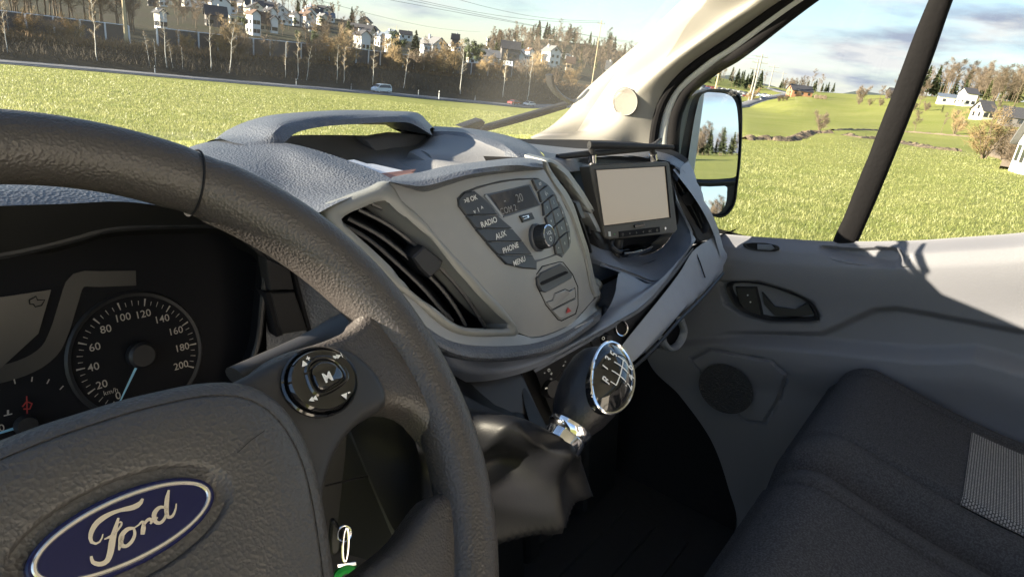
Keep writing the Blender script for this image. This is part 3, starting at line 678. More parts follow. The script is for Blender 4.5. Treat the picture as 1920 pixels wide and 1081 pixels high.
# passenger side vent
def pv(off=0): return lambda px, py: PL(px, py, V3((1.16, .445-off, -.2)), V3((-.55, -.75, .35)).normalized())
ho = [(1264, 317), (1276, 328), (1288, 343), (1300, 365), (1312, 387), (1320, 402), (1326, 418), (1321, 432), (1314, 432), (1297, 405), (1281, 380), (1271, 362), (1265, 343)]
oo = [(1252, 300), (1281, 321), (1297, 345), (1312, 370), (1328, 399), (1341, 425), (1336, 443), (1318, 452), (1305, 456), (1296, 430), (1276, 392), (1262, 362), (1254, 330)]
H = cpx(ho, pv(), 60, True); O = cpx(oo, pv(), 60, True); dv = V3((.03, .08, -.02))
fr = MB(); fr.loft([[p+dv*.4 for p in H], H, [p.lerp(q, .5)-dv.normalized()*.003 for p, q in zip(H, O)], O, [p+dv*.5 for p in O]], M['dark'], 16, closed=True)
v3 = VB(fr, 'air_vent', label='air vent at the far end of the dashboard')
fr = MB(); deep = [p+dv for p in H]; fr.grid([[p+dv*.38 for p in H], deep], M['black'], cu=True); fr.poly(deep, M['black']); VB(fr, 'duct', v3)
fr = MB(); fr.slab([pv(-.004)(x, y) for x, y in [(1275, 368), (1292, 360), (1304, 378), (1296, 385), (1286, 386)]], dv*.3, M['dark'], bev=.0012); VB(fr, 'vent_tab', v3)
for q in ([(1268, 322), (1296, 360), (1322, 428)], [(1266, 335), (1288, 372), (1316, 428)]):
    fr = MB(); f_ = cpx(q, pv(-.010), 14); fr.grid([f_, [p+dv*.4 for p in f_], [p+dv*.4+V3((0, 0, .002)) for p in f_], [p+V3((0, 0, .002)) for p in f_]], M['dark'], cv=True); VB(fr, 'slat', v3)
# ---------------- radio
def so_(off): return ST(off)
def rslab(mb, pts, off0, off1, m, bev=.0006, n=None, smooth=False):
    c = cpx(pts, so_(off1), n or len(pts)*6, True, True) if smooth else [so_(off1)(x, y) for x, y in pts]
    cx = sum(p[0] for p in pts)/len(pts); cy = sum(p[1] for p in pts)/len(pts)
    mb.slab(c, -SN(cx, cy)*(off1-off0+.002), m, bev=bev)
def c4(x, y): return (820+x/3.378, 300+y/3.378)
mb = MB()
rslab(mb, [c4(*p) for p in [(128, 240), (170, 200), (260, 165), (400, 130), (520, 115), (640, 112), (700, 150), (745, 205), (800, 310), (840, 430), (848, 520), (838, 560), (795, 615), (760, 600), (632, 645), (632, 692), (540, 685), (440, 660), (385, 610), (240, 430), (140, 290)]], 0, .0012, M['radio'], .0008)
radio = VB(mb, 'radio', label='car radio with keypad and small display', sharp=20)
def key(pts, txt=None, at=None, size=.0052, sym=None, off=.0034):
    mb = MB(); P = [c4(*p) for p in pts]
    cx = sum(p[0] for p in P)/len(P); cy = sum(p[1] for p in P)/len(P)
    P = [(cx+(x-cx)*.965, cy+(y-cy)*.96) for x, y in P]
    rslab(mb, P, .0, off, M['button'], .0008)
    N = SN(cx, cy)
    U = (so_(0)(cx+8, cy+.0)-so_(0)(cx-8, cy)).normalized(); U = (V3((1, .25, .02))-N*V3((1, .25, .02)).dot(N)).normalized(); V = N.cross(U); V = V if V.z > 0 else -V
    for t, (ax, ay), sz in (txt or []):
        o = so_(off+.0005)(*c4(ax, ay)); mb.text(t, sz, o, U, V, M['white'], bold=.012)
    VB(mb, 'button', radio, sharp=20)
key([(135, 245), (170, 205), (240, 192), (300, 240), (350, 292), (385, 345), (185, 350), (140, 290)], [('\u25b6II OK' if False else '>II OK', (212, 246), .0062), ('v  l  ^', (260, 314), .0062)])
key([(185, 352), (388, 350), (480, 432), (246, 434)], [('RADIO', (328, 392), .0076)])
key([(246, 437), (482, 435), (545, 512), (312, 516)], [('AUX', (402, 473), .0078)])
key([(312, 519), (547, 515), (605, 596), (385, 600)], [('PHONE', (465, 554), .0076)])
key([(387, 603), (606, 599), (632, 648), (630, 690), (540, 684), (440, 658)], [('MENU', (520, 638), .0076)])
key([(605, 122), (640, 118), (697, 152), (640, 195)], [('SET', (652, 150), .0040)])
key([(645, 200), (702, 156), (742, 207), (665, 268)], [('(,-,', (690, 205), .0062)])
nums = [('1', [(672, 272), (705, 245), (725, 320), (682, 355)]), ('2', [(708, 242), (740, 218), (772, 292), (728, 318)]), ('3', [(743, 215), (755, 222), (782, 290), (775, 290)]),
        ('4', [(690, 362), (728, 324), (748, 410), (716, 445)]), ('5', [(731, 320), (774, 294), (798, 365), (752, 407)]), ('6', [(777, 294), (785, 296), (812, 368), (801, 366)]),
        ('7', [(719, 448), (752, 413), (770, 495), (744, 535)]), ('8', [(755, 410), (802, 370), (822, 450), (775, 492)]), ('9', [(805, 368), (815, 374), (838, 440), (826, 450)]),
        ('*', [(746, 540), (772, 500), (800, 600), (758, 598)]), ('0', [(775, 497), (822, 455), (832, 555), (802, 598)]), ('#', [(826, 455), (842, 446), (846, 520), (834, 552)])]
for t, P in nums:
    cx = sum(p[0] for p in P)/4; cy = sum(p[1] for p in P)/4
    key(P, [(t, (cx, cy), .0044)], off=.0030)
mb = MB()
fr = [c4(*p) for p in [(305, 218), (590, 152), (655, 285), (425, 362)]]
rslab(mb, fr, .0, .0020, M['radio'], .0006)
dn = SN(950, 380)
sc_ = [so_(.0026)(*c4(*p)) for p in [(335, 222), (580, 160), (645, 283), (425, 350)]]
mb.poly(sc_, M['lcd'])
U = (sc_[1]-sc_[0]).normalized(); V = -(sc_[3]-sc_[0]); V = (V-U*V.dot(U)).normalized()
M['seg'] = mat('lcd_segments', (.22, .2, .17), .4)
mb.text('20', .012, so_(.0030)(*c4(520, 238)), U, V, M['seg']); mb.text('-', .012, so_(.0030)(*c4(425, 250)), U, V, M['seg'])
mb.text('COM 2', .009, so_(.0030)(*c4(450, 312)), U, V, M['seg'])
mb.ribbon([so_(.0034)(*c4(306, 222)), so_(.0034)(*c4(415, 360))], .003, M['stack'], dn)
VB(mb, 'display', radio, sharp=20)
mb = MB()
rslab(mb, [c4(*p) for p in [(525, 352), (600, 332), (618, 372), (545, 395)]], 0, .0022, M['dark'], .0005)
rslab(mb, [c4(*p) for p in [(537, 358), (578, 346), (584, 364), (550, 376)]], 0, .0030, M['silver'], .0003)
rslab(mb, [c4(*p) for p in [(545, 361), (570, 354), (574, 362), (552, 370)]], 0, .0036, M['black'], .0001)
VB(mb, 'usb_socket', radio)
mb = MB()
ko = so_(.0)(*c4(628, 492)); kn = SN(*c4(640, 480))
kr = .0118
prof = [(kr*1.25, 0), (kr*1.25, .003), (kr*1.12, .004)]
mb.lathe(prof, M['radio'], ko, kn, 32)
rows = []
for r_, h in [(kr*1.03, .003), (kr*1.03, .014), (kr*.98, .0158), (kr*.88, .0162), (kr*.84, .0155), (.0001, .0158)]:
    rows.append((r_, h))
mb.lathe(rows[:3], M['button'], ko, kn, 60); mb.lathe(rows[2:4], M['chrome'], ko, kn, 40); mb.lathe(rows[3:], M['button'], ko, kn, 40)
u_ = kn.cross(V3((0, 0, 1))).normalized()
for k in range(40):
    a = 2*math.pi*k/40; d = kn.orthogonal().normalized(); d = d*math.cos(a)+kn.cross(d)*math.sin(a)
    mb.tube([ko+kn*.004+d*kr*1.03, ko+kn*.0135+d*kr*1.03], .0005, M['dark'], 4)
Uk = (V3((1, .25, 0))-kn*V3((1, .25, 0)).dot(kn)).normalized(); Vk = kn.cross(Uk); Vk = Vk if Vk.z > 0 else -Vk
mb.text('VOL', .0055, ko+kn*.0164+Vk*.003, Uk, Vk, M['white']); T = [2*math.pi*i/18 for i in range(18)]
mb.grid([[ko+kn*.0164-Vk*.0035+Uk*(r*math.cos(t))+Vk*(r*math.sin(t)) for t in T] for r in (.0018, .0024)], M['white'], cu=True)
VB(mb, 'volume_knob', radio)
# card slot and switch cluster below
mb = MB()
rslab(mb, [c4(*p) for p in [(630, 720), (665, 670), (780, 640), (800, 645), (860, 720), (893, 800), (895, 920), (880, 975), (790, 1020), (765, 1012), (690, 920), (632, 800)]], 0, .0006, M['black'], .0003)
rslab(mb, [c4(*p) for p in [(634, 725), (670, 676), (782, 645), (798, 650), (855, 724), (888, 802), (890, 918), (874, 970), (790, 1013), (770, 1006), (695, 916), (638, 798)]], 0, .0014, M['stack'], .0006)
pan = VB(mb, 'lower_switch_panel', label='shield shaped panel with card slot and hazard switch')
mb = MB()
rslab(mb, [c4(*p) for p in [(638, 745), (660, 712), (785, 655), (808, 668), (858, 725), (850, 752), (690, 838), (665, 832), (642, 790)]], 0, .0034, M['button'], .001)
rslab(mb, [c4(*p) for p in [(655, 778), (665, 768), (815, 702), (828, 706), (830, 716), (672, 790), (660, 790)]], 0, .0040, M['black'], .0004)
VB(mb, 'card_slot', pan)
mb = MB(); rslab(mb, [c4(*p) for p in [(695, 900), (738, 888), (752, 845), (815, 820), (842, 832), (872, 812), (876, 868), (730, 945)]], 0, .0030, M['stack'], .0008)
rslab(mb, [c4(*p) for p in [(693, 897), (737, 884), (750, 842), (815, 816), (842, 828), (874, 808), (879, 868), (728, 949)]], 0, .0020, M['black'], .0002)
VB(mb, 'rocker_switch', pan)
mb = MB(); rslab(mb, [c4(*p) for p in [(732, 952), (878, 876), (882, 925), (872, 962), (790, 1003), (772, 998)]], 0, .0030, M['stack'], .0008)
hz = [so_(.0036)(*c4(*p)) for p in [(815, 972), (850, 955), (826, 930)]]; mb.poly(hz, M['red'])
VB(mb, 'hazard_switch', pan)
# ---------------- heater control panel
def hp(px, py, off=0): return Y_(px, py, .353-off)
HN = V3((-.35, -.85, .4)).normalized()
hv = MB()
def disc(mb, c, r, h, m, N=HN, ns=24, cap=None): mb.lathe([(r, 0), (r, h*.8), (r*.93, h), (r*.0001, h)], m, c, N, ns)
disc(hv, hp(1036, 712), .0165, .006, M['black']); disc(hv, hp(1026, 727, .005), .011, .016, M['dark'])
o_ = hp(1036, 712, .010)
U = V3((.9, -.3, .1)); U = (U-HN*U.dot(HN)).normalized(); V = HN.cross(U); V = V if V.z > 0 else -V
for x, y, t in [(1021, 697, '-'), (1029, 692, 'o'), (1034, 700, '+'), (1034, 712, '*')]: hv.text(t, .008, hp(x, y, .010), U, V, M['white'])
hv.text('-', .011, hp(1024, 725, .024), U, V, M['white'], bold=.03)
VB(hv, 'heater_knob', dashboard)
hv = MB(); disc(hv, hp(1057, 684), .008, .004, M['black']); hv.text('*', .008, hp(1057, 686, .007), U, V, M['white']); hv.text('-', .008, hp(1060, 676, .007), U, V, M['white']); VB(hv, 'heater_button', dashboard)
hv = MB(); disc(hv, hp(1131, 634), .0085, .006, M['black']); disc(hv, hp(1131, 635, .004), .0055, .014, M['dark']); hv.text('o', .010, hp(1131, 632, .018), U, V, M['white']); VB(hv, 'heater_knob', dashboard)
hv = MB(); hv.lathe([(.0095, 0), (.0095, .006), (.011, .0065), (.0112, .004), (.0112, 0)], M['chrome'], hp(1161, 615, .002), HN, 28); disc(hv, hp(1161, 615, .002), .0094, .002, M['black']); VB(hv, 'power_socket', dashboard)
hv = MB(); hv.slab([hp(x, y, .006) for x, y in [(1109, 640), (1122, 632), (1126, 644), (1112, 650)]], V3((0, .01, 0)), M['dark'], bev=.001); VB(hv, 'switch', dashboard)
hv = MB(); hv.slab([hp(x, y, .006) for x, y in [(1042, 770), (1052, 757), (1058, 765), (1050, 778)]], V3((0, .004, 0)), mat('sticker', (.35, .33, .25), .6)); VB(hv, 'sticker', dashboard)
# ---------------- lower dash behind the wheel
ld = MB()
l0 = C3([(470, 425, .47), (520, 440, .46), (570, 430, .44), (615, 396, .42)], 20); l1 = C3([(492, 520, .47), (545, 520, .46), (600, 500, .44), (660, 450, .42)], 20)
l2 = C3([(500, 640, .46), (570, 640, .45), (650, 600, .43), (720, 530, .41)], 20); l3 = C3([(500, 800, .44), (600, 760, .43), (700, 700, .42), (780, 610, .40)], 20)
l4 = C3([(500, 950, .44), (640, 900, .43), (760, 820, .42), (860, 716, .375)], 20)
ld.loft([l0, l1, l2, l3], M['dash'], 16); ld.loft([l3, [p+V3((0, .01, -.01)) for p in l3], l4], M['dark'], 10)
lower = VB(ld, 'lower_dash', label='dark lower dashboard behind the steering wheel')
for P in ([(499, 484), (544, 503), (552, 543), (507, 545)], [(508, 549), (553, 547), (577, 619), (531, 627), (522, 610)]):
    mb = MB(); mb.slab([Y_(x, y, .446) for x, y in P], V3((0, .012, 0)), M['dark'], bev=.0012); VB(mb, 'blank_switch', lower)
mb = MB()
for P in ([(497, 548), (508, 547), (531, 628), (520, 632)], [(546, 500), (553, 500), (585, 618), (578, 622)]):
    mb.slab([Y_(x, y, .447) for x, y in P], V3((0, .012, 0)), M['black'], bev=.0008)
VB(mb, 'switch_surround', lower)
mb = MB(); mb.tube(curve([Y_(x, y, z) for x, y, z in [(770, 800, .40), (778, 790, .385), (784, 812, .38), (792, 835, .38)]], 10), .011, M['dark'], 12); VB(mb, 'wiper_stalk')
# knee panel: rounded top edge seen through the wheel
mb = MB()
k0 = C3([(600, 800, .40), (665, 808, .385), (710, 812, .375), (760, 830, .37), (800, 860, .365)], 20); k1 = C3([(600, 815, .385), (665, 820, .37), (712, 826, .36), (762, 846, .355), (800, 880, .352)], 20)
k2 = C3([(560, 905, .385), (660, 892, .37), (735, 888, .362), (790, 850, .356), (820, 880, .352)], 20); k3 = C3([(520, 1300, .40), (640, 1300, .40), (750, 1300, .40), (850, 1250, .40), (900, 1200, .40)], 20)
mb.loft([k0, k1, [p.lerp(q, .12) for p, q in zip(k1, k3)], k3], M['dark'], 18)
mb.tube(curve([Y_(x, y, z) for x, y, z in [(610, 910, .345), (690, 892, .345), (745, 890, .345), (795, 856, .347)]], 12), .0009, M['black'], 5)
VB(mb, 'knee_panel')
# ---------------- gear lever
GA = X_(1060, 818, .405); KN = X_(1110, 729, .440); ax = (KN-GA).normalized()
toC = -KN.normalized(); cap = (V3((.13, -.48, .68))+ax*.1).normalized()
KS = .94
gb = MB()
side = ax.cross(cap).normalized(); capd = side.cross(ax).normalized()
def kshape(h, t):
    prof = [(-.042, .0150), (-.036, .0195), (-.026, .0240), (-.012, .0275), (.004, .0292), (.018, .0280), (.028, .0240), (.035, .0170), (.039, .0088), (.0402, .001)]
    for i in range(len(prof)-1):
        if prof[i][0] <= h <= prof[i+1][0]+1e-9:
            k = (h-prof[i][0])/(prof[i+1][0]-prof[i][0]); r = prof[i][1]*(1-k)+prof[i+1][1]*k; break
    return KN+ax*h*KS+side*(r*KS*math.cos(t)*1.02)+capd*(r*KS*math.sin(t)*1.08)
hs = [-.042, -.039, -.036, -.031, -.026, -.019, -.012, -.004, .004, .011, .018, .023, .028, .032, .035, .037, .039, .0402]
T = [2*math.pi*i/40 for i in range(40)]
gb.grid([[kshape(h, t) for t in T] for h in hs], M['vinyl'], cu=True)
knob_core = gb
lever = MB()
lever.tube([GA-ax*.004, GA+ax*.045], .0062, M['chrome'], 16)
lever.lathe([(.0135, .040), (.0135, .058), (.0150, .062)], M['dark'], GA, ax, 24)
gear = VB(lever, 'gear_lever', label='gear lever with glossy topped knob and leather gaiter')
M['knobskin'] = mat('grained_knob_leather', (.012, .012, .015), .38, spec=.35, bump=[('grain', 520, .35, .0005)])
gb.mats = [M['knobskin']]
VB(gb, 'knob', gear)
cm_ = MB()
cd_ = (capd*.92+ax*.38).normalized()
rim_ = []
for t in T:
    # glossy lens over the face of the knob
    pass
cen = KN+ax*.004
e1_ = side; e2_ = cd_.cross(side).normalized(); e2_ = e2_ if e2_.dot(ax) > 0 else -e2_
def lens(r, t):
    u = r*.0212*math.cos(t); v = r*.0335*math.sin(t)
    v = v*(1.0 if math.sin(t) > 0 else 1.02)
    wv = .0325*math.sqrt(max(0, 1-(u/.031)**2-(v/.0445)**2))
    return cen+e1_*u+e2_*v+cd_*wv
rows = [[lens(r, t) for t in T] for r in (1.0, .93, .8, .6, .4, .2, .02)]
cm_.grid([[p-cd_*.008 for p in rows[0]]]+rows, M['gloss'], cu=True)
nrm = cd_
def kt(txt, u, v, s):
    u, v = -v*.95, u*1.35; w_ = .0325*math.sqrt(max(0, 1-(u/.031)**2-(v/.0445)**2)); cm_.text(txt, s, cen+e1_*u*sg_+e2_*v+cd_*(w_+.0008), e2_-cd_*.1, -e1_*sg_, M['white'], bold=.015)
sg_ = 1 if e1_.x > 0 else -1
for t_, u, v in [('R', -.0105, .010), ('1', -.0035, .0135), ('3', .0035, .0135), ('5', .0095, .010), ('2', -.0035, -.013), ('4', .0035, -.013), ('6', .0100, -.009)]: kt(t_, u, v, .0112)
def kr_(a, b):
    P = []
    for k in range(7):
        u = a[0]+(b[0]-a[0])*k/6; v = a[1]+(b[1]-a[1])*k/6; u, v = -v*.95, u*1.35; w_ = .0325*math.sqrt(max(0, 1-(u/.031)**2-(v/.0445)**2)); P.append(cen+e1_*u*sg_+e2_*v+cd_*(w_+.0007))
    cm_.ribbon(P, .0011, M['white'], nrm)
kr_((-.0105, .0), (.0100, .0)); kr_((-.0105, 0), (-.0105, .006)); kr_((-.0035, -.0085), (-.0035, .0085)); kr_((.0035, -.0085), (.0035, .0085)); kr_((.0100, -.005), (.0100, .006))
VB(cm_, 'knob_cap', gear, label='glossy black gear diagram face')
cm_ = MB(); cm_.tube([lens(1.03, t)+cd_*.001 for t in T], .0015, M['chrome'], 8, closed=True); VB(cm_, 'chrome_trim', gear)
cl_ = MB(); cl_.lathe([(.0125, -.012), (.0175, -.010), (.0175, .000), (.0165, .002), (.0178, .004), (.0190, .007), (.0188, .010), (.0165, .012), (.0120, .011), (.0085, .007), (.0075, .004)], M['chrome'], GA, ax, 36); VB(cl_, 'collar', gear)
# gaiter: folded leather between the collar and the dash
rb = random.Random(3)
base_c = V3((.425, .345, -.335)); bt = MB(); ring = []
u1 = V3((1, 0, 0)); n_b = V3((0, -.75, .62)).normalized(); v1_ = n_b.cross(u1).normalized()
nn_ = 128; LV = 48
ph = [rb.uniform(0, 6.28) for _ in range(8)]
sd = ax.orthogonal().normalized()
for i in range(LV):
    t = i/(LV-1); c = (GA-ax*.006).lerp(base_c, t**.9); row = []
    r0 = .014+.088*math.sin(min(1, t*1.15)*math.pi/2)**.8
    for k in range(nn_):
        a = 2*math.pi*k/nn_
        sq = 1/(abs(math.cos(a))**5+abs(math.sin(a))**5)**.2
        fold = 1+.16*(1-2*abs(math.sin(1.5*a+ph[0]+1.6*t)))*math.sin(math.pi*t)+.10*(1-2*abs(math.sin(3*a+ph[1]-2*t)))*math.sin(math.pi*t)+.16*(1-2*abs(math.sin(6*t+1.5*math.sin(2*a+ph[3]))))*math.sin(math.pi*t)
        fold += .05*math.sin(10*a+ph[4])*max(0, 1-t*2.2)+.07*math.sin(6*a+ph[5]+4*t)*math.sin(math.pi*t)
        r = r0*(1*(1-t)+sq*t)*fold
        # blend the ring's plane from the lever's to the console's
        N = ax.lerp(n_b, t).normalized(); U = (u1-N*u1.dot(N)).normalized(); V = N.cross(U)
        sag = V3((0, 0, -1))*(.022*math.sin(math.pi*t)*(.5+.5*math.cos(a-1)))
        row.append(c+U*(r*math.cos(a)*1.12)+V*(r*math.sin(a))+sag)
    ring.append(row)
bt.grid(ring, M['vinyl'], cu=True)
VB(bt, 'gaiter', gear, sharp=70)
mb = MB(); mb.slab([base_c+u1*a+v1_*b for a, b in [(-.11, -.10), (.12, -.10), (.12, .10), (-.11, .10)]], V3((0, .12, -.05)), M['dark'], bev=.01)
VB(mb, 'gear_console')
# ---------------- door (passenger side)
DX = 1.35
def dyz(px, py): p = X_(px, py, DX-.016); return (p.y, p.z)
def sdl(q, L):
    """distance to polyline and side sign (positive above)"""
    best = 9; sg = 1
    for a, b in zip(L[:-1], L[1:]):
        ax_, ay = a; bx, by = b; dx, dy = bx-ax_, by-ay; l2 = dx*dx+dy*dy
        t = max(0, min(1, ((q[0]-ax_)*dx+(q[1]-ay)*dy)/l2)); cx, cy = ax_+dx*t, ay+dy*t; d = math.hypot(q[0]-cx, q[1]-cy)
        if d < best: best = d; sg = 1 if (dx*(q[1]-ay)-dy*(q[0]-ax_))*(1 if dx > 0 else -1) > 0 else -1
    return best*sg
def sdp(q, P):
    ins = False; best = 9; n = len(P)
    for i in range(n):
        a = P[i-1]; b = P[i]
        if (a[1] > q[1]) != (b[1] > q[1]) and q[0] < (b[0]-a[0])*(q[1]-a[1])/(b[1]-a[1])+a[0]: ins = not ins
        dx, dy = b[0]-a[0], b[1]-a[1]; t = max(0, min(1, ((q[0]-a[0])*dx+(q[1]-a[1])*dy)/(dx*dx+dy*dy+1e-12)))
        best = min(best, math.hypot(q[0]-a[0]-dx*t, q[1]-a[1]-dy*t))
    return -best if ins else best
def ss(x, a, b): t = max(0, min(1, (x-a)/(b-a))); return t*t*(3-2*t)
belt = curve([(dyz(x, y)[0], dyz(x, y)[1], 0) for x, y in [(1240, 420), (1300, 436), (1360, 443), (1450, 450), (1560, 456), (1700, 455), (1800, 449), (1920, 440), (2100, 420)]]+[(-.40, -.10, 0), (-.75, -.05, 0)], 60)
crA = [dyz(x, y) for x, y in [(1200, 640), (1363, 623), (1533, 623), (1563, 613), (1640, 577), (1663, 573), (1713, 580), (1920, 620), (2100, 655)]]+[(-.8, -.36)]
crB = [dyz(x, y) for x, y in [(1200, 655), (1357, 634), (1540, 634), (1570, 624), (1627, 594), (1650, 586), (1680, 588), (1890, 628), (1920, 643), (2100, 690)]]+[(-.8, -.39)]
rdg = [dyz(x, y) for x, y in [(1240, 648), (1340, 636), (1400, 641), (1560, 654), (1740, 672), (1915, 692)]]+[(-.8, -.44)]
cup = [dyz(x, y) for x, y in [(1536, 465), (1600, 468), (1680, 468), (1692, 492), (1666, 498), (1610, 488), (1556, 478)]]
cupo = [dyz(x, y) for x, y in [(1522, 461), (1600, 463), (1692, 464), (1707, 494), (1698, 499), (1600, 494), (1548, 480)]]
hnd = [dyz(x, y) for x, y in [(1350, 525), (1367, 526), (1425, 526), (1484, 544), (1524, 565), (1538, 592), (1534, 602), (1440, 603), (1390, 590), (1358, 570)]]
spk = [dyz(x, y) for x, y in [(1298, 668), (1335, 650), (1450, 672), (1478, 700), (1458, 752), (1432, 794), (1395, 790), (1330, 715)]]
pad = [dyz(x, y) for x, y in [(1640, 588), (1670, 589), (1890, 630), (1925, 650), (1915, 690), (1700, 660), (1560, 640), (1600, 612)]]
def nsdl(y, z, L):
    best = np.full(y.shape, 9.0); sg = np.ones(y.shape)
    for a, b in zip(L[:-1], L[1:]):
        dx, dy = b[0]-a[0], b[1]-a[1]; t = np.clip(((y-a[0])*dx+(z-a[1])*dy)/(dx*dx+dy*dy), 0, 1); d = np.hypot(y-a[0]-dx*t, z-a[1]-dy*t)
        s = np.where((dx*(z-a[1])-dy*(y-a[0]))*(1 if dx > 0 else -1) > 0, 1.0, -1.0); m = d < best; best = np.where(m, d, best); sg = np.where(m, s, sg)
    return best*sg
def nsdp(y, z, P):
    ins = np.zeros(y.shape, bool); best = np.full(y.shape, 9.0)
    for i in range(len(P)):
        a = P[i-1]; b = P[i]; dx, dy = b[0]-a[0], b[1]-a[1]
        if a[1] != b[1]: ins ^= ((a[1] > z) != (b[1] > z)) & (y < dx*(z-a[1])/dy+a[0])
        t = np.clip(((y-a[0])*dx+(z-a[1])*dy)/(dx*dx+dy*dy+1e-12), 0, 1); best = np.minimum(best, np.hypot(y-a[0]-dx*t, z-a[1]-dy*t))
    return np.where(ins, -best, best)
def nss(x, a, b): t = np.clip((x-a)/(b-a), 0, 1); return t*t*(3-2*t)
crA2 = [(p.x, p.y) for p in curve([(a, b, 0) for a, b in crA], 40)]; rdg2 = [(p.x, p.y) for p in curve([(a, b, 0) for a, b in rdg], 30)]
cup = [(p.x, p.y) for p in curve([(a, b, 0) for a, b in cup], 40, True)]; cupo = [(p.x, p.y) for p in curve([(a, b, 0) for a, b in cupo], 40, True)]
def relief(y, z):
    r = .017*nss(nsdl(y, z, crA2), -.013, .004)
    dR = nsdl(y, z, rdg2); r = r+.030*nss(-dR, -.020, .010)-.020*nss(-dR, .03, .12)
    r = r-.030*nss(-nsdp(y, z, cup), -.004, .008)
    dd = nsdp(y, z, cupo); r = r-.0018*nss(.0022-np.abs(dd), 0, .0015)
    r = r-.012*nss(-nsdp(y, z, hnd), -.004, .006)
    ds = nsdp(y, z, spk); r = r-.005*nss(.0035-np.abs(ds), 0, .002)+.004*nss(-ds, 0, .004)
    return r
dm = MB()
NY, NZ = 420, 300
front = curve([(dyz(x, y)[0], dyz(x, y)[1], 0) for x, y in [(1180, 430), (1190, 520), (1205, 600), (1225, 680), (1275, 745), (1330, 830), (1362, 920), (1378, 1000)]]+[(.24, -1.12, 0)], 120)
fz = np.array([p.y for p in front])[::-1]; fy = np.array([p.x for p in front])[::-1]
o_ = np.argsort(fz); fz, fy = fz[o_], fy[o_]
bo = sorted([(p.x, p.y) for p in belt]); by_ = np.array([b[0] for b in bo]); bzv = np.array([b[1] for b in bo])
T2, S2 = np.meshgrid(np.linspace(0, 1, NZ)**1.15, np.linspace(0, 1, NY)**.85, indexing='ij')
z0_ = -.30+(-1.12+.30)*T2; yf = np.interp(z0_, fz, fy); YY = yf+(-.78-yf)*S2
zt = np.interp(YY, by_, bzv); ZZ = zt+(-1.12-zt)*T2; top_ = zt-ZZ
XX = DX-relief(YY, ZZ)+.030*(1-nss(top_, -.001, .022))-.014*nss(top_, .0, .05)+.014*nss(top_, .05, .16)
rows = [[V3((XX[j, i], YY[j, i], ZZ[j, i])) for i in range(NY)] for j in range(NZ)]
def bz_(y): return float(np.interp(y, by_, bzv))
dm.grid(rows, M['door'])
edge = [r[0] for r in rows]; dm.loft([edge, [p+V3((.004, .006, 0)) for p in edge], [p+V3((.06, .01, 0)) for p in edge]], M['door2'], 4)
tope = rows[0]; dm.grid([tope, [p+V3((.03, 0, -.01)) for p in tope]], M['rubber'])
door = VB(dm, 'passenger_door', label='grey trimmed passenger door')
mb = MB()
def dX(px, py, x): return X_(px, py, x)
out = curve([dX(x, y, DX-.019) for x, y in [(1367, 530), (1423, 530), (1480, 547), (1520, 567), (1534, 590), (1531, 599), (1485, 600), (1440, 598), (1395, 582), (1373, 560)]], 60, True)
inn = [p.lerp(sum(out, V3())/60, .10)+V3((.006, 0, 0)) for p in out]; inn2 = [p+V3((.020, 0, 0)) for p in inn]
mb.loft([[p+V3((.004, 0, 0)) for p in out], [p+V3((-.010, 0, 0)) for p in out], [p.lerp(q, .5)+V3((-.008, 0, 0)) for p, q in zip(out, inn)], inn, inn2], M['dark'], 12, closed=True); mb.poly(inn2, M['black'])
dh = VB(mb, 'door_handle_surround', door)
mb = MB(); ln = C3  # the pull lever
pv1 = [dX(x, y, DX-.020) for x, y in [(1428, 548), (1450, 576), (1490, 582), (1515, 566), (1527, 588), (1500, 594), (1452, 592), (1432, 570)]]
mb.slab(pv1, V3((.012, 0, 0)), M['dark'], bev=.002)
VB(mb, 'door_handle', door, label='black pull lever in its recess')
mb = MB(); mb.slab([dX(x, y, DX-.019) for x, y in [(1378, 538), (1418, 538), (1428, 592), (1400, 586), (1384, 566)]], V3((.02, 0, 0)), M['dark'], bev=.003)
for x, y in ((1402, 553), (1407, 566)): mb.lathe([(.0001, .0008), (.0016, .0008), (.0016, -.001)], M['white'], dX(x, y, DX-.0205), V3((-1, 0, 0)), 10)
VB(mb, 'lock_switch', door)
mb = MB(); ou = curve([dX(x, y, 1.322) for x, y in [(1395, 456), (1430, 455), (1455, 459), (1460, 464), (1450, 470), (1420, 469), (1398, 464)]], 40, True)
mb.loft([[p+V3((.01, 0, -.004)) for p in ou], ou, [p.lerp(sum(ou, V3())/40, .2) for p in ou]], M['dark'], 6, closed=True); mb.poly([p.lerp(sum(ou, V3())/40, .2)+V3((.0, 0, 0)) for p in ou], M['black'])
mb.slab([dX(x, y, 1.318) for x, y in [(1420, 457), (1446, 458), (1452, 464), (1444, 468), (1420, 466)]], V3((.006, 0, -.004)), M['mid'], bev=.001)
VB(mb, 'window_switch', door)
mb = MB(); cc_ = dyz(1367, 722); T = [2*math.pi*i/40 for i in range(40)]
M['speaker'] = mat('speaker_mesh', (.03, .03, .034), .7, bump=[('grain', 260, 1, .002)])
mb.poly([V3((DX-.040, cc_[0]+.060*math.cos(t), cc_[1]+.056*math.sin(t))) for t in T], M['speaker'])
VB(mb, 'speaker_grille', door)
# handle loop on the kick panel
mb = MB(); mb.tube(curve([Y_(x, y, .40) for x, y in [(1276, 598), (1282, 622), (1272, 645), (1256, 653), (1244, 642), (1242, 634)]], 20), .006, M['lite'], 10, upv=(0, -1, 0), r2=1.4)
mb.slab([Y_(x, y, .415) for x, y in [(1244, 632), (1274, 596), (1280, 622), (1270, 642), (1255, 650)]], V3((0, .03, 0)), M['black'])
VB(mb, 'kick_panel_handle')
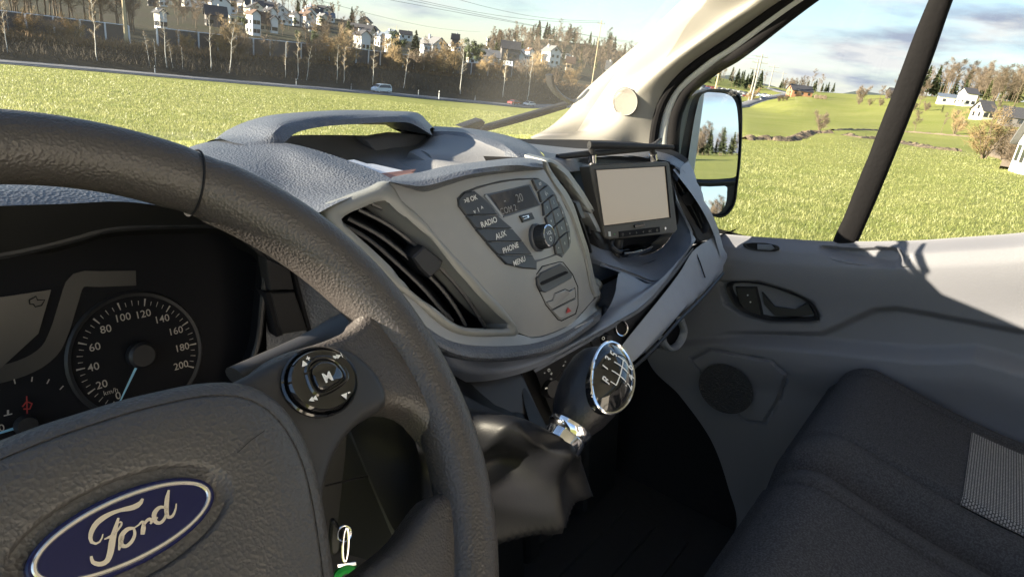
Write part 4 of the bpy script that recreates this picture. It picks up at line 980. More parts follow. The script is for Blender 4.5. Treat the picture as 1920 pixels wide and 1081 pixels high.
# ---------------- floor, firewall, bulkhead, roof, driver's side
mb = MB(); mb.slab([V3((-.4, .75, -1.0)), V3((1.45, .75, -1.0)), V3((1.45, -1.0, -1.0)), V3((-.4, -1.0, -1.0))], V3((0, 0, -.05)), M['floor'])
for k in range(7): mb.box((.95+.0*k, .55-.08*k, -.992), (.62, .018, .012), M['floor'])
mb.slab([V3((.35, .75, -.95)), V3((1.42, .75, -.95)), V3((1.42, .62, -.95)), V3((.35, .55, -.97))], V3((0, 0, -.04)), M['floor'], bev=.01)
VB(mb, 'cab_floor')
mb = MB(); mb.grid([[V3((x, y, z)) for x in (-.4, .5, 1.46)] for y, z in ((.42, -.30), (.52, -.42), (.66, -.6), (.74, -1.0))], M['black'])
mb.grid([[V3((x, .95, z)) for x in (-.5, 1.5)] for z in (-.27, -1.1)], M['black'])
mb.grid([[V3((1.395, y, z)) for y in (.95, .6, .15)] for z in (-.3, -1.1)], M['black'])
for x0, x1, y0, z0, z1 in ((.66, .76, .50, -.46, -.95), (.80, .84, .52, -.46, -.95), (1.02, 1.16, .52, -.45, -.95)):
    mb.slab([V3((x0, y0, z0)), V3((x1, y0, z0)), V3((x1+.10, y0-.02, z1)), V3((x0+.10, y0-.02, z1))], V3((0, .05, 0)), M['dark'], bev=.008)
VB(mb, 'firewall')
mb = MB(); mb.box((.5, -.98, -.35), (2.0, .03, 1.6), M['shell']); VB(mb, 'bulkhead')
mb = MB()
mb.grid([[V3((.5+(x-.5)*k, y, z)) for x in (-.36, -.1, .2, .5, .8, 1.1, 1.36)] for y, z, k in ((.27, .33, .86), (.20, .41, .9), (0, .47, .92), (-.5, .50, .95), (-.99, .50, .97))], M['shell'])
VB(mb, 'roof_lining')
def mirx(p): return V3((1.0-p.x, p.y, p.z))
# A-pillar trim; the other side is its mirror image
pl = [(1005, 262, 1.18), (1040, 243, 1.28), (1076, 212, 1.325), (1100, 180, 1.330), (1150, 135, 1.330), (1215, 80, 1.32), (1280, 28, 1.30), (1322, -2, 1.29), (1420, -70, 1.24)]
pm = [(1060, 264, 1.24), (1092, 252, 1.32), (1110, 232, 1.335), (1150, 190, 1.34), (1205, 140, 1.34), (1262, 98, 1.33), (1330, 48, 1.312), (1385, 8, 1.30), (1480, -62, 1.25)]
pr_ = [(1186, 270, 1.345), (1189, 255, 1.345), (1193, 235, 1.345), (1203, 208, 1.345), (1228, 168, 1.345), (1278, 120, 1.34), (1360, 62, 1.325), (1455, 0, 1.305), (1560, -66, 1.27)]
pr2 = [(1216, 285, 1.365), (1218, 262, 1.365), (1223, 225, 1.365), (1235, 190, 1.365), (1258, 155, 1.365), (1300, 115, 1.36), (1380, 60, 1.345), (1470, -2, 1.325), (1580, -70, 1.285)]
def CX(l, n=40): return curve([X_(a, b, c) for a, b, c in l], n)
A_, B2, C2, D_ = CX(pl), CX(pm), CX(pr_), CX(pr2)
for f, nm in ((lambda p: p, 'right'), (mirx, 'left')):
    mb = MB(); g = lambda L: [f(p) for p in L]
    mb.loft([g([p+V3((.02, .03, 0)) for p in A_]), g(A_), g(B2), g([p.lerp(q, .6)+V3((-.012, 0, 0)) for p, q in zip(B2, C2)]), g(C2), g(D_)], M['cream'], 24)
    pt = VB(mb, 'windscreen_pillar', sharp=60, label='cream windscreen pillar trim with round tweeter cover' if nm == 'right' else None)
    if nm == 'right':
        mb = MB(); c = X_(1173, 191, 1.338); N = (X_(1173, 165, 1.325)-c).normalized(); U = (X_(1195, 191, 1.330)-c); rU = U.length; rV = (X_(1173, 166, 1.322)-c).length
        fN = U.normalized().cross((X_(1173, 166, 1.322)-c).normalized()); fN = fN if fN.dot(-c) > 0 else -fN
        Uh = U.normalized(); Vh = (X_(1173, 166, 1.322)-c).normalized(); T = [2*math.pi*i/48 for i in range(48)]
        ta, tb, tc_ = X_(1150, 190, 1.331), X_(1196, 206, 1.333), X_(1205, 148, 1.330)
        fN = (tb-ta).cross(tc_-ta).normalized(); fN = fN if fN.x < 0 else -fN
        ring_ = lambda k, h: [PL(1173+22.5*k*math.cos(t), 191-26*k*math.sin(t), ta+fN*h, fN) for t in T]
        mb.grid([ring_(1.0, -.02), ring_(1.0, .003), ring_(.97, .0042), ring_(.93, .0035)], M['cream'], cu=True); mb.poly(ring_(.93, .0035), mat('tweeter_mesh', (.22, .20, .175), .8, bump=[('grain', 900, .8, .001)]))
        VB(mb, 'tweeter_cover', pt)
        mb = MB(); mb.loft([ring_(1.0, .0026), ring_(1.03, .0030), ring_(1.05, .0022)], M['dark'], 4, closed=True)
        VB(mb, 'tweeter_gap', pt)
    s1 = CX([(1224, 300, 1.372), (1225, 262, 1.372), (1231, 225, 1.372), (1243, 190, 1.372), (1268, 152, 1.372), (1320, 108, 1.366), (1372, 74, 1.356), (1473, 0, 1.332), (1600, -86, 1.29)])
    mb = MB(); mb.tube(g(s1), .0105, M['rubber'], 10); mb.loft([g(D_), g([p.lerp(q, .5)+V3((.01, 0, 0)) for p, q in zip(D_, s1)]), g(s1)], M['rubber'], 4); VB(mb, 'door_seal')
    s2 = CX([(1242, 310, 1.39), (1243, 262, 1.39), (1248, 225, 1.39), (1258, 195, 1.39), (1278, 162, 1.39), (1330, 118, 1.38), (1380, 84, 1.37), (1486, 4, 1.345), (1615, -86, 1.30)])
    mb = MB(); mb.tube(g(s2), .0125, M['paintw'], 12); VB(mb, 'door_frame')
    s3 = CX([(1261, 330, 1.395), (1262, 262, 1.395), (1266, 222, 1.395), (1275, 195, 1.395), (1292, 166, 1.395), (1345, 124, 1.385), (1390, 96, 1.375), (1505, 6, 1.35), (1640, -92, 1.305)])
    mb = MB(); mb.tube(g(s3), .0145, M['rubber'], 12); mb.loft([g([p+V3((.0, 0, 0)) for p in s3]), g([p+V3((.02, .02, 0)) for p in s2])], M['rubber'], 3); VB(mb, 'window_seal')
mb = MB(); mb.tube([w_ for w_ in curve([V3((1.40, y, z)) for y, z in [(s3[0].y+.01, s3[0].z), (s3[0].y, -.2), (s3[0].y-.0, -.33)]], 6)], .02, M['rubber'], 10)
# glass
wb = curve([V3((-.25, .80, -.15)), V3((.1, .92, -.17)), V3((.5, .96, -.175)), V3((.9, .92, -.17)), V3((1.32, .80, -.15))], 24)
wt_ = curve([V3((-.16, .29, .34)), V3((.1, .34, .355)), V3((.5, .37, .36)), V3((.9, .34, .355)), V3((1.22, .29, .34))], 24)
# tie the ends to the pillars
pe_ = [A_[int(i*39/23)] for i in range(24)]
cols_ = []
for i in range(24):
    t = i/23; cols_.append([wb[i].lerp(wt_[i], k/11)+V3((0, .05, .03))*math.sin(math.pi*k/11) for k in range(12)])
mb = MB(); mb.grid(cols_, M['ws']); glass = VB(mb, 'windscreen', sharp=None)
mb = MB(); mb.grid([[V3((1.385-.0*s, y, bz_(y)-.02)) for y in (.62, .3, 0, -.3, -.78)], [V3((1.375, y, .0)) for y in (.56, .3, 0, -.3, -.78)], [V3((1.34, y, .2)) for y in (.36, .25, 0, -.3, -.78)], [V3((1.27, y, .42)) for y in (.1, .08, 0, -.3, -.78)]], M['sg'])
VB(mb, 'side_window', sharp=None, label='passenger side window glass')
# dark divider bar of the side window
wb0, wb1 = X_(1560, 458, 1.372), X_(1606, 458, 1.372)
dl_ = [(1560, 458), (1605, 352), (1653, 230), (1702, 100), (1742, 0), (1800, -150)]; dr_ = [(1604, 459), (1640, 377), (1692, 250), (1746, 110), (1784, 0), (1845, -150)]
mb = MB(); dL = CX([(a, b, 1.365-.00018*max(0, 458-b)) for a, b in dl_], 22); dR_ = CX([(a, b, 1.365-.00018*max(0, 458-b)) for a, b in dr_], 22)
rq = random.Random(2)
dL = [p+V3((0, rq.uniform(-.0008, .0008), 0)) for p in dL]
mb.loft([[p+V3((.022, 0, 0)) for p in dL], dL, [p.lerp(q, .5)-V3((.005, 0, 0)) for p, q in zip(dL, dR_)], dR_, [p+V3((.022, 0, 0)) for p in dR_]], M['rubber'], 14)
VB(mb, 'window_divider', sharp=60, label='black upright bar dividing the side window')
# driver's door and body below the windows
mb = MB()
mb.box((-.40, -.1, -1.02), (.12, 1.5, .16), M['dark']); VB(mb, 'door_sill')
# unseen driver's door, set open to let more light in, hinged in front
def dd(a, z, o=0): c = math.cos(R(78)); s = math.sin(R(78)); return V3((-.42-a*s-o*c, .66-a*c+o*s, z))
mb = MB(); mb.slab([dd(0, -.17), dd(1.1, -.12), dd(1.12, -.6), dd(1.05, -1.2), dd(0, -1.2)], V3((.03, .08, 0)), M['door'], bev=.01)
dr = VB(mb, 'driver_door', label='unseen driver door set open to let light into the cab')
mb = MB(); mb.tube([dd(.02, -.15), dd(.35, .25), dd(.55, .38), dd(1.0, .40), dd(1.1, -.1)], .022, M['rubber'], 8); VB(mb, 'window_frame', dr)
for x in (-.37, 1.37):
    mb = MB(); mb.box((x, -.86, .1), (.10, .18, 1.0), M['shell']); VB(mb, 'rear_pillar')
mb = MB()
mb.grid([[V3((x, y, z)) for x in (-.45, 0, .5, 1, 1.45)] for y, z in ((.93, -.27), (1.05, -.33), (1.25, -.46), (1.38, -.7), (1.42, -1.2))], M['paintw']); VB(mb, 'bonnet')
for x, ys in ((-.47, (1.4, .9, .72)), (1.47, (1.4, .9, .3, -1.0))):
    mb = MB(); mb.grid([[V3((x, y, z)) for y in ys] for z in (-.36 if 1 else 0, -.7, -1.3)], M['paintw']); VB(mb, 'body_side')
# ---------------- seats
def cushion(x0, x1, y0, y1, ztop, zbot, name, lab):
    mb = MB(); NX, NYY = 40, 44; rows = []
    for j in range(NYY):
        t = j/(NYY-1); row = []
        for i in range(NX):
            s_ = i/(NX-1); x = x0+(x1-x0)*s_
            ex = min(s_, 1-s_)*(x1-x0)
            # profile along y: front face rolls up over the nose, then runs back with a slight dish
            L1_ = .16; tot = L1_+(y0-y1)
            d = t*tot
            if d < L1_-.05: y = y0+.018*math.sin(math.pi*d/(L1_)); z = zbot+(ztop-.05-zbot)*(d/(L1_-.05))
            elif d < L1_+.05: a = (d-(L1_-.05))/.10*math.pi/2; y = y0+.006-.055*(1-math.cos(a)); z = ztop-.05+.05*math.sin(a)
            else: q = (d-L1_-.05)/(tot-L1_-.05); y = y0-.049+(y1-y0+.049)*q; z = ztop-.03*math.sin(math.pi*min(1, q*1.1))*.8-.035*q
            z -= .045*(1-ss(ex, -.001, .045))**1.6
            seam = -.012*math.exp(-((ex-.075)/.006)**2)*ss(d, .05, .2) + .008*ss(ex, .02, .08)*ss(d, .14, .26)
            z += seam
            row.append(V3((x, y, z)))
        rows.append(row)
    mb.grid(rows, M['seat'])
    for e in (0, -1): mb.grid([[r[e] for r in rows], [V3((r[e].x, r[e].y, zbot-.02)) for r in rows]], M['seat'])
    c = VB(mb, name, sharp=70, label=lab); return c, rows
st1, _ = cushion(.41, .896, .108, -.42, -.468, -.62, 'seat', 'dark cloth middle seat cushion')
st2, r2_ = cushion(.902, 1.335, .112, -.42, -.462, -.62, 'seat', 'dark cloth outer seat cushion with a patterned stripe')
M['weave'] = None
def weave():
    m = bpy.data.materials.new('patterned_seat_stripe'); m.use_nodes = True; t = m.node_tree; b = t.nodes['Principled BSDF']; b.inputs['Roughness'].default_value = .85
    c = t.nodes.new('ShaderNodeTexCoord'); mp_ = t.nodes.new('ShaderNodeMapping'); mp_.inputs['Scale'].default_value = (1, 1, 1)
    br = t.nodes.new('ShaderNodeTexBrick'); br.inputs['Scale'].default_value = 22; br.inputs['Mortar Size'].default_value = .016; br.inputs['Mortar Smooth'].default_value = .3
    br.inputs['Brick Width'].default_value = .10; br.inputs['Row Height'].default_value = .075; br.inputs['Color1'].default_value = (.30, .29, .29, 1); br.inputs['Color2'].default_value = (.22, .22, .23, 1); br.inputs['Mortar'].default_value = (.035, .035, .04, 1)
    t.links.new(c.outputs['Object'], br.inputs['Vector']); t.links.new(br.outputs['Color'], b.inputs['Base Color']); return m
mb = MB(); rr_ = []
for r in r2_:
    seg = [p+V3((0, 0, .0022)) for p in r if .965 < p.x < 1.235]
    if seg[0].y < -.088 and seg[0].z > -.6: rr_.append(seg)
mb.grid(rr_, weave()); VB(mb, 'patterned_stripe', st2, sharp=None, label='light woven stripe across the dark seat')
def backrest(x0, x1):
    mb = MB(); rows = []
    for j in range(20):
        t = j/19; row = []
        for i in range(24):
            s_ = i/23; ex = min(s_, 1-s_)*(x1-x0)
            row.append(V3((x0+(x1-x0)*s_, -.45-.16*t+.05*math.sin(math.pi*s_)*(.4)-.05*(1-ss(ex, 0, .05))+.02*math.sin(math.pi*t), -.56+.66*t-.03*(1-ss(ex, 0, .06))*ss(t, .8, 1))))
        rows.append(row)
    mb.grid(rows, M['seat']); mb.grid([rows[-1], [p+V3((0, -.13, -.02)) for p in rows[-1]], [p+V3((0, -.13, -.66)) for p in rows[-1]]], M['seat'])
    mb.grid([[r[0] for r in rows], [r[0]+V3((0, -.13, 0)) for r in rows]], M['seat']); mb.grid([[r[-1] for r in rows], [r[-1]+V3((0, -.13, 0)) for r in rows]], M['seat']); return mb
VB(backrest(.41, .896), 'backrest', st1); VB(backrest(.902, 1.335), 'backrest', st2)
mb = MB(); mb.box((.88, -.15, -.78), (.9, .42, .34), M['dark']); VB(mb, 'seat_base')
st3, _ = cushion(-.30, .30, .02, -.50, -.62, -.75, 'seat', 'dark cloth driver seat cushion')
# ---------------- door mirror
def mx_(px, py, x): return X_(px, py, x)
MX = 1.62
mnP = X_(1340, 250, MX)
mn = V3((-.58, -.80, .075)).normalized()
def mp2(px, py, off=0): return PL(px, py, mnP+mn*off, mn)
outer = curve([mp2(x, y) for x, y in [(1316, 172), (1333, 167), (1365, 168), (1384, 174), (1390, 190), (1391, 240), (1388, 300), (1383, 345), (1378, 380), (1366, 400), (1350, 408), (1320, 400), (1292, 380), (1270, 340), (1268, 300), (1283, 230), (1296, 182)]], 70, True)
oc = sum(outer, V3())/70
mb = MB()
inner = [p.lerp(oc, .035)+mn*.004 for p in outer]; 
mb.loft([[p.lerp(oc, .35)-mn*.11 for p in outer], [p.lerp(oc, .12)-mn*.085 for p in outer], [p.lerp(oc, .01)-mn*.045 for p in outer], outer, [p.lerp(oc, .02)+mn*.004 for p in outer], inner, [p.lerp(oc, .045)-mn*.004 for p in outer]], M['dark'], 20, closed=True)
mb.poly([p.lerp(oc, .35)-mn*.11 for p in outer], M['dark'])
# face plate around the two glasses
mb.poly([p.lerp(oc, .045)-mn*.002 for p in outer], M['dark'])
mb.loft([mp and [mp2(x, y, .006) for x, y in [(1283, 335), (1330, 338), (1379, 334)]], [mp2(x, y, .010) for x, y in [(1283, 341), (1330, 344), (1378, 340)]], [mp2(x, y, .006) for x, y in [(1283, 348), (1330, 350), (1376, 348)]]], M['dark'], 6)
mir = VB(mb, 'door_mirror', label='black door mirror with two mirror glasses')
gm1 = curve([mp2(x, y, .003) for x, y in [(1317, 176), (1345, 174), (1366, 178), (1378, 190), (1383, 214), (1385, 260), (1383, 300), (1380, 328), (1375, 333), (1330, 336), (1290, 333), (1288, 320), (1296, 260), (1306, 205)]], 60, True, True)
mb = MB(); mb.poly(gm1, M['mirror']); VB(mb, 'mirror_glass', mir, sharp=None, label='large upper mirror glass')
mn2 = (mn+V3((-.02, -.0, .065))).normalized()
g2c = mp2(1330, 375, .003)
g2 = curve([PL(x, y, g2c, mn2) for x, y in [(1290, 349), (1325, 349), (1360, 349), (1363, 360), (1361, 380), (1352, 396), (1338, 400), (1310, 385), (1292, 365)]], 50, True)
mb = MB(); mb.poly(g2, M['mirror']); VB(mb, 'mirror_glass', mir, sharp=None, label='small lower wide angle glass')
mb = MB()
tr_ = [X_(1272, 205, 1.46), X_(1280, 180, 1.50), X_(1300, 166, 1.56)]
sg1 = CX([(1287, 182, 1.50), (1276, 230, 1.49), (1268, 280, 1.48), (1266, 320, 1.47)], 16); sg2 = [mp2(x, y, -.01) for x, y in []] 
e_ = curve([mp2(x, y, -.004) for x, y in [(1316, 170), (1299, 185), (1285, 240), (1274, 300), (1272, 338)]], 16)
mb.loft([[p+V3((0, .10, 0)) for p in sg1], sg1, e_], mat('mirror_arm_plastic', (.07, .07, .07), .5), 8)
VB(mb, 'mirror_arm', mir)
# ---------------- wiper (outside, on the windscreen)
mb = MB()
p0, p1, p2 = Y_(905, 239, .99), Y_(1000, 212, .96), Y_(1088, 188, .90)
mb.tube(curve([p0+V3((-.02, .0, -.003)), p0, p1, p2, p2+V3((.10, -.04, .02))], 24), .010, M['dark'], 8, r2=.6)
mb.tube(curve([Y_(870, 244, .99), Y_(905, 243, .985), Y_(1000, 218, .955), Y_(1060, 200, .93)], 16), .006, M['rubber'], 6)
mb.slab([Y_(866, 238, .985), Y_(905, 224, .985), Y_(911, 230, .985), Y_(905, 240, .985), Y_(880, 244, .985)], V3((.01, .03, .0)), M['dark'], bev=.003)
VB(mb, 'wiper')
mb = MB()
pa = [Y_(1030, 140, .86), Y_(1034, 160, .86), Y_(1048, 178, .86), Y_(1068, 190, .86), Y_(1088, 200, .86)]  # dark tube modelled in place of the wiper arm's reflection in the glass
mb.tube(curve(pa, 20), .011, M['dark'], 8, r2=.5); VB(mb, 'wiper', label='solid stand-in for the wiper arm reflected in the windscreen')
# ================================================================== loose things in the cab
mon = thing('monitor', 'small dark rear view monitor with two folded aerials on the dashboard', 'monitor', (.92, .43, -.27))
def OB(mb, name, parent, **k):
    o = mb.build(name, parent, **k); L_ = V3((0, 0, 0)); p = parent
    while p: L_ += p.location; p = p.parent
    o.data.transform(Matrix.Translation(-L_)); return o
mTL, mTR, mBL = V3((.83, .469, -.137)), V3((1.0, .425, -.129)), V3((.845, .437, -.243))
mnn = (mTR-mTL).cross(mBL-mTL).normalized(); mnn = mnn if mnn.y < 0 else -mnn
def mo(px, py, off=0): return PL(px, py, mTL+mnn*off, mnn)
mb = MB()
cs = [(1106, 312), (1112, 308), (1250, 302), (1256, 306), (1271, 430), (1266, 437), (1142, 449), (1134, 444)]
mb.slab([mo(x, y) for x, y in cs], -mnn*.022, M['case'], bev=.002)
body = OB(mb, 'monitor_case', mon)
mb = MB(); rw = [(1118, 318), (1249, 311), (1258, 408), (1133, 424)]
out = [mo(*p, .0030) for p in rw]; inn = [p.lerp(sum(out, V3())/4, .02)-mnn*.0022 for p in out]; ou2 = [p.lerp(sum(out, V3())/4, -.015)-mnn*.0032 for p in out]; mb.grid([ou2, out], M['case'], cu=True)
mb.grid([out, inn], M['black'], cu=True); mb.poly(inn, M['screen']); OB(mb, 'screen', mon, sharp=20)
mb = MB(); ks = [mo(x, y, .0015) for x, y in [(1161, 434), (1237, 425), (1238, 435), (1162, 445)]]; mb.slab(ks, -mnn*.003, M['black'], bev=.0004)
U = (mTR-mTL).normalized(); V = mnn.cross(U); V = V if V.z > 0 else -V
for i, t in enumerate(['[ ]', '<', '>', '<', 'ESC', 'O']):
    x = 1168+i*12.8; y = 439-i*1.5; mb.text(t, .0062 if len(t) == 1 else .0045, mo(x, y, .0019), U, V, M['seg'])
OB(mb, 'key_strip', mon)
mb = MB(); mb.slab([mo(x, y, .003) for x, y in [(1190, 422), (1208, 419), (1209, 424), (1191, 427)]], -mnn*.004, M['gloss'], bev=.0006); OB(mb, 'button', mon)
mb = MB(); mb.lathe([(.0001, .001), (.0022, .001), (.0022, -.001)], M['silver'], mo(1247, 428, .0005), mnn, 12); OB(mb, 'sensor', mon)
mb = MB(); mb.slab([mo(x, y, .0015) for x, y in [(1141, 434), (1145, 434), (1146, 443), (1142, 443)]], -mnn*.002, M['white'], bev=.0003); OB(mb, 'indicator', mon)
mb = MB(); g_ = mat('led_green', (.1, .3, .1), .4); mb.lathe([(.0001, .001), (.0010, .001), (.0010, -.001)], g_, mo(1152, 439, .0005), mnn, 8); OB(mb, 'indicator', mon)
for (bx, by, tx, ty, ex, ey, e2x, e2y) in ((1111, 306, 1109, 272, 1262, 276, 0, 0), (1226, 300, 1222, 276, 1212, 265, 0, 0)):
    mb = MB(); b_ = mo(bx, by, -.010); t_ = mo(tx, ty, -.004)
    mb.tube([b_, b_.lerp(t_, .42)], .0060, M['chrome'], 14); mb.tube([b_.lerp(t_, .40), b_.lerp(t_, .48)], .0066, M['chrome'], 14); mb.tube([b_.lerp(t_, .42), t_], .0050, M['dark'], 12)
    if bx < 1200:
        e = mo(ex, ey, .03); d = (e-t_).normalized(); mb.tube([t_-d*.004, t_, t_.lerp(e, .5), t_.lerp(e, .52), e], [.0058, .0062, .0060, .0052, .0036], M['dark'], 12)
    else:
        e = Y_(1045, 294, .50); mb.tube([t_+V3((.012, 0, .002)), t_, t_.lerp(e, .6), e], [.006, .0062, .0055, .0042], M['dark'], 12)
        e = mo(1238, 263, -.03); mb.tube([t_, e], [.004, .004], M['dark'], 8)
    OB(mb, 'aerial', mon)
mb = MB(); s0_ = mo(1160, 447, -.014); mb.tube([s0_, s0_+V3((.0, .0, -.03))], .008, M['dark'], 12); mb.tube(curve([mo(1150, 446, -.012), Y_(1146, 460, .43), Y_(1160, 472, .42), Y_(1178, 470, .42)], 12), .0035, M['dark'], 8)
OB(mb, 'mounting_foot', mon)
dv_ = thing('charger', 'flat black charger lying in the tray below the monitor', 'charger', (.93, .41, -.28))
mb = MB(); mb.slab(curve([Y_(x, y, z) for x, y, z in [(1168, 462, .43), (1200, 455, .44), (1222, 457, .43), (1222, 462, .42), (1200, 470, .41), (1172, 474, .41)]], 24, True), V3((0, .002, -.008)), M['gloss'], bev=.0015); OB(mb, 'charger_body', dv_)
mb = MB(); mb.tube(C3([(1172, 474.5, .409), (1200, 471, .409), (1223, 462, .419)], 10), .0014, M['silver'], 6); OB(mb, 'edge_trim', dv_)
pa_ = thing('papers', 'white and reddish leaflets lying in the dashboard tray', 'paper', (.44, .5, -.15))
for i, (pts, m_) in enumerate([([(640, 294, .52), (664, 292, .54), (740, 316, .50), (712, 326, .46)], M['paper']), ([(655, 298, .505), (700, 300, .52), (772, 316, .49), (730, 328, .46)], M['paper']), ([(706, 318, .47), (780, 310, .50), (776, 314, .49), (735, 331, .452)], M['paperr']), ([(720, 323, .465), (772, 316, .48), (790, 320, .47), (745, 334, .45)], M['paperr'])]):
    mb = MB(); mb.slab([Y_(*p)+V3((0, 0, -.004)) for p in pts], V3((0, 0, -.0012)), m_, bev=.0002); OB(mb, 'sheet', pa_, label='reddish sheet' if m_ == M['paperr'] else 'white sheet')
ky = thing('key_ring', 'ignition key with a metal ring and round green tag', 'key', tuple(Y_(652, 1010, .30)))
kN = V3((-.5, -.75, .4)).normalized()
def kp(x, y, o=0): return PL(x, y, Y_(648, 1030, .30)+kN*o, kN)
mb = MB(); ctr_ = kp(646, 1000); rad_ = .0001
T = [2*math.pi*i/40 for i in range(40)]
e1 = (kp(649, 990)-kp(646, 1045)); a_ = e1.length/2*1.15; Ua = e1.normalized(); Va = kN.cross(Ua)
cR = kp(648, 1020)
mb.tube([cR+Ua*(a_*math.cos(t))+Va*(a_*.16*math.sin(t)) for t in T], .0011, M['chrome'], 8, closed=True)
cR2 = kp(646, 1000); mb.tube([cR2+Ua*(.006*math.cos(t))+Va*(.005*math.sin(t)) for t in T], .0008, M['chrome'], 8, closed=True)
mb.slab([kp(632, 1057, .001), kp(668, 1052, .001), kp(669, 1059, .001), kp(633, 1064, .001)], -kN*.002, M['chrome'], bev=.0005)
OB(mb, 'ring', ky)
mb = MB(); gc = kp(650, 1084, .0); gr = (kp(676, 1080)-gc).length
mb.lathe([(gr*.45, .002), (gr*.75, .0035), (gr, .002), (gr, -.003), (gr*.45, -.003), (gr*.45, .002)], M['green'], gc, kN, 32); mb.lathe([(.0001, .001), (gr*.45, .001)], M['dark'], gc, kN, 20); OB(mb, 'tag', ky)
mb = MB(); mb.slab(curve([kp(x, y, -.004) for x, y in [(622, 978), (634, 984), (642, 1000), (640, 1030), (628, 1042), (618, 1030)]], 20, True), -kN*.01, M['dark'], bev=.002); OB(mb, 'key_head', ky)
# ================================================================== THE LAND OUTSIDE
TB = {
 0:  [(0, -1.65), (12, -2.7), (50, -5.2), (106, -8.9), (114, -9.1), (118, -8.6), (148, -6.3), (152, -6), (300, -1), (520, 8), (800, 10), (3000, 0)],
 16: [(0, -1.65), (12, -2.75), (50, -5.6), (120, -9.8), (129, -10.1), (133, -9.5), (154, -7.05), (200, -5), (320, 0), (560, 7), (800, 8), (3000, -10)],
 25: [(0, -1.65), (12, -2.8), (50, -5.8), (128, -10.5), (137, -10.7), (141, -10.1), (163, -7.3), (210, -5.2), (330, 0), (560, 7.3), (800, 8), (3000, -10)],
 32: [(0, -1.65), (12, -2.8), (52, -6), (137, -11.1), (147, -11.3), (151, -10.7), (176, -7.4), (225, -5), (340, 1), (520, 11), (800, 11), (3000, -10)],
 39: [(0, -1.65), (12, -2.8), (55, -6.2), (149, -11.6), (160, -11.8), (164, -11.2), (193, -7.1), (240, -5), (350, 0), (520, 10), (800, 8), (3000, -10)],
 43: [(0, -1.65), (12, -2.8), (58, -6.4), (158, -12), (170, -12.1), (175, -11.5), (205, -7.2), (250, -6), (400, -3), (600, 1), (900, 4), (3000, -10)],
 48: [(0, -1.65), (12, -2.8), (60, -6.4), (173, -12.8), (186, -12.9), (191, -12.3), (222, -7.6), (260, -6), (400, -3), (650, 2.4), (900, 4), (3000, 0)],
 54.5:[(0, -1.65), (12, -2.7), (62, -6.2), (198, -13.9), (212, -13.9), (218, -13.1), (250, -7), (290, -6), (400, 1), (560, 16), (900, 15), (3000, 0)],
 60: [(0, -1.65), (12, -2.6), (62, -6.0), (232, -13.2), (248, -13.2), (254, -12.6), (290, -8), (330, -6), (450, 2), (600, 18), (900, 15), (3000, 0)],
 66: [(0, -1.65), (12, -2.6), (62, -5.8), (250, -12.4), (302, -12.9), (308, -12.4), (340, -9), (380, -7), (500, -2), (700, 10), (1000, 12), (3000, 0)],
 72: [(0, -1.65), (12, -2.6), (55, -5.4), (100, -7.7), (115, -7.3), (150, -7.7), (360, -10.4), (385, -10.4), (430, -6), (600, .5), (900, 4), (3000, 6)],
 76: [(0, -1.65), (12, -2.5), (50, -4.9), (92, -6.6), (110, -6.9), (150, -7.3), (250, -7.4), (300, -6.6), (420, -.8), (560, 2.5), (900, 4), (3000, 10)],
 80: [(0, -1.65), (12, -2.45), (50, -4.5), (95, -6.0), (118, -5.7), (150, -5.9), (230, -6.2), (290, -5), (420, .4), (520, 4.4), (900, 6), (3000, 26)],
 84: [(0, -1.65), (12, -2.4), (50, -4.2), (100, -5.3), (122, -5.5), (160, -5.6), (210, -5), (280, -2), (330, 2.4), (450, 7.5), (900, 12), (3000, 30)],
 89: [(0, -1.65), (12, -2.3), (50, -3.6), (108, -4.8), (125, -4.9), (160, -4), (200, -2.1), (250, .5), (320, 4.6), (420, 9), (900, 15), (3000, 30)],
 96: [(0, -1.65), (12, -2.2), (50, -3.2), (110, -4.3), (125, -4), (160, -3), (200, -1), (250, 3), (320, 8), (420, 13), (900, 18), (3000, 30)],
 110:[(0, -1.65), (12, -2.0), (50, -2.4), (100, -2.6), (120, -2), (150, 0), (190, 3), (240, 7), (300, 11), (400, 15), (900, 20), (3000, 30)],
 135:[(0, -1.65), (12, -1.75), (50, -1.2), (90, 0), (110, 1), (140, 4), (180, 8), (230, 13), (300, 16), (400, 20), (900, 25), (3000, 40)],
 165:[(0, -1.65), (12, -1.7), (50, -.8), (80, .8), (100, 2.4), (130, 5.6), (160, 9), (220, 13), (300, 11), (400, 14), (900, 25), (3000, 40)],
 180:[(0, -1.65), (12, -1.7), (50, -.9), (80, .4), (100, 1.4), (130, 2.8), (160, 4), (220, 6), (300, 9), (400, 12), (900, 20), (3000, 30)],
 220:[(0, -1.65), (12, -1.7), (50, -2), (80, -2), (100, -2), (130, -2), (160, -1), (220, 1), (300, 5), (400, 9), (900, 12), (3000, 20)],
 300:[(0, -1.65), (12, -2.4), (50, -4.6), (106, -7.9), (114, -8.1), (118, -7.6), (148, -5.3), (152, -5), (300, -1), (520, 8), (800, 10), (3000, 0)],
}
KA = sorted(TB); TBA = KA+[360]; TBV = [TB[k] for k in KA]+[TB[0]]
def column(az):
    az = az % 360
    i = bisect.bisect_right(TBA, az)-1; i = min(i, len(TBA)-2); t = (az-TBA[i])/(TBA[i+1]-TBA[i])
    return [(a[0]*(1-t)+b[0]*t, a[1]*(1-t)+b[1]*t) for a, b in zip(TBV[i], TBV[i+1])]
def hz(az, r):
    c = column(az)
    for a, b in zip(c[:-1], c[1:]):
        if r <= b[0]: t = (r-a[0])/(b[0]-a[0]); return a[1]+(b[1]-a[1])*t
    return c[-1][1]
def gp(az, r, dz=0): a = R(az); return V3((r*math.sin(a), r*math.cos(a), hz(az, r)+dz))
def azr(p): return math.degrees(math.atan2(p.x, p.y)), math.hypot(p.x, p.y)
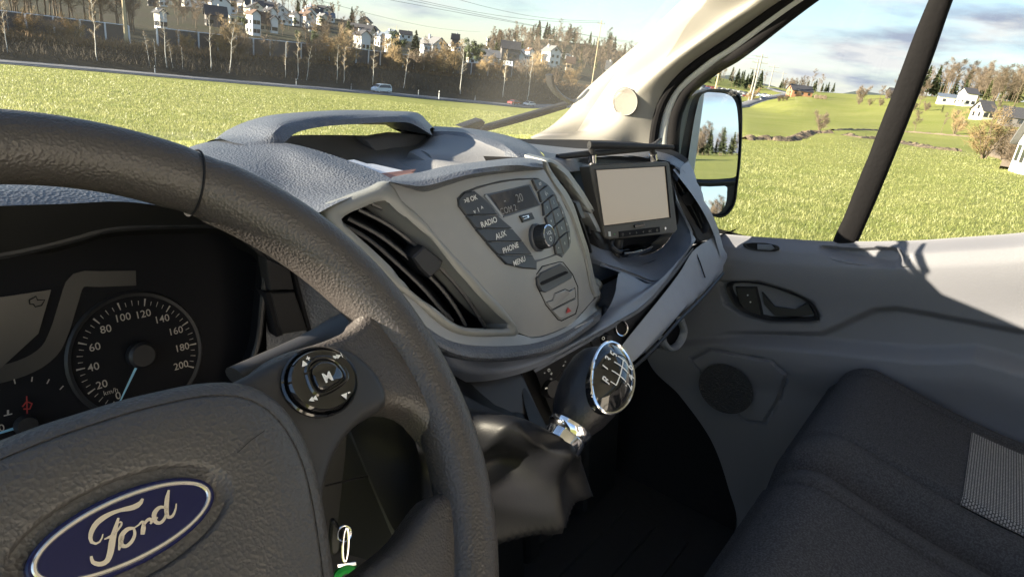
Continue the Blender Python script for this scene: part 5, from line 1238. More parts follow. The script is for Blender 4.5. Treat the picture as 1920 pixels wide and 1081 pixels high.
def groundz(x, y): return hz(math.degrees(math.atan2(x, y)), math.hypot(x, y))
def pix(px, py):
    d = ray(px, py); return math.degrees(math.atan2(d.x, d.y)), d.z/math.hypot(d.x, d.y)
def at(px, py, r=None, rmin=0, rmax=1500):
    """ground point under a measured direction; r fixed or found on the land"""
    az, k = pix(px, py)
    if r: return gp(az, r), az, r
    best = None; rr = rmin if rmin else 5
    while rr < rmax:
        if hz(az, rr) >= k*rr: best = rr; break
        rr += max(.5, rr*.004)
    best = best or 420
    return gp(az, best), az, best
# ---- ground materials
def field_mat(name, c1, c2, c3, sc=.05, bump=.6, tr=0.0):
    m = bpy.data.materials.new(name); m.use_nodes = True; t = m.node_tree; b = t.nodes['Principled BSDF']; b.inputs['Roughness'].default_value = .9; b.inputs['Specular IOR Level'].default_value = .2
    c = t.nodes.new('ShaderNodeTexCoord')
    n1 = t.nodes.new('ShaderNodeTexNoise'); n1.inputs['Scale'].default_value = sc; n1.inputs['Detail'].default_value = 8; n1.inputs['Roughness'].default_value = .7
    n2 = t.nodes.new('ShaderNodeTexNoise'); n2.inputs['Scale'].default_value = 2.5; n2.inputs['Detail'].default_value = 10; n2.inputs['Roughness'].default_value = .8
    n3 = t.nodes.new('ShaderNodeTexNoise'); n3.inputs['Scale'].default_value = .4; n3.inputs['Detail'].default_value = 6
    for n in (n1, n2, n3): t.links.new(c.outputs['Object'], n.inputs['Vector'])
    r1 = t.nodes.new('ShaderNodeValToRGB'); r1.color_ramp.elements[0].color = (*c1, 1); r1.color_ramp.elements[0].position = .35; r1.color_ramp.elements[1].color = (*c2, 1); r1.color_ramp.elements[1].position = .65
    mx_ = t.nodes.new('ShaderNodeMix'); mx_.data_type = 'RGBA'; mr = t.nodes.new('ShaderNodeMapRange'); mr.inputs[1].default_value = .52; mr.inputs[2].default_value = .72
    t.links.new(n1.outputs[0], r1.inputs[0]); t.links.new(n2.outputs[0], mr.inputs[0]); t.links.new(mr.outputs[0], mx_.inputs['Factor']); t.links.new(r1.outputs[0], mx_.inputs['A']); mx_.inputs['B'].default_value = (*c3, 1)
    t.links.new(mx_.outputs['Result'], b.inputs['Base Color'])
    bu = t.nodes.new('ShaderNodeBump'); bu.inputs['Strength'].default_value = bump; bu.inputs['Distance'].default_value = .25; ad = t.nodes.new('ShaderNodeMath'); ad.operation = 'ADD'
    t.links.new(n2.outputs[0], ad.inputs[0]); t.links.new(n3.outputs[0], ad.inputs[1]); t.links.new(ad.outputs[0], bu.inputs['Height']); t.links.new(bu.outputs[0], b.inputs['Normal']); return m
M['field'] = field_mat('meadow_grass', (.20, .225, .045), (.27, .275, .08), (.40, .37, .15))
M['bank'] = field_mat('dark_bank_earth', (.030, .027, .02), (.05, .042, .028), (.075, .06, .04), sc=.3)
M['far'] = field_mat('town_hill_ground', (.045, .048, .022), (.06, .048, .032), (.035, .03, .022), sc=.03)
M['asph'] = mat('asphalt', (.12, .125, .14), .75, bump=[('noise', 8, .3, .02)])
M['dirt'] = mat('bare_dirt', (.22, .17, .12), .95, var=(2, (.12, .09, .06), .4, .7))
mb = MB(); AZS = []
a = -180.0
while a < 180: AZS.append(a); a += (1.0 if 5 < a < 100 else 3.0)
sub = [1, 6, 8, 10, 2, 2, 4, 4, 6, 6, 4, 6]
cols_ = []
def jit(az, r): return .0 if r < 30 else (.10*math.sin(az*1.3+r*.07)+.12*math.sin(r*.11+az*.7))*min(1, r/90)
for az in AZS:
    c = column(az); a = R(az); L_ = [V3((0, 0, c[0][1]))]
    for i in range(1, 12):
        for k in range(1, sub[i]+1):
            t = k/sub[i]; r = c[i-1][0]+(c[i][0]-c[i-1][0])*t; z = c[i-1][1]+(c[i][1]-c[i-1][1])*t
            L_.append(V3((r*math.sin(a), r*math.cos(a), z)))
    cols_.append(L_)
n_in = len(cols_[0]); o = 0; vs = [p for c in cols_ for p in c]; nA = len(cols_)
cum = [0]
for i in range(1, 12): cum.append(cum[-1]+sub[i])
for i in range(nA):
    j = (i+1) % nA; az = AZS[i]
    for k in range(n_in-1):
        seg = next(q for q in range(1, 12) if k < cum[q])
        m_ = M['field']
        if -80 < az < 66:
            if seg in (5, 6): m_ = M['bank']
            elif seg == 4: m_ = M['bank']
            elif seg >= 7: m_ = M['far']
        mb.m.append(mb.mi(m_)); mb.f.append((i*n_in+k, j*n_in+k, j*n_in+k+1, i*n_in+k+1))
mb.v = [tuple(p) for p in vs]
g = mb.build('ground', sharp=None, fixn=False); tag(g, kind='structure')
me_ = g.data
if me_.polygons[10].normal.z < 0: me_.flip_normals()
# ---- road
def strip(name, pts, wdt, m, dz=.06, label=None, n=90):
    c = curve([(p[0]*math.sin(R(p_)), p[0]*math.cos(R(p_)), 0) for p_, p in [(q[0], (q[1],)) for q in pts]], n); mb = MB(); A__ = []; B__ = []
    for i, p in enumerate(c):
        t = (c[min(i+1, n-1)]-c[max(i-1, 0)]).normalized(); q = V3((t.y, -t.x, 0))
        a = p+q*wdt/2; b = p-q*wdt/2; mid_ = max(groundz(a.x, a.y), groundz(b.x, b.y), groundz(p.x, p.y)); A__.append(V3((a.x, a.y, mid_+dz))); B__.append(V3((b.x, b.y, mid_+dz)))
    mb.grid([[p+V3((0, 0, -.8)) for p in A__], A__, B__, [p+V3((0, 0, -.8)) for p in B__]], m); o = mb.build(name, sharp=None); tag(o, kind='structure'); return A__, B__
ra, rb_ = strip('road', [(-30, 132), (0, 111), (16, 125), (25, 133), (32, 142.5), (39, 155), (43, 164.5), (48, 180), (54.5, 205.5), (60, 240.5), (66, 296), (71, 360), (73, 395), (75, 425), (75.4, 450), (74.6, 500), (73.6, 600)], 7.6, M['asph'])
mb = MB()
for L_ in (ra, rb_):
    sgn = 1 if L_ is ra else -1
    P = [a.lerp(b, .05 if L_ is ra else .95)+V3((0, 0, .02)) for a, b in zip(ra, rb_)]; Q = [a.lerp(b, .075 if L_ is ra else .925)+V3((0, 0, .02)) for a, b in zip(ra, rb_)]
    mb.grid([P, Q], M['white'])
tag(mb.build('road_marking', sharp=None), kind='structure')
# ditch with turned earth across the right meadow
def earth(name, pts, w_, h_, m, seed=1):
    c = curve(pts, 70); mb = MB(); rg = random.Random(seed); rows = []
    for i, p in enumerate(c):
        t = (c[min(i+1, 69)]-c[max(i-1, 0)]).normalized(); q = V3((t.y, -t.x, 0)); w2 = w_*(.6+.6*rg.random())
        rows.append([V3(((p+q*w2*s).x, (p+q*w2*s).y, groundz((p+q*w2*s).x, (p+q*w2*s).y)-.05+max(0, 1-abs(s))*h_*rg.uniform(.3, 1))) for s in (-1, -.6, -.2, .2, .6, 1)])
    mb.grid(rows, m); return mb.build(name, sharp=20)
M['earth'] = mat('turned_earth', (.20, .15, .10), .95, bump=[('noise', 3, .8, .3)], var=(.6, (.05, .04, .03), .4, .6))
d_pts = [at(x, y)[0] for x, y in [(1395, 262), (1440, 262), (1480, 264), (1500, 256), (1520, 250), (1560, 250)]]
tag(earth('earth_bank', d_pts, 1.6, 1.0, M['earth']), kind='structure')
tag(earth('earth_bank', [at(x, y)[0] for x, y in [(1585, 253), (1620, 259), (1660, 262), (1700, 270), (1750, 279), (1800, 284)]], 1.3, .7, M['earth'], 4), kind='structure')
tag(earth('earth_bank', [at(x, y)[0] for x, y in [(1560, 245), (1650, 245), (1700, 248), (1790, 255), (1880, 262)]], .7, .5, M['dirt'], 5), kind='structure')
strip('path', [(91.8, 70), (91.2, 100), (90.0, 118), (90.3, 160), (90.6, 200)], 4.0, M['dirt'], .05, n=30)
# ---- grass
M['blade'] = bpy.data.materials.new('grass_blades'); M['blade'].use_nodes = True
t = M['blade'].node_tree; b = t.nodes['Principled BSDF']; b.inputs['Roughness'].default_value = .45; out_ = t.nodes['Material Output']
tl = t.nodes.new('ShaderNodeBsdfTranslucent'); mxs = t.nodes.new('ShaderNodeMixShader'); mxs.inputs[0].default_value = .45
cc2 = t.nodes.new('ShaderNodeTexCoord'); nz = t.nodes.new('ShaderNodeTexNoise'); nz.inputs['Scale'].default_value = .55; nz.inputs['Detail'].default_value = 12; nz.inputs['Roughness'].default_value = .82; rmp = t.nodes.new('ShaderNodeValToRGB')
rmp.color_ramp.elements[0].position = .38; rmp.color_ramp.elements[0].color = (.17, .22, .045, 1); rmp.color_ramp.elements[1].position = .64; rmp.color_ramp.elements[1].color = (.50, .48, .22, 1)
t.links.new(cc2.outputs['Object'], nz.inputs['Vector']); t.links.new(nz.outputs[0], rmp.inputs[0]); t.links.new(rmp.outputs[0], b.inputs['Base Color']); t.links.new(rmp.outputs[0], tl.inputs[0])
t.links.new(b.outputs[0], mxs.inputs[1]); t.links.new(tl.outputs[0], mxs.inputs[2]); t.links.new(mxs.outputs[0], out_.inputs[0])
rg = np.random.default_rng(5)
N_ = 300000
azs = rg.uniform(8, 102, N_); rr = 3.0*np.exp(rg.uniform(0, 1, N_)**.78*math.log(115/3.0))
def hz_np(az, r):
    o_ = np.zeros(len(az))
    ka = np.arange(8, 103, .5); cs_ = [column(k) for k in ka]; ix = np.clip(((az-8)/.5).astype(int), 0, len(ka)-1)
    rs = [np.array([c[0] for c in cc]) for cc in cs_]; zs = [np.array([c[1] for c in cc]) for cc in cs_]
    for k in range(len(ka)):
        m = ix == k; o_[m] = np.interp(r[m], rs[k], zs[k])
    return o_
zz = hz_np(azs, rr); X = rr*np.sin(np.radians(azs)); Y = rr*np.cos(np.radians(azs))
h = rg.uniform(.04, .095, N_)*(1+rr/90); wd = .0042*(1+rr/9); th_ = rg.uniform(0, 2*np.pi, N_); lean = rg.uniform(.2, 1.3, N_)*h; la = rg.uniform(0, 2*np.pi, N_)
V = np.zeros((N_, 3, 3)); V[:, 0] = np.stack([X-wd*np.cos(th_), Y-wd*np.sin(th_), zz-.02], 1); V[:, 1] = np.stack([X+wd*np.cos(th_), Y+wd*np.sin(th_), zz-.02], 1); V[:, 2] = np.stack([X+lean*np.cos(la), Y+lean*np.sin(la), zz+h], 1)
me = bpy.data.meshes.new('grass'); me.vertices.add(N_*3); me.vertices.foreach_set('co', V.reshape(-1)); me.loops.add(N_*3); me.loops.foreach_set('vertex_index', np.arange(N_*3, dtype=np.int32))
me.polygons.add(N_); me.polygons.foreach_set('loop_start', np.arange(0, N_*3, 3, dtype=np.int32)); me.polygons.foreach_set('loop_total', np.full(N_, 3, dtype=np.int32)); me.update(); me.validate(); me.materials.append(M['blade'])
go = bpy.data.objects.new('grass', me); COL.objects.link(go); tag(go, 'short sunlit meadow grass around the van', 'grass', kind='stuff')
# ---- plants
M['bark'] = mat('bark', (.16, .12, .085), .9); M['twig'] = mat('bare_twigs', (.19, .145, .10), .9, var=(.5, (.13, .10, .075), .4, .6)); M['twig2'] = mat('ochre_twigs', (.30, .215, .11), .9); M['birch'] = mat('birch_bark', (.60, .58, .54), .7, var=(1.5, (.3, .28, .25), .5, .7))
M['needl'] = mat('conifer_needles', (.045, .065, .028), .9, var=(1.2, (.075, .09, .035), .4, .6)); M['needl2'] = mat('yellow_green_needles', (.10, .11, .04), .9); M['ever'] = mat('evergreen_leaves', (.06, .08, .03), .8)
def twigface(mb, p, d, L_, w_, m):
    q = d.orthogonal().normalized(); mb.add([p-q*w_, p+q*w_, p+d*L_], [(0, 1, 2)], m)
def bare(seed, H, spread, trunk_m, twig_m, stems=1, ntw=900, tr_r=.16, clear=.3, tw=.035, lean=0):
    rg = random.Random(seed); tk = MB(); cr_ = MB()
    for s_ in range(stems):
        ba = rg.uniform(0, 6.28); base = V3((math.cos(ba), math.sin(ba), 0))*(.3 if stems > 1 else 0)*rg.random()
        dirn = V3((math.cos(ba)*(.35 if stems > 1 else .04)+lean, math.sin(ba)*(.35 if stems > 1 else .04), 1)).normalized()
        P = [base]; hh = H*(1 if s_ == 0 else rg.uniform(.6, .95)); n = 7
        for i in range(n): P.append(P[-1]+(dirn+V3((rg.uniform(-.1, .1), rg.uniform(-.1, .1), 0))).normalized()*hh/n)
        tk.tube(P, [tr_r*(1-.85*i/n) for i in range(n+1)], trunk_m, 5, cap=False)
        nb = 13 if stems == 1 else 6
        for b_ in range(nb):
            t = clear+(1-clear)*(b_+rg.random())/nb; i = min(n-1, int(t*n)); p = P[i].lerp(P[i+1], t*n-i)
            a = rg.uniform(0, 6.28); up_ = rg.uniform(.35, 1.1); d = V3((math.cos(a), math.sin(a), up_)).normalized(); L_ = spread*(1-.55*abs(t-clear-.2))*rg.uniform(.6, 1.1)
            Q = [p]
            for k in range(4): Q.append(Q[-1]+(d+V3((rg.uniform(-.25, .25), rg.uniform(-.25, .25), rg.uniform(-.05, .3)))).normalized()*L_/4)
            cr_.tube(Q, [max(.03, tr_r*.4)*(1-.7*k/4) for k in range(5)], trunk_m, 3, cap=False)
            for k in range(int(ntw/(nb*stems))):
                u = rg.uniform(.25, 1)*4; ii = min(3, int(u)); q = Q[ii].lerp(Q[ii+1], u-ii)
                dd = (d+V3((rg.gauss(0, .7), rg.gauss(0, .7), rg.gauss(.25, .5)))).normalized(); q2 = q+V3((rg.gauss(0, 1), rg.gauss(0, 1), rg.gauss(0, 1)))*spread*.10
                twigface(cr_, q2, dd, spread*rg.uniform(.12, .34), tw, twig_m)
    return tk, cr_
def conifer(seed, H, W_, m):
    rg = random.Random(seed); tk = MB(); cr_ = MB(); tk.tube([V3((0, 0, 0)), V3((0, 0, H*.98))], [H*.016, .02], M['bark'], 6, cap=False)
    for k in range(int(60+H*12)):
        t = rg.random()**.8; z = H*(.10+.9*t); r = W_*(1-t)**.8*rg.uniform(.55, 1.1)+.15; a = rg.uniform(0, 6.28)
        d = V3((math.cos(a), math.sin(a), rg.uniform(-.35, .15))).normalized(); q = V3((-d.y, d.x, 0)).normalized(); p = V3((0, 0, z)); w_ = r*.30+.1
        tip = p+d*r; cr_.add([p-q*w_*.4, p+q*w_*.4, tip+q*w_*.6+V3((0, 0, -.1)), tip-q*w_*.6+V3((0, 0, -.15)), tip+d*.3*r+V3((0, 0, -.1*r))], [(0, 1, 2, 3), (3, 2, 4)], m)
        cr_.add([p+V3((0, 0, .15)), p-V3((0, 0, .2)), tip+V3((0, 0, -.25*r)), tip+V3((0, 0, .1))], [(0, 1, 2, 3)], m)
    return tk, cr_
def leafy(seed, H, W_, m):
    rg = random.Random(seed); tk = MB(); cr_ = MB(); tk.tube([V3((0, 0, 0)), V3((.1, 0, H*.5)), V3((0, .1, H*.85))], [H*.025, H*.018, .03], M['bark'], 6, cap=False)
    cl = [(V3((rg.gauss(0, .38)*W_, rg.gauss(0, .38)*W_, H*rg.uniform(.28, .95))), W_*rg.uniform(.22, .45)) for _ in range(16)]
    for c, s_ in cl:
        for k in range(110):
            d = V3((rg.gauss(0, 1), rg.gauss(0, 1), rg.gauss(0, .8))).normalized(); p = c+d*s_*rg.uniform(.6, 1.1); q = d.orthogonal().normalized()*rg.uniform(.12, .3); w_ = d.cross(q).normalized()*.14
            cr_.add([p-q, p+w_, p+q, p-w_], [(0, 1, 2, 3)], m)
    return tk, cr_
def proto(kind, tk, cr_):
    a = tk.build('trunk', sharp=None, fixn=False); b = cr_.build('crown', sharp=None, fixn=False); COL.objects.unlink(a); COL.objects.unlink(b); return (kind, a, b)
PT = {}
for i in range(3): PT['bare%d' % i] = proto('bare_tree', *bare(20+i, 11, 3.4, M['bark'], M['twig'], ntw=1500, tr_r=.18, clear=.28, tw=.028))
for i in range(2): PT['tall%d' % i] = proto('tall_tree', *bare(40+i, 14, 2.6, M['bark'], M['twig'], ntw=1200, tr_r=.17, clear=.45, tw=.025))
for i in range(3): PT['birch%d' % i] = proto('birch_tree', *bare(60+i, 9, 1.3, M['birch'], M['twig2'], ntw=420, tr_r=.085, clear=.35, tw=.016, lean=[-.10, .05, -.03][i]))
for i in range(3): PT['shrub%d' % i] = proto('shrub', *bare(80+i, 4.2, 1.8, M['bark'], [M['twig'], M['twig2'], M['twig']][i], stems=7, ntw=2400, tr_r=.07, clear=.08, tw=.024))
for i in range(2): PT['con%d' % i] = proto('conifer', *conifer(90+i, 12, 2.3+.5*i, M['needl']))
PT['con2'] = proto('conifer', *conifer(93, 10, 1.6, M['needl2']))
PT['leaf'] = proto('evergreen_tree', *leafy(95, 8, 3.0, M['ever']))
def plant(k, p, s=1.0, rz=None, label=None, cat=None, group=None, sz=None):
    kind, a, b = PT[k]; o = thing(kind, label, cat or {'bare_tree': 'tree', 'tall_tree': 'tree', 'birch_tree': 'tree', 'shrub': 'shrub', 'conifer': 'tree', 'evergreen_tree': 'tree'}[kind], tuple(p), rnd.uniform(0, 6.28) if rz is None else rz, group)
    o.scale = (s, s, sz or s)
    for q in (a, b): c = q.copy(); COL.objects.link(c); c.parent = o
    return o
# thorn hedge and bank scrub: nobody could count it
def scrub(name, label, path, width, H, m, n, seed, cat='scrub'):
    rg = random.Random(seed); mb = MB(); c = curve(path, 200)
    for k in range(n):
        p = c[rg.randrange(200)]; x = p.x+rg.uniform(-3, 3); y = p.y+rg.uniform(-.5, .5)*width; z = groundz(x, y)
        hh = H*rg.uniform(.3, 1.1); d = V3((rg.gauss(0, .45), rg.gauss(0, .45), 1)).normalized(); q = V3((rg.gauss(0, 1), rg.gauss(0, 1), 0)).normalized()
        w_ = rg.uniform(.03, .10); b0_ = V3((x, y, z+rg.uniform(0, .5)*H)); mb.add([b0_-q*w_, b0_+q*w_, b0_+d*hh], [(0, 1, 2)], m)
        for s_ in range(2):
            e = b0_+d*hh*rg.uniform(.3, .9); dd = V3((rg.gauss(0, 1), rg.gauss(0, 1), rg.uniform(0, 1))).normalized(); mb.add([e-q*.03, e+q*.03, e+dd*hh*.5], [(0, 1, 2)], m)
    o = mb.build(name, sharp=None, fixn=False); tag(o, label, cat, kind='stuff'); return o
M['scrub'] = mat('dark_scrub', (.06, .05, .038), .95); M['scrub2'] = mat('brown_scrub', (.24, .155, .085), .95)
def along(a0, a1, f, n=12): return [V3((f(a0+(a1-a0)*i/(n-1))*math.sin(R(a0+(a1-a0)*i/(n-1))), f(a0+(a1-a0)*i/(n-1))*math.cos(R(a0+(a1-a0)*i/(n-1))), 0)) for i in range(n)]
idx = lambda i, d=0: (lambda az: column(az)[i][0]+d)
scrub('bank_scrub', 'dark bare scrub covering the bank behind the road', along(2, 64, lambda az: (column(az)[5][0]*.7+column(az)[6][0]*.3)), 14, 1.4, M['scrub'], 16000, 1)
scrub('hedge', 'reddish brown brush along the foot of the noise barrier', along(6, 63, idx(6, -3.5)), 5, .9, M['scrub2'], 5000, 2, 'brush')
scrub('brushwood', 'taller brown brush piled in front of the barrier on the left', along(14, 31, idx(6, -6)), 6, 1.5, M['scrub2'], 4500, 6, 'brush')
# birches along the bank (measured foot positions)
bl = [(22, 108, 80), (18, 130, 2), (183, 118, 0), (282, 128, 60), (293, 132, 75), (313, 130, 20), (325, 135, 80), (343, 133, 95), (395, 136, 30), (430, 140, 35), (535, 142, 80), (558, 146, 65), (575, 130, 85), (632, 143, 85), (645, 140, 90), (700, 132, 80), (945, 160, 100), (990, 175, 95), (757, 158, 90), (868, 120, 80)]
for i, (x, y, top) in enumerate(bl):
    az, k = pix(x, y); c = column(az); r = c[5][0]+2 if y > 115 else c[6][0]-2
    kk = pix(x, max(top, -30))[1]; p = gp(az, r); s_ = max(.45, min(1.6, ((kk*r)-p.z)/9))
    plant('birch%d' % (i % 3), p, s_, label='thin pale birch on the bank, %s from the left' % ['first', 'second', 'third', 'fourth', 'fifth', 'sixth', 'seventh', 'eighth', 'ninth', 'tenth', '11th', '12th', '13th', '14th', '15th', '16th', '17th', '18th', '19th', '20th'][sorted(range(len(bl)), key=lambda q: bl[q][0]).index(i)], group='birches on the bank')
# bushes and small trees before the barrier
for i, (x, y, s_) in enumerate([(505, 118, 1.0), (650, 120, 1.6), (620, 115, 1.5), (590, 112, 1.3), (735, 128, 1.5), (745, 134, 1.1), (800, 145, 1.3), (820, 150, 1.7), (845, 150, 1.8), (780, 140, 1.2), (905, 145, 1.3), (935, 150, 1.4), (975, 160, 1.4), (1000, 165, 1.7), (1012, 168, 1.8), (450, 100, 1.2), (425, 100, 1.4), (350, 92, .8), (1040, 165, 1.3), (55, 70, .9), (140, 76, .9), (100, 72, .8), (1070, 160, 1.5)]):
    az, k = pix(x, y); c = column(az); plant('shrub%d' % (1 if i % 3 else 0), gp(az, c[6][0]-4), s_*1.3, label='leafless ochre shrub before the noise barrier', group='shrubs before the barrier')
def woodmass(name, label, n, az0, az1, r0, r1, kinds, s0, s1, seed):
    rg = np.random.default_rng(seed); VV = []; FF = []; MM = []; mats = []; off = 0
    for i in range(n):
        az = rg.uniform(az0, az1); r = rg.uniform(r0, r1); k = kinds[rg.integers(len(kinds))]; p = gp(az, r); s = rg.uniform(s0, s1); a = rg.uniform(0, 6.28)
        for q in PT[k][1:]:
            me = q.data; co = np.empty(len(me.vertices)*3); me.vertices.foreach_get('co', co); co = co.reshape(-1, 3)*s
            c, s_ = math.cos(a), math.sin(a); co = np.stack([co[:, 0]*c-co[:, 1]*s_+p.x, co[:, 0]*s_+co[:, 1]*c+p.y, co[:, 2]+p.z], 1)
            lt = np.empty(len(me.polygons), np.int32); me.polygons.foreach_get('loop_total', lt); vi = np.empty(len(me.loops), np.int32); me.loops.foreach_get('vertex_index', vi)
            mi = np.empty(len(me.polygons), np.int32); me.polygons.foreach_get('material_index', mi); mp__ = []
            for m in me.materials:
                if m not in mats: mats.append(m)
                mp__.append(mats.index(m))
            VV.append(co); FF.append((lt, vi+off)); MM.append(np.array(mp__)[mi]); off += len(co)
    V = np.concatenate(VV); lt = np.concatenate([f[0] for f in FF]); vi = np.concatenate([f[1] for f in FF])
    me = bpy.data.meshes.new(name); me.vertices.add(len(V)); me.vertices.foreach_set('co', V.reshape(-1)); me.loops.add(len(vi)); me.loops.foreach_set('vertex_index', vi.astype(np.int32))
    me.polygons.add(len(lt)); me.polygons.foreach_set('loop_start', np.concatenate([[0], np.cumsum(lt)[:-1]]).astype(np.int32)); me.polygons.foreach_set('loop_total', lt)
    for m in mats: me.materials.append(m)
    me.polygons.foreach_set('material_index', np.concatenate(MM).astype(np.int32)); me.update(); me.validate()
    o = bpy.data.objects.new(name, me); COL.objects.link(o); tag(o, label, 'wood', kind='stuff')
# wood on the left edge and on the hills
def wood(n, az0, az1, r0, r1, kinds, s0, s1, label, group, seed, ok=None):
    rg = random.Random(seed)
    for i, az in enumerate(sorted(rg.uniform(az0, az1) for _ in range(n))):
        r = rg.uniform(r0, r1); k = rg.choice(kinds)
        plant(k, gp(az, r), rg.uniform(s0, s1), rg.uniform(0, 6.28), label={'c': 'dark conifer ', 's': 'brown bush ', 'b': 'bare brown tree ', 't': 'tall bare tree ', 'l': 'dense evergreen '}[k[0]]+label+', number %d from the left' % (i+1), group=group)
wood(55, 11, 23.8, 172, 225, ['bare0', 'bare1', 'bare2'], .95, 1.35, 'behind the left end of the noise barrier', 'trees behind the left barrier', 11)
wood(90, 24, 40.8, 480, 570, ['bare0', 'bare1', 'tall0', 'con0', 'tall1'], .6, 1.0, 'on the crest above the houses', 'trees on the town hill crest', 12)
wood(95, 24, 42, 225, 470, ['bare0', 'bare1', 'bare2', 'leaf', 'bare0'], .4, .75, 'between the hillside houses', 'garden trees on the hillside', 13)
wood(20, 42, 52, 240, 420, ['bare0', 'bare1', 'leaf', 'con2', 'shrub0'], .4, .7, 'between the houses below the gap', 'garden trees below the gap', 14)
woodmass('hill_wood', 'bare brown wood covering the round hill', 190, 50.5, 66, 350, 600, ['bare0', 'bare1', 'bare2', 'bare0', 'con2'], .75, 1.1, 15)
wood(36, 50.5, 66, 560, 620, ['con0', 'con1', 'tall0', 'tall1'], .8, 1.25, 'on the ridge of the wooded hill', 'trees on the wooded ridge', 16)
wood(30, 66, 73.2, 520, 600, ['con0', 'con1', 'tall0'], .8, 1.2, 'in the dark wood behind the parked cars', 'trees behind the parked cars', 17)
wood(24, 73.5, 78.5, 600, 680, ['bare0', 'con0', 'tall1'], .45, .8, 'on the far ridge', 'trees on the far ridge', 18)
wood(95, 82.6, 93, 420, 520, ['tall0', 'tall1', 'bare0', 'tall0', 'con0'], 1.05, 1.45, 'in the tree line above the farm', 'tree line above the farm', 19)
wood(60, 87.2, 95, 330, 420, ['bare0', 'bare1', 'con2', 'bare2'], .9, 1.3, 'in the brown wood right of the farm', 'brown wood at the right', 20)
# wood behind the van: seen in the door mirror
wood(190, 166, 198, 150, 178, ['con2', 'con0', 'bare0', 'con2', 'tall0'], .36, .62, 'in the wood behind the van', 'wood seen in the mirror', 21)
# single trees (base x, y, kind, size, label)
for x, y, r, k, s_, lb in [(740, 95, 245, 'leaf', 1.15, 'tall dark evergreen between the blue house and the white gable'), (778, 100, 245, 'con1', .9, 'big conifer rising above the white gable house'), (845, 88, 260, 'con2', .55, 'slim dark cypress beside the pale house'),
        (880, 105, 262, 'leaf', 1.25, 'broad evergreen above the long grey roof'), (900, 100, 270, 'leaf', 1.1, 'second broad evergreen above the long grey roof'), (917, 70, 400, 'con0', .8, 'dark conifer left of the wooded hill'),
        (462, 55, 250, 'leaf', .8, 'dark evergreen left of the tall white gable'), (935, 92, 300, 'leaf', .6, 'round green bush above the long roof'),
        (1536, 244, None, 'shrub0', .9, 'small bare bush beside the ditch'), (1843, 298, None, 'shrub1', 1.3, 'large spreading bare bush at the field corner'), (1880, 300, None, 'shrub0', 1.0, 'low bare bush right of the big one'),
        (1714, 248, None, 'bare1', .42, 'small bare tree in the right meadow'), (1763, 252, None, 'tall0', .32, 'faint slender tree in the right meadow'), (1790, 252, None, 'shrub1', 1.15, 'round ochre bush in the right meadow'),
        (1722, 203, None, 'bare2', .85, 'broad bare tree behind the window bar'), (1765, 212, None, 'con2', .3, 'tiny tree on the hedge line'), (1796, 216, None, 'shrub0', .45, 'tiny bush on the hedge line'),
        (1858, 232, None, 'bare0', .62, 'round bare tree beside the cottage'), (1893, 225, None, 'con1', .35, 'small pointed conifer above the dark roofs'), (1905, 300, 80, 'shrub0', .8, 'reddish bush by the right house'),
        (1646, 195, 420, 'bare1', .62, 'bare tree on the skyline left of the bar'), (1612, 193, 420, 'shrub0', 1.9, 'russet bush on the ridge'), (1660, 196, 420, 'shrub0', 1.3, 'brown bush beside the skyline tree'),
        (1500, 165, 520, 'bare0', .9, 'bare tree left in the group above the barn'), (1512, 165, 520, 'bare1', .9, 'bare tree second in the group above the barn'), (1520, 164, 520, 'tall0', 1.1, 'tallest tree in the group above the barn'), (1528, 166, 520, 'con0', .75, 'dark conifer in the group above the barn'), (1540, 167, 520, 'tall1', .85, 'slender tree right in the group above the barn'), (1486, 163, 520, 'shrub0', 2.2, 'wide brown thicket above the barn'),
        (1412, 172, 400, 'shrub1', 1.9, 'yellow green bush at the foot of the masts'), (1346, 162, 400, 'shrub1', 1.5, 'yellowish bush before the parked cars'), (1378, 166, 400, 'shrub1', .9, 'small yellowish bush before the parked cars')]:
    p, az, rr_ = at(x, y, r); plant(k, p, s_, label=lb)
for i, (x, y) in enumerate([(1462, 180), (1470, 178), (1478, 176), (1580+30, 196), (1630, 198), (1650, 199), (1690, 205), (1700, 207), (1712, 208), (1735, 208)]):
    p, az, rr_ = at(x, y, 380 if x < 1500 else None, 150); plant('shrub0', p, .8, label='brown hedge bush on the right hillside', group='hedge bushes on the hillside')
# ---- noise barriers
M['panel'] = mat('barrier_panel', (.055, .055, .065), .7, bump=[('wz', 1.2, .5, .03)]); M['post'] = mat('galvanised_post', (.60, .64, .70), .5)
def barrier(label, az0, az1, hgt, step, z0=0):
    p0 = gp(az0, column(az0)[6][0]+1.2); root = thing('noise_barrier', label, 'noise barrier', tuple(p0)); P = []
    az = az0; p = p0
    while az < az1:
        P.append(gp(az, column(az)[6][0]+1.2, z0)); az += math.degrees(step/(column(az)[6][0]))*max(.45, math.cos(R(az)))
    mb = MB(); lo = [q+V3((0, 0, -.6)) for q in P]; hi = [q+V3((0, 0, hgt)) for q in P]; bkk = [q+V3((0, .15, 0)) for q in hi]
    mb.grid([lo, hi, bkk, [q+V3((0, .15, 0)) for q in lo]], M['panel']); OB(mb, 'panel', root, sharp=20)
    mb = MB(); mb.tube([q+V3((0, 0, .04)) for q in hi], .09, M['post'], 4); OB(mb, 'top_rail', root)
    for q in P:
        mb = MB(); mb.box((q.x, q.y-.12, q.z+hgt/2-.2), (.30, .22, hgt+.5), M['post']); OB(mb, 'post', root, sharp=20)
barrier('dark noise barrier with pale posts on the left, before the bare wood', 6, 23.9, 3.5, 4.4)
barrier('long dark noise barrier with pale posts below the houses', 25.2, 54.8, 4.0, 4.4, -.25)
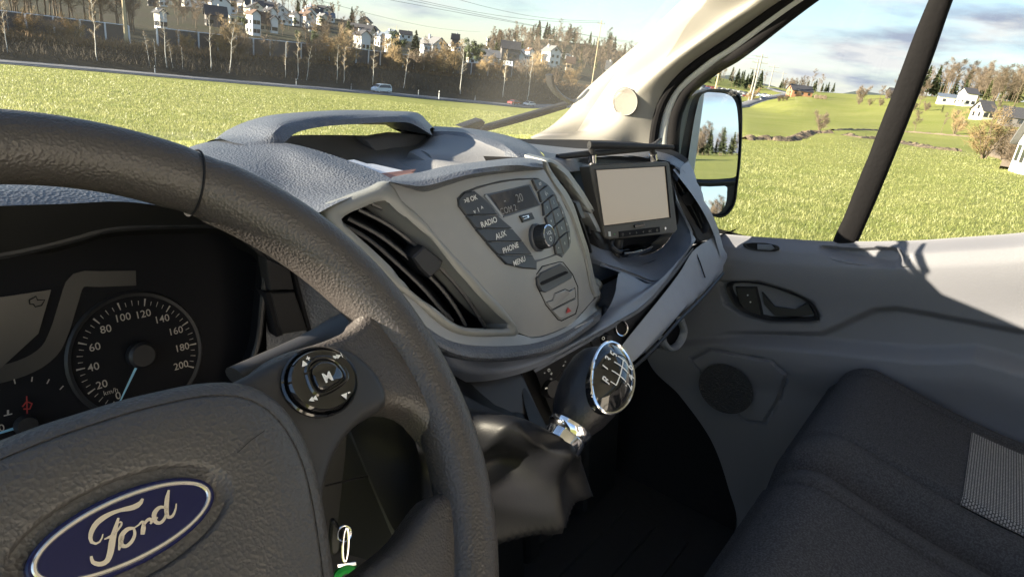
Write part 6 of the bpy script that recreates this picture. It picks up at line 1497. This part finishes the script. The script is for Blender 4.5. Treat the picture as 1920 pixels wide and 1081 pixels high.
# ---- houses
WALL = {k: mat('render_'+k, c, .85) for k, c in {'white': (.72, .71, .68), 'pale blue': (.50, .56, .62), 'tan': (.48, .38, .26), 'dark': (.14, .13, .13), 'cream': (.62, .57, .45), 'wood': (.42, .22, .12)}.items()}
ROOF = {k: mat('roof_'+k, c, .85, bump=[('wz', 3, .4, .05)]) for k, c in {'dark': (.055, .055, .065), 'brown': (.13, .085, .065), 'grey': (.16, .16, .17), 'blue grey': (.12, .15, .20), 'flat': (.5, .5, .5)}.items()}
M['pane'] = mat('window_pane', (.03, .035, .045), .1)
def house(p, w_, d_, h_, rh, wall, roof, rz, label, group=None, name='house', chim=True):
    t = thing(name, label, 'house' if name == 'house' else name.replace('_', ' '), tuple(p), rz, group)
    def LB(mb, n, par=t, **k): o = mb.build(n, par, sharp=30, **k); return o
    flat = roof == 'flat'
    mb = MB(); W2, D2_ = w_/2, d_/2
    mb.box((0, 0, h_/2-.5), (w_, d_, h_+1), WALL[wall])
    if not flat:
        for s in (-1, 1): mb.slab([V3((s*W2, -D2_, h_)), V3((s*W2, D2_, h_)), V3((s*W2, 0, h_+rh))], V3((-s*.2, 0, 0)), WALL[wall])
    LB(mb, 'wall')
    mb = MB()
    if flat: mb.box((0, 0, h_+.15), (w_+.8, d_+.8, .3), ROOF['flat'])
    else:
        e = .5; k = rh/D2_
        for s in (-1, 1): mb.slab([V3((-W2-e, s*(D2_+e), h_-e*k+.12)), V3((W2+e, s*(D2_+e), h_-e*k+.12)), V3((W2+e, 0, h_+rh+.12)), V3((-W2-e, 0, h_+rh+.12))], V3((0, 0, .22)), ROOF[roof])
    ro = LB(mb, 'roof')
    if chim and not flat:
        mb = MB(); mb.box((W2*.4, D2_*.3, h_+rh*.9), (.7, .7, rh*.9), WALL['white']); LB(mb, 'chimney', ro)
    nf = max(1, int(h_/2.8)); nw = max(2, int(w_/3.2))
    for f in range(nf):
        for i in range(nw):
            for s in (-1, 1):
                x = (-W2+w_*(i+.5)/nw); mb = MB(); mb.box((x, s*D2_, 1.4+f*2.7), (1.2, .12, 1.25), M['pane']); LB(mb, 'window')
        for s in (-1, 1):
            for y in (-d_*.22, d_*.22): mb = MB(); mb.box((s*W2, y, 1.4+f*2.7), (.12, 1.1, 1.25), M['pane']); LB(mb, 'window')
    if not flat and rh > 2.2:
        for s in (-1, 1): mb = MB(); mb.box((s*(W2+.0), 0, h_+rh*.35), (.14, 1.2, 1.1), M['pane']); LB(mb, 'window')
    return t
HL = [  # px, py of the foot, width in px, height factor, wall, roof, gable turned to us, row, note
 (302, 55, 18, 1, 'white', 'grey', 1, 'small white gable just above the left barrier gap'), (365, 12, 24, .9, 'tan', 'dark', 0, 'dark roofed house highest on the left skyline'), (285, 12, 16, 1, 'dark', 'dark', 0, 'dark house at the far left of the skyline'),
 (307, 13, 16, 1, 'white', 'flat', 0, 'flat white house on the left skyline'), (412, 20, 22, 1, 'white', 'brown', 1, 'white gable beside the blue grey block'), (430, 26, 30, .8, 'pale blue', 'flat', 0, 'wide pale blue flat roofed block'),
 (458, 24, 20, 1.1, 'white', 'dark', 1, 'white gable below the crest trees'), (478, 25, 14, 1, 'pale blue', 'blue grey', 1, 'small bluish gable below the crest trees'), (405, 50, 42, 1, 'dark', 'dark', 0, 'long dark roofed building above the barrier'),
 (442, 46, 26, .7, 'cream', 'flat', 0, 'low cream flat roofed house'), (475, 66, 22, 1.5, 'white', 'brown', 1, 'tall white gable close above the barrier'), (496, 60, 20, 1, 'tan', 'brown', 0, 'brown roofed house right of the tall gable'),
 (510, 62, 18, 1.1, 'white', 'dark', 1, 'white gable with dark roof right of the brown roof'), (482, 36, 22, .9, 'white', 'flat', 0, 'white flat house in mid slope'), (506, 42, 20, 1.1, 'white', 'dark', 1, 'white gable with dark roof in mid slope'),
 (518, 28, 16, 1.1, 'white', 'grey', 1, 'white gable near the crest'), (537, 47, 24, .9, 'white', 'flat', 0, 'broad white modern house'), (552, 48, 16, 1.1, 'white', 'dark', 1, 'white gable right of the broad modern house'),
 (575, 52, 28, 1.2, 'white', 'brown', 1, 'large white gable with long brown roof'), (585, 60, 14, .8, 'white', 'flat', 0, 'small white annexe below the long brown roof'), (604, 48, 18, 1, 'cream', 'grey', 1, 'cream gable right of the long brown roof'),
 (580, 30, 14, 1.1, 'pale blue', 'blue grey', 1, 'pale blue gable near the crest'), (596, 37, 20, .9, 'white', 'dark', 0, 'white house under the crest trees'), (618, 42, 20, .8, 'white', 'blue grey', 0, 'long blue grey roof at mid slope'),
 (678, 94, 26, 1.2, 'white', 'dark', 1, 'dark roofed house with white frame by the barrier'), (713, 88, 20, 1.1, 'white', 'blue grey', 1, 'blue grey roofed house beside the pale blue one'), (733, 94, 20, 1.5, 'pale blue', 'blue grey', 1, 'pale blue gable house above the barrier'),
 (725, 70, 34, .7, 'cream', 'flat', 0, 'long low white row on the far rise'), (760, 72, 26, .7, 'white', 'dark', 0, 'white house beneath the dark crest roof'), (812, 110, 44, 1.3, 'white', 'grey', 1, 'large white gable house behind the barrier'),
 (795, 90, 12, 1, 'white', 'grey', 1, 'tiny white gable above the large one'), (852, 96, 20, 1, 'white', 'grey', 1, 'white house with a sloping roof below the cypress'), (853, 84, 16, 1, 'dark', 'dark', 0, 'small dark house below the cypress'),
 (904, 124, 68, 1.0, 'white', 'grey', 0, 'long house with broad grey roof behind the barrier'), (962, 124, 32, 1.2, 'pale blue', 'blue grey', 1, 'blue gable house right of the long roof'), (986, 122, 22, 1.1, 'white', 'blue grey', 0, 'blue roofed house right of the blue gable'),
 (1031, 120, 30, 1.4, 'white', 'grey', 1, 'bright white stepped house below the wood'), (1040, 134, 28, 1.0, 'tan', 'blue grey', 1, 'low gable house before the bright white one'), (1058, 110, 24, .7, 'white', 'flat', 0, 'flat white house right of the bright one'),
 (920, 82, 18, .8, 'white', 'flat', 0, 'white modern house on the slope of the wooded hill'), (955, 108, 40, 1.1, 'dark', 'dark', 0, 'dark broad roof behind the blue gable'), (992, 112, 14, 1, 'white', 'brown', 1, 'small white gable behind the blue roof'), (1068, 128, 18, .9, 'tan', 'brown', 0, 'brownish house at the foot of the wood'), (1139, 138, 10, 1, 'white', 'grey', 0, 'tiny white house seen near the pole')]
for i, (x, y, wpx, hf, wl, rf, gb_, lb) in enumerate(HL):
    az, k = pix(x, y); c = column(az); r = None; rr = c[7][0]*.98
    while rr < 640:
        if hz(az, rr) >= k*rr: r = rr; break
        rr += 3
    if r is None: r = min(c[9][0], 420)
    if y > 50+.06*x and r > 300: r = c[7][0]+20+(i*7) % 25
    p = gp(az, r); zd = p.dot(FW); wm = .84*wpx*zd/FPX
    p.z = max(p.z, k*r-.5)
    h_ = max(3.0, min(7.5, 4.6*hf)); rh = 2.6*hf
    face = math.atan2(p.x, p.y); rz = -face
    if gb_: house(p, wm*1.5, wm*.85, h_*.95, wm*.85*.42, wl, rf, rz+math.pi/2+.45, lb, 'houses on the hillside')
    else: house(p, wm, wm*.62, h_*.85, rh, wl, rf, rz+.15, lb, 'houses on the hillside')
rg = random.Random(31); az_ = sorted(rg.uniform(26, 41) for _ in range(26))
for i, az in enumerate(az_):
    r = rg.uniform(330, 500); house(gp(az, r), rg.uniform(8, 12), rg.uniform(7, 9), rg.uniform(3.5, 5.5), 3.0, rg.choice(['white', 'white', 'cream', 'pale blue', 'tan']), rg.choice(['dark', 'dark', 'brown', 'grey']), -R(az)+rg.choice([0, math.pi/2])+rg.uniform(-.4, .4), 'small house high on the town slope, number %d of the upper rows from the left' % (i+1), 'small houses of the upper rows')
# right side buildings
def hs_(x, y, r, wpx, h_, rh, d_, wl, rf, rz, lb, name='house'):
    p, az, rr = at(x, y, r, 150); zd = p.dot(FW); return house(p, .85*wpx*zd/FPX, d_*.85, h_*.85, rh*.85, wl, rf, -R(az)+rz, lb, None, name, False)
hs_(1497, 181, 415, 44, 3.2, 3.4, 11, 'wood', 'dark', .35, 'long dark roofed wooden barn on the meadow rise', 'barn')
hs_(1778, 193, 330, 44, 3.0, 1.4, 9, 'cream', 'blue grey', .1, 'long low farm shed with grey blue roof', 'farm_shed'); hs_(1808, 199, 322, 22, 5.5, 2.2, 9, 'white', 'dark', .4, 'white farmhouse at the end of the shed')
hs_(1838, 224, None, 24, 3.0, 3.0, 8, 'cream', 'dark', .5, 'cottage with steep dark roof on the right slope'); hs_(1893, 236, None, 40, 2.6, 2.6, 8, 'dark', 'dark', .2, 'dark low farm buildings at the right edge'); hs_(1672, 180, 430, 16, 3, 3, 8, 'dark', 'dark', .3, 'dark roof peeping out beside the window bar')
p, az, rr = at(1962, 322, 66); house(p, 4, 5, 2.2, 1.8, 'white', 'grey', -R(az)+.2, 'white house wall cut by the right edge')
p = gp(187, 105); house(p, 6, 5, 2.6, 2.2, 'white', 'grey', .4, 'white hut standing on the slope behind the van', None, 'hut')
# ---- poles and wires
M['wood'] = mat('wooden_pole', (.46, .38, .24), .8); M['steel'] = mat('mast_steel', (.30, .29, .26), .6); M['wire'] = mat('wire', (.05, .05, .05), .6)
def pole(px, py, top, r, rad, arms, label, name='utility_pole', m=None):
    p, az, rr = at(px, py, r); k = pix(*top)[1]; H_ = k*rr-p.z; t = thing(name, label, 'pole' if name == 'utility_pole' else 'pylon', tuple(p)); mb = MB(); m = m or M['wood']
    mb.tube([V3((0, 0, -1)), V3((0, 0, H_*.5)), V3((0, 0, H_))], [rad, rad*.85, rad*.65], m, 8); mb.build('mast', t)
    for hz_, L_ in arms:
        mb = MB(); d = V3((math.cos(R(az)), -math.sin(R(az)), 0)); mb.tube([V3((0, 0, H_-hz_))-d*L_, V3((0, 0, H_-hz_))+d*L_], rad*.35, m, 6)
        for s in (-1, 1): mb.tube([V3((0, 0, H_-hz_))+d*L_*s*.9, V3((0, 0, H_-hz_+.5))+d*L_*s*.9], .07, M['wire'], 5)
        mb.build('cross_arm', t)
    return t, p+V3((0, 0, H_))
t1, q1_ = pole(238, 92, (226, -40), 158, .42, [], 'bright wooden pole in front of the left barrier')
t2, q2_ = pole(1112, 142, (1129, 38), 250, .22, [(1.2, 1.3)], 'slim wooden power pole with one cross arm')
t3, q3_ = pole(1414, 168, (1432, 102), 395, .55, [(1.5, 3.2), (4.5, 3.8), (8, 3.2)], 'right mast of the tall pair with three cross arms', 'pylon', M['steel'])
t4, q4_ = pole(1409, 167, (1424, 112), 400, .5, [(1.5, 3.0), (5, 3.4)], 'left mast of the tall pair', 'pylon', M['steel'])
t5, q5_ = pole(1343, 160, (1353, 118), 330, .55, [], 'thick pale pole left of the tree group', 'utility_pole'); t6, q6_ = pole(1443, 160, (1451, 122), 700, .6, [(2, 5), (6, 6)], 'distant pylon behind the pair', 'pylon', M['steel']); t7, q7_ = pole(1464, 158, (1468, 134), 800, .5, [(2, 4)], 'faintest distant pylon right of the pair', 'pylon', M['steel'])
t8, q8_ = pole(743, 66, (745, 48), 420, .15, [], 'thin aerial mast on the far rise'); t9, q9_ = pole(386, 45, (383, 14), 270, .18, [(1, 1.2)], 'lamp mast with cross bar by the long dark roof')
for i, ((xa, ya, ra_), (xb, yb, rb__)) in enumerate([((560, -32, 160), (1432, 106, 395)), ((600, -34, 160), (1424, 112, 400)), ((690, -22, 170), (1129, 43, 250)), ((780, -24, 170), (1130, 40, 250)), ((520, -20, 165), (900, 60, 420))]):
    da, db = ray(xa, ya), ray(xb, yb); a = da/math.hypot(da.x, da.y)*ra_; b = db/math.hypot(db.x, db.y)*rb__
    mb = MB(); mb.tube([a.lerp(b, k/20)+V3((0, 0, -2.2*math.sin(math.pi*k/20))) for k in range(21)], .04, M['wire'], 4); o = mb.build('power_line', sharp=None); tag(o, ['lowest long power line crossing the sky', 'long power line just above the lowest', 'power line to the slim pole, lower', 'power line to the slim pole, upper', 'faint line over the gap between hills'][i], 'power line', 'power lines')
# ---- vehicles
def car(p, hd, col, label, kind='car', L_=4.3, W_=1.75, H_=1.45, group=None, cat=None):
    t = thing(kind, label, cat or kind.split('_')[-1], tuple(p), hd, group); m = mat('car_paint', col, .25, coat=.5)
    bx_ = .62 if kind == 'car' else .9
    mb = MB()
    if kind == 'car': pr = [(-.5, .35), (-.5, .62), (-.46, .88), (-.30, .93), (-.18, 1.38), (.10, 1.43), (.30, 1.30), (.40, .98), (.49, .90), (.5, .4)]
    else: pr = [(-.5, .35), (-.5, .75), (-.46, .95), (-.36, 1.10), (-.22, 1.72), (.0, 1.86), (.42, 1.84), (.49, 1.5), (.5, .9), (.5, .35)]
    f = [V3((x*L_, -W_/2, z*H_/(1.45 if kind == 'car' else 1.86))) for x, z in pr]
    inn_ = [p_+V3((0, .0, 0)) for p_ in f]
    def at_(k, zf): return [V3((q.x, (1 if k > 0 else -1)*(W_/2-(.18 if q.z > H_*.66 else 0)), q.z)) for q in f]
    A__, B__ = at_(-1, 0), at_(1, 0); mb.grid([A__, B__], m, cu=True); mb.poly(A__, m); mb.poly(B__, m); body = mb.build('body', t, sharp=25)
    for s in (-1, 1):
        mb = MB(); w1 = [(-.26, .62), (-.17, .92), (.08, .95), (.26, .87), (.34, .64)] if kind == 'car' else [(-.33, .60), (-.21, .90), (.0, .94), (.40, .92), (.46, .60)]
        mb.poly([V3((x*L_, s*(W_/2-(.17 if z > .66 else -.01)), z*H_)) for x, z in w1], M['pane']); mb.build('side_glass', t, sharp=None)
    mb = MB(); xs = (-.31, -.19) if kind == 'car' else (-.35, -.235); mb.poly([V3((xs[0]*L_-.03, -W_*.4, H_*.66)), V3((xs[0]*L_-.03, W_*.4, H_*.66)), V3((xs[1]*L_-.03, W_*.36, H_*.93)), V3((xs[1]*L_-.03, -W_*.36, H_*.93))], M['pane']); mb.build('windscreen', t, sharp=None)
    for x in (-.31, .31):
        for s in (-1, 1):
            mb = MB(); mb.lathe([(.0001, .22), (.20, .22), (.33, .2), (.33, 0), (.0001, 0)], M['dark'], V3((x*L_, s*W_/2-(.2 if s > 0 else 0), .32)), V3((0, 1, 0)), 16); wh = mb.build('wheel', t)
            mb = MB(); mb.lathe([(.0001, .235 if s > 0 else -.015), (.19, .232 if s > 0 else -.012)], M['post'], V3((x*L_, s*W_/2-(.2 if s > 0 else 0), .32)), V3((0, 1, 0)), 12); mb.build('hub_cap', wh, sharp=None)
    return t
def roadpt(az, k=.5):
    b_ = min(range(len(ra)), key=lambda i: abs(azr(ra[i].lerp(rb_[i], k))[0]-az)); p = ra[b_].lerp(rb_[b_], k); i2 = min(b_+1, len(ra)-1); d = ra[i2].lerp(rb_[i2], k)-ra[i2-1].lerp(rb_[i2-1], k); return p, math.atan2(d.y, d.x)
p, a = roadpt(pix(718, 162)[0], .70); car(p, a, (.55, .62, .70), 'silver blue van driving left on the road', 'delivery_van', 5.0, 1.9, 2.0, cat='van')
p, a = roadpt(pix(972, 186)[0], .65); car(p, a, (.25, .05, .05), 'dark red car on the road below the shrubs'); p, a = roadpt(pix(1003, 188)[0], .6); car(p, a, (.7, .7, .7), 'white car behind the dark red one')
rg = random.Random(8); nC = 0
for row in range(4):
    for i in range(11):
        az = 68.6+i*.42+rg.uniform(-.05, .05); r = 432+row*13+rg.uniform(-1, 1)
        if az > 73: continue
        nC += 1; c = rg.choice([(.7, .7, .72), (.6, .62, .66), (.1, .1, .12), (.15, .2, .4), (.5, .52, .55), (.35, .06, .05)])
        p = gp(az, r); s_ = car(p+V3((0, 0, .05)), rg.uniform(-.2, .2)+2.2, c, ['front', 'second', 'third', 'back'][row]+' row parked car, number %d counted from the left' % (i+1), group='cars parked in rows beyond the mirror')
for i, (x, y) in enumerate([(1425, 187), (1431, 186), (1437, 187), (1443, 186), (1434, 183), (1428, 176), (1436, 172)]):
    p, az, r = at(x, y, 400+i*6); car(p+V3((0, 0, .2)), 1.2+i*.1, [(.7, .7, .72), (.2, .3, .5), (.7, .7, .7), (.6, .6, .62), (.5, .5, .5), (.3, .4, .6), (.2, .2, .25)][i], '%s car from the left parked below the masts' % ['first', 'second', 'third', 'fourth', 'fifth', 'sixth', 'seventh'][i], group='cars below the masts')
# marker posts by the road
for i, (x, k) in enumerate([(292, .95), (535, .97), (660, .98), (673, .98), (693, .98), (786, .98), (876, .98), (814, .02)]):
    p, a = roadpt(pix(x, 165)[0], k); t = thing('marker_post', ['small white marker post at the far left of the road', 'white marker post by the birch stems', 'reddish marker post before the van, first', 'pale marker post before the van, second', 'reddish marker post before the van, third', 'marker post just right of the van', 'marker post near the fallen branch', 'white marker post on the near side of the road'][i], 'marker post', tuple(p), 0, 'road marker posts')
    mb = MB(); s_ = 1.6 if i == 7 else 1.0; mb.tube([V3((0, 0, -.3)), V3((0, 0, 1.15*s_)), V3((0, 0, 1.3*s_))], [.09*s_, .085*s_, .04], M['white'] if i not in (2, 4) else mat('post_red', (.5, .15, .1), .6), 6); mb.build('post', t)
    mb = MB(); mb.box((0, 0, .95*s_), (.19*s_, .19*s_, .2*s_), M['dark']); mb.build('band', t)
for i, (x, y) in enumerate([(1530, 184), (1538, 185), (1545, 187)]):
    p, az, r = at(x, y, 400); t = thing('hay_bale', '%s pale hay bale lying right of the barn' % ['first', 'second', 'third'][i], 'hay bale', tuple(p), .4, 'hay bales by the barn'); mb = MB(); mb.lathe([(.0001, -1), (1.0, -1), (1.1, -.8), (1.1, .8), (1.0, 1), (.0001, 1)], M['dirt'], V3((0, 0, 1.0)), V3((1, 0, 0)), 16); mb.build('bale', t)
# far blue hills
mb = MB(); rows = []
M['hill'] = mat('far_hills', (.05, .07, .06), 1)
for k in range(70):
    az = 20+k*1.2; hh = 60+38*math.sin(az*.23)+20*math.sin(az*.71+1)+10*math.sin(az*1.9); rows.append([V3((r*math.sin(R(az)), r*math.cos(R(az)), z)) for r, z in ((3200, -40), (4200, hh*.7), (5200, hh), (6500, -60))])
mb.grid(rows, M['hill']); tag(mb.build('hills', sharp=None), kind='structure')
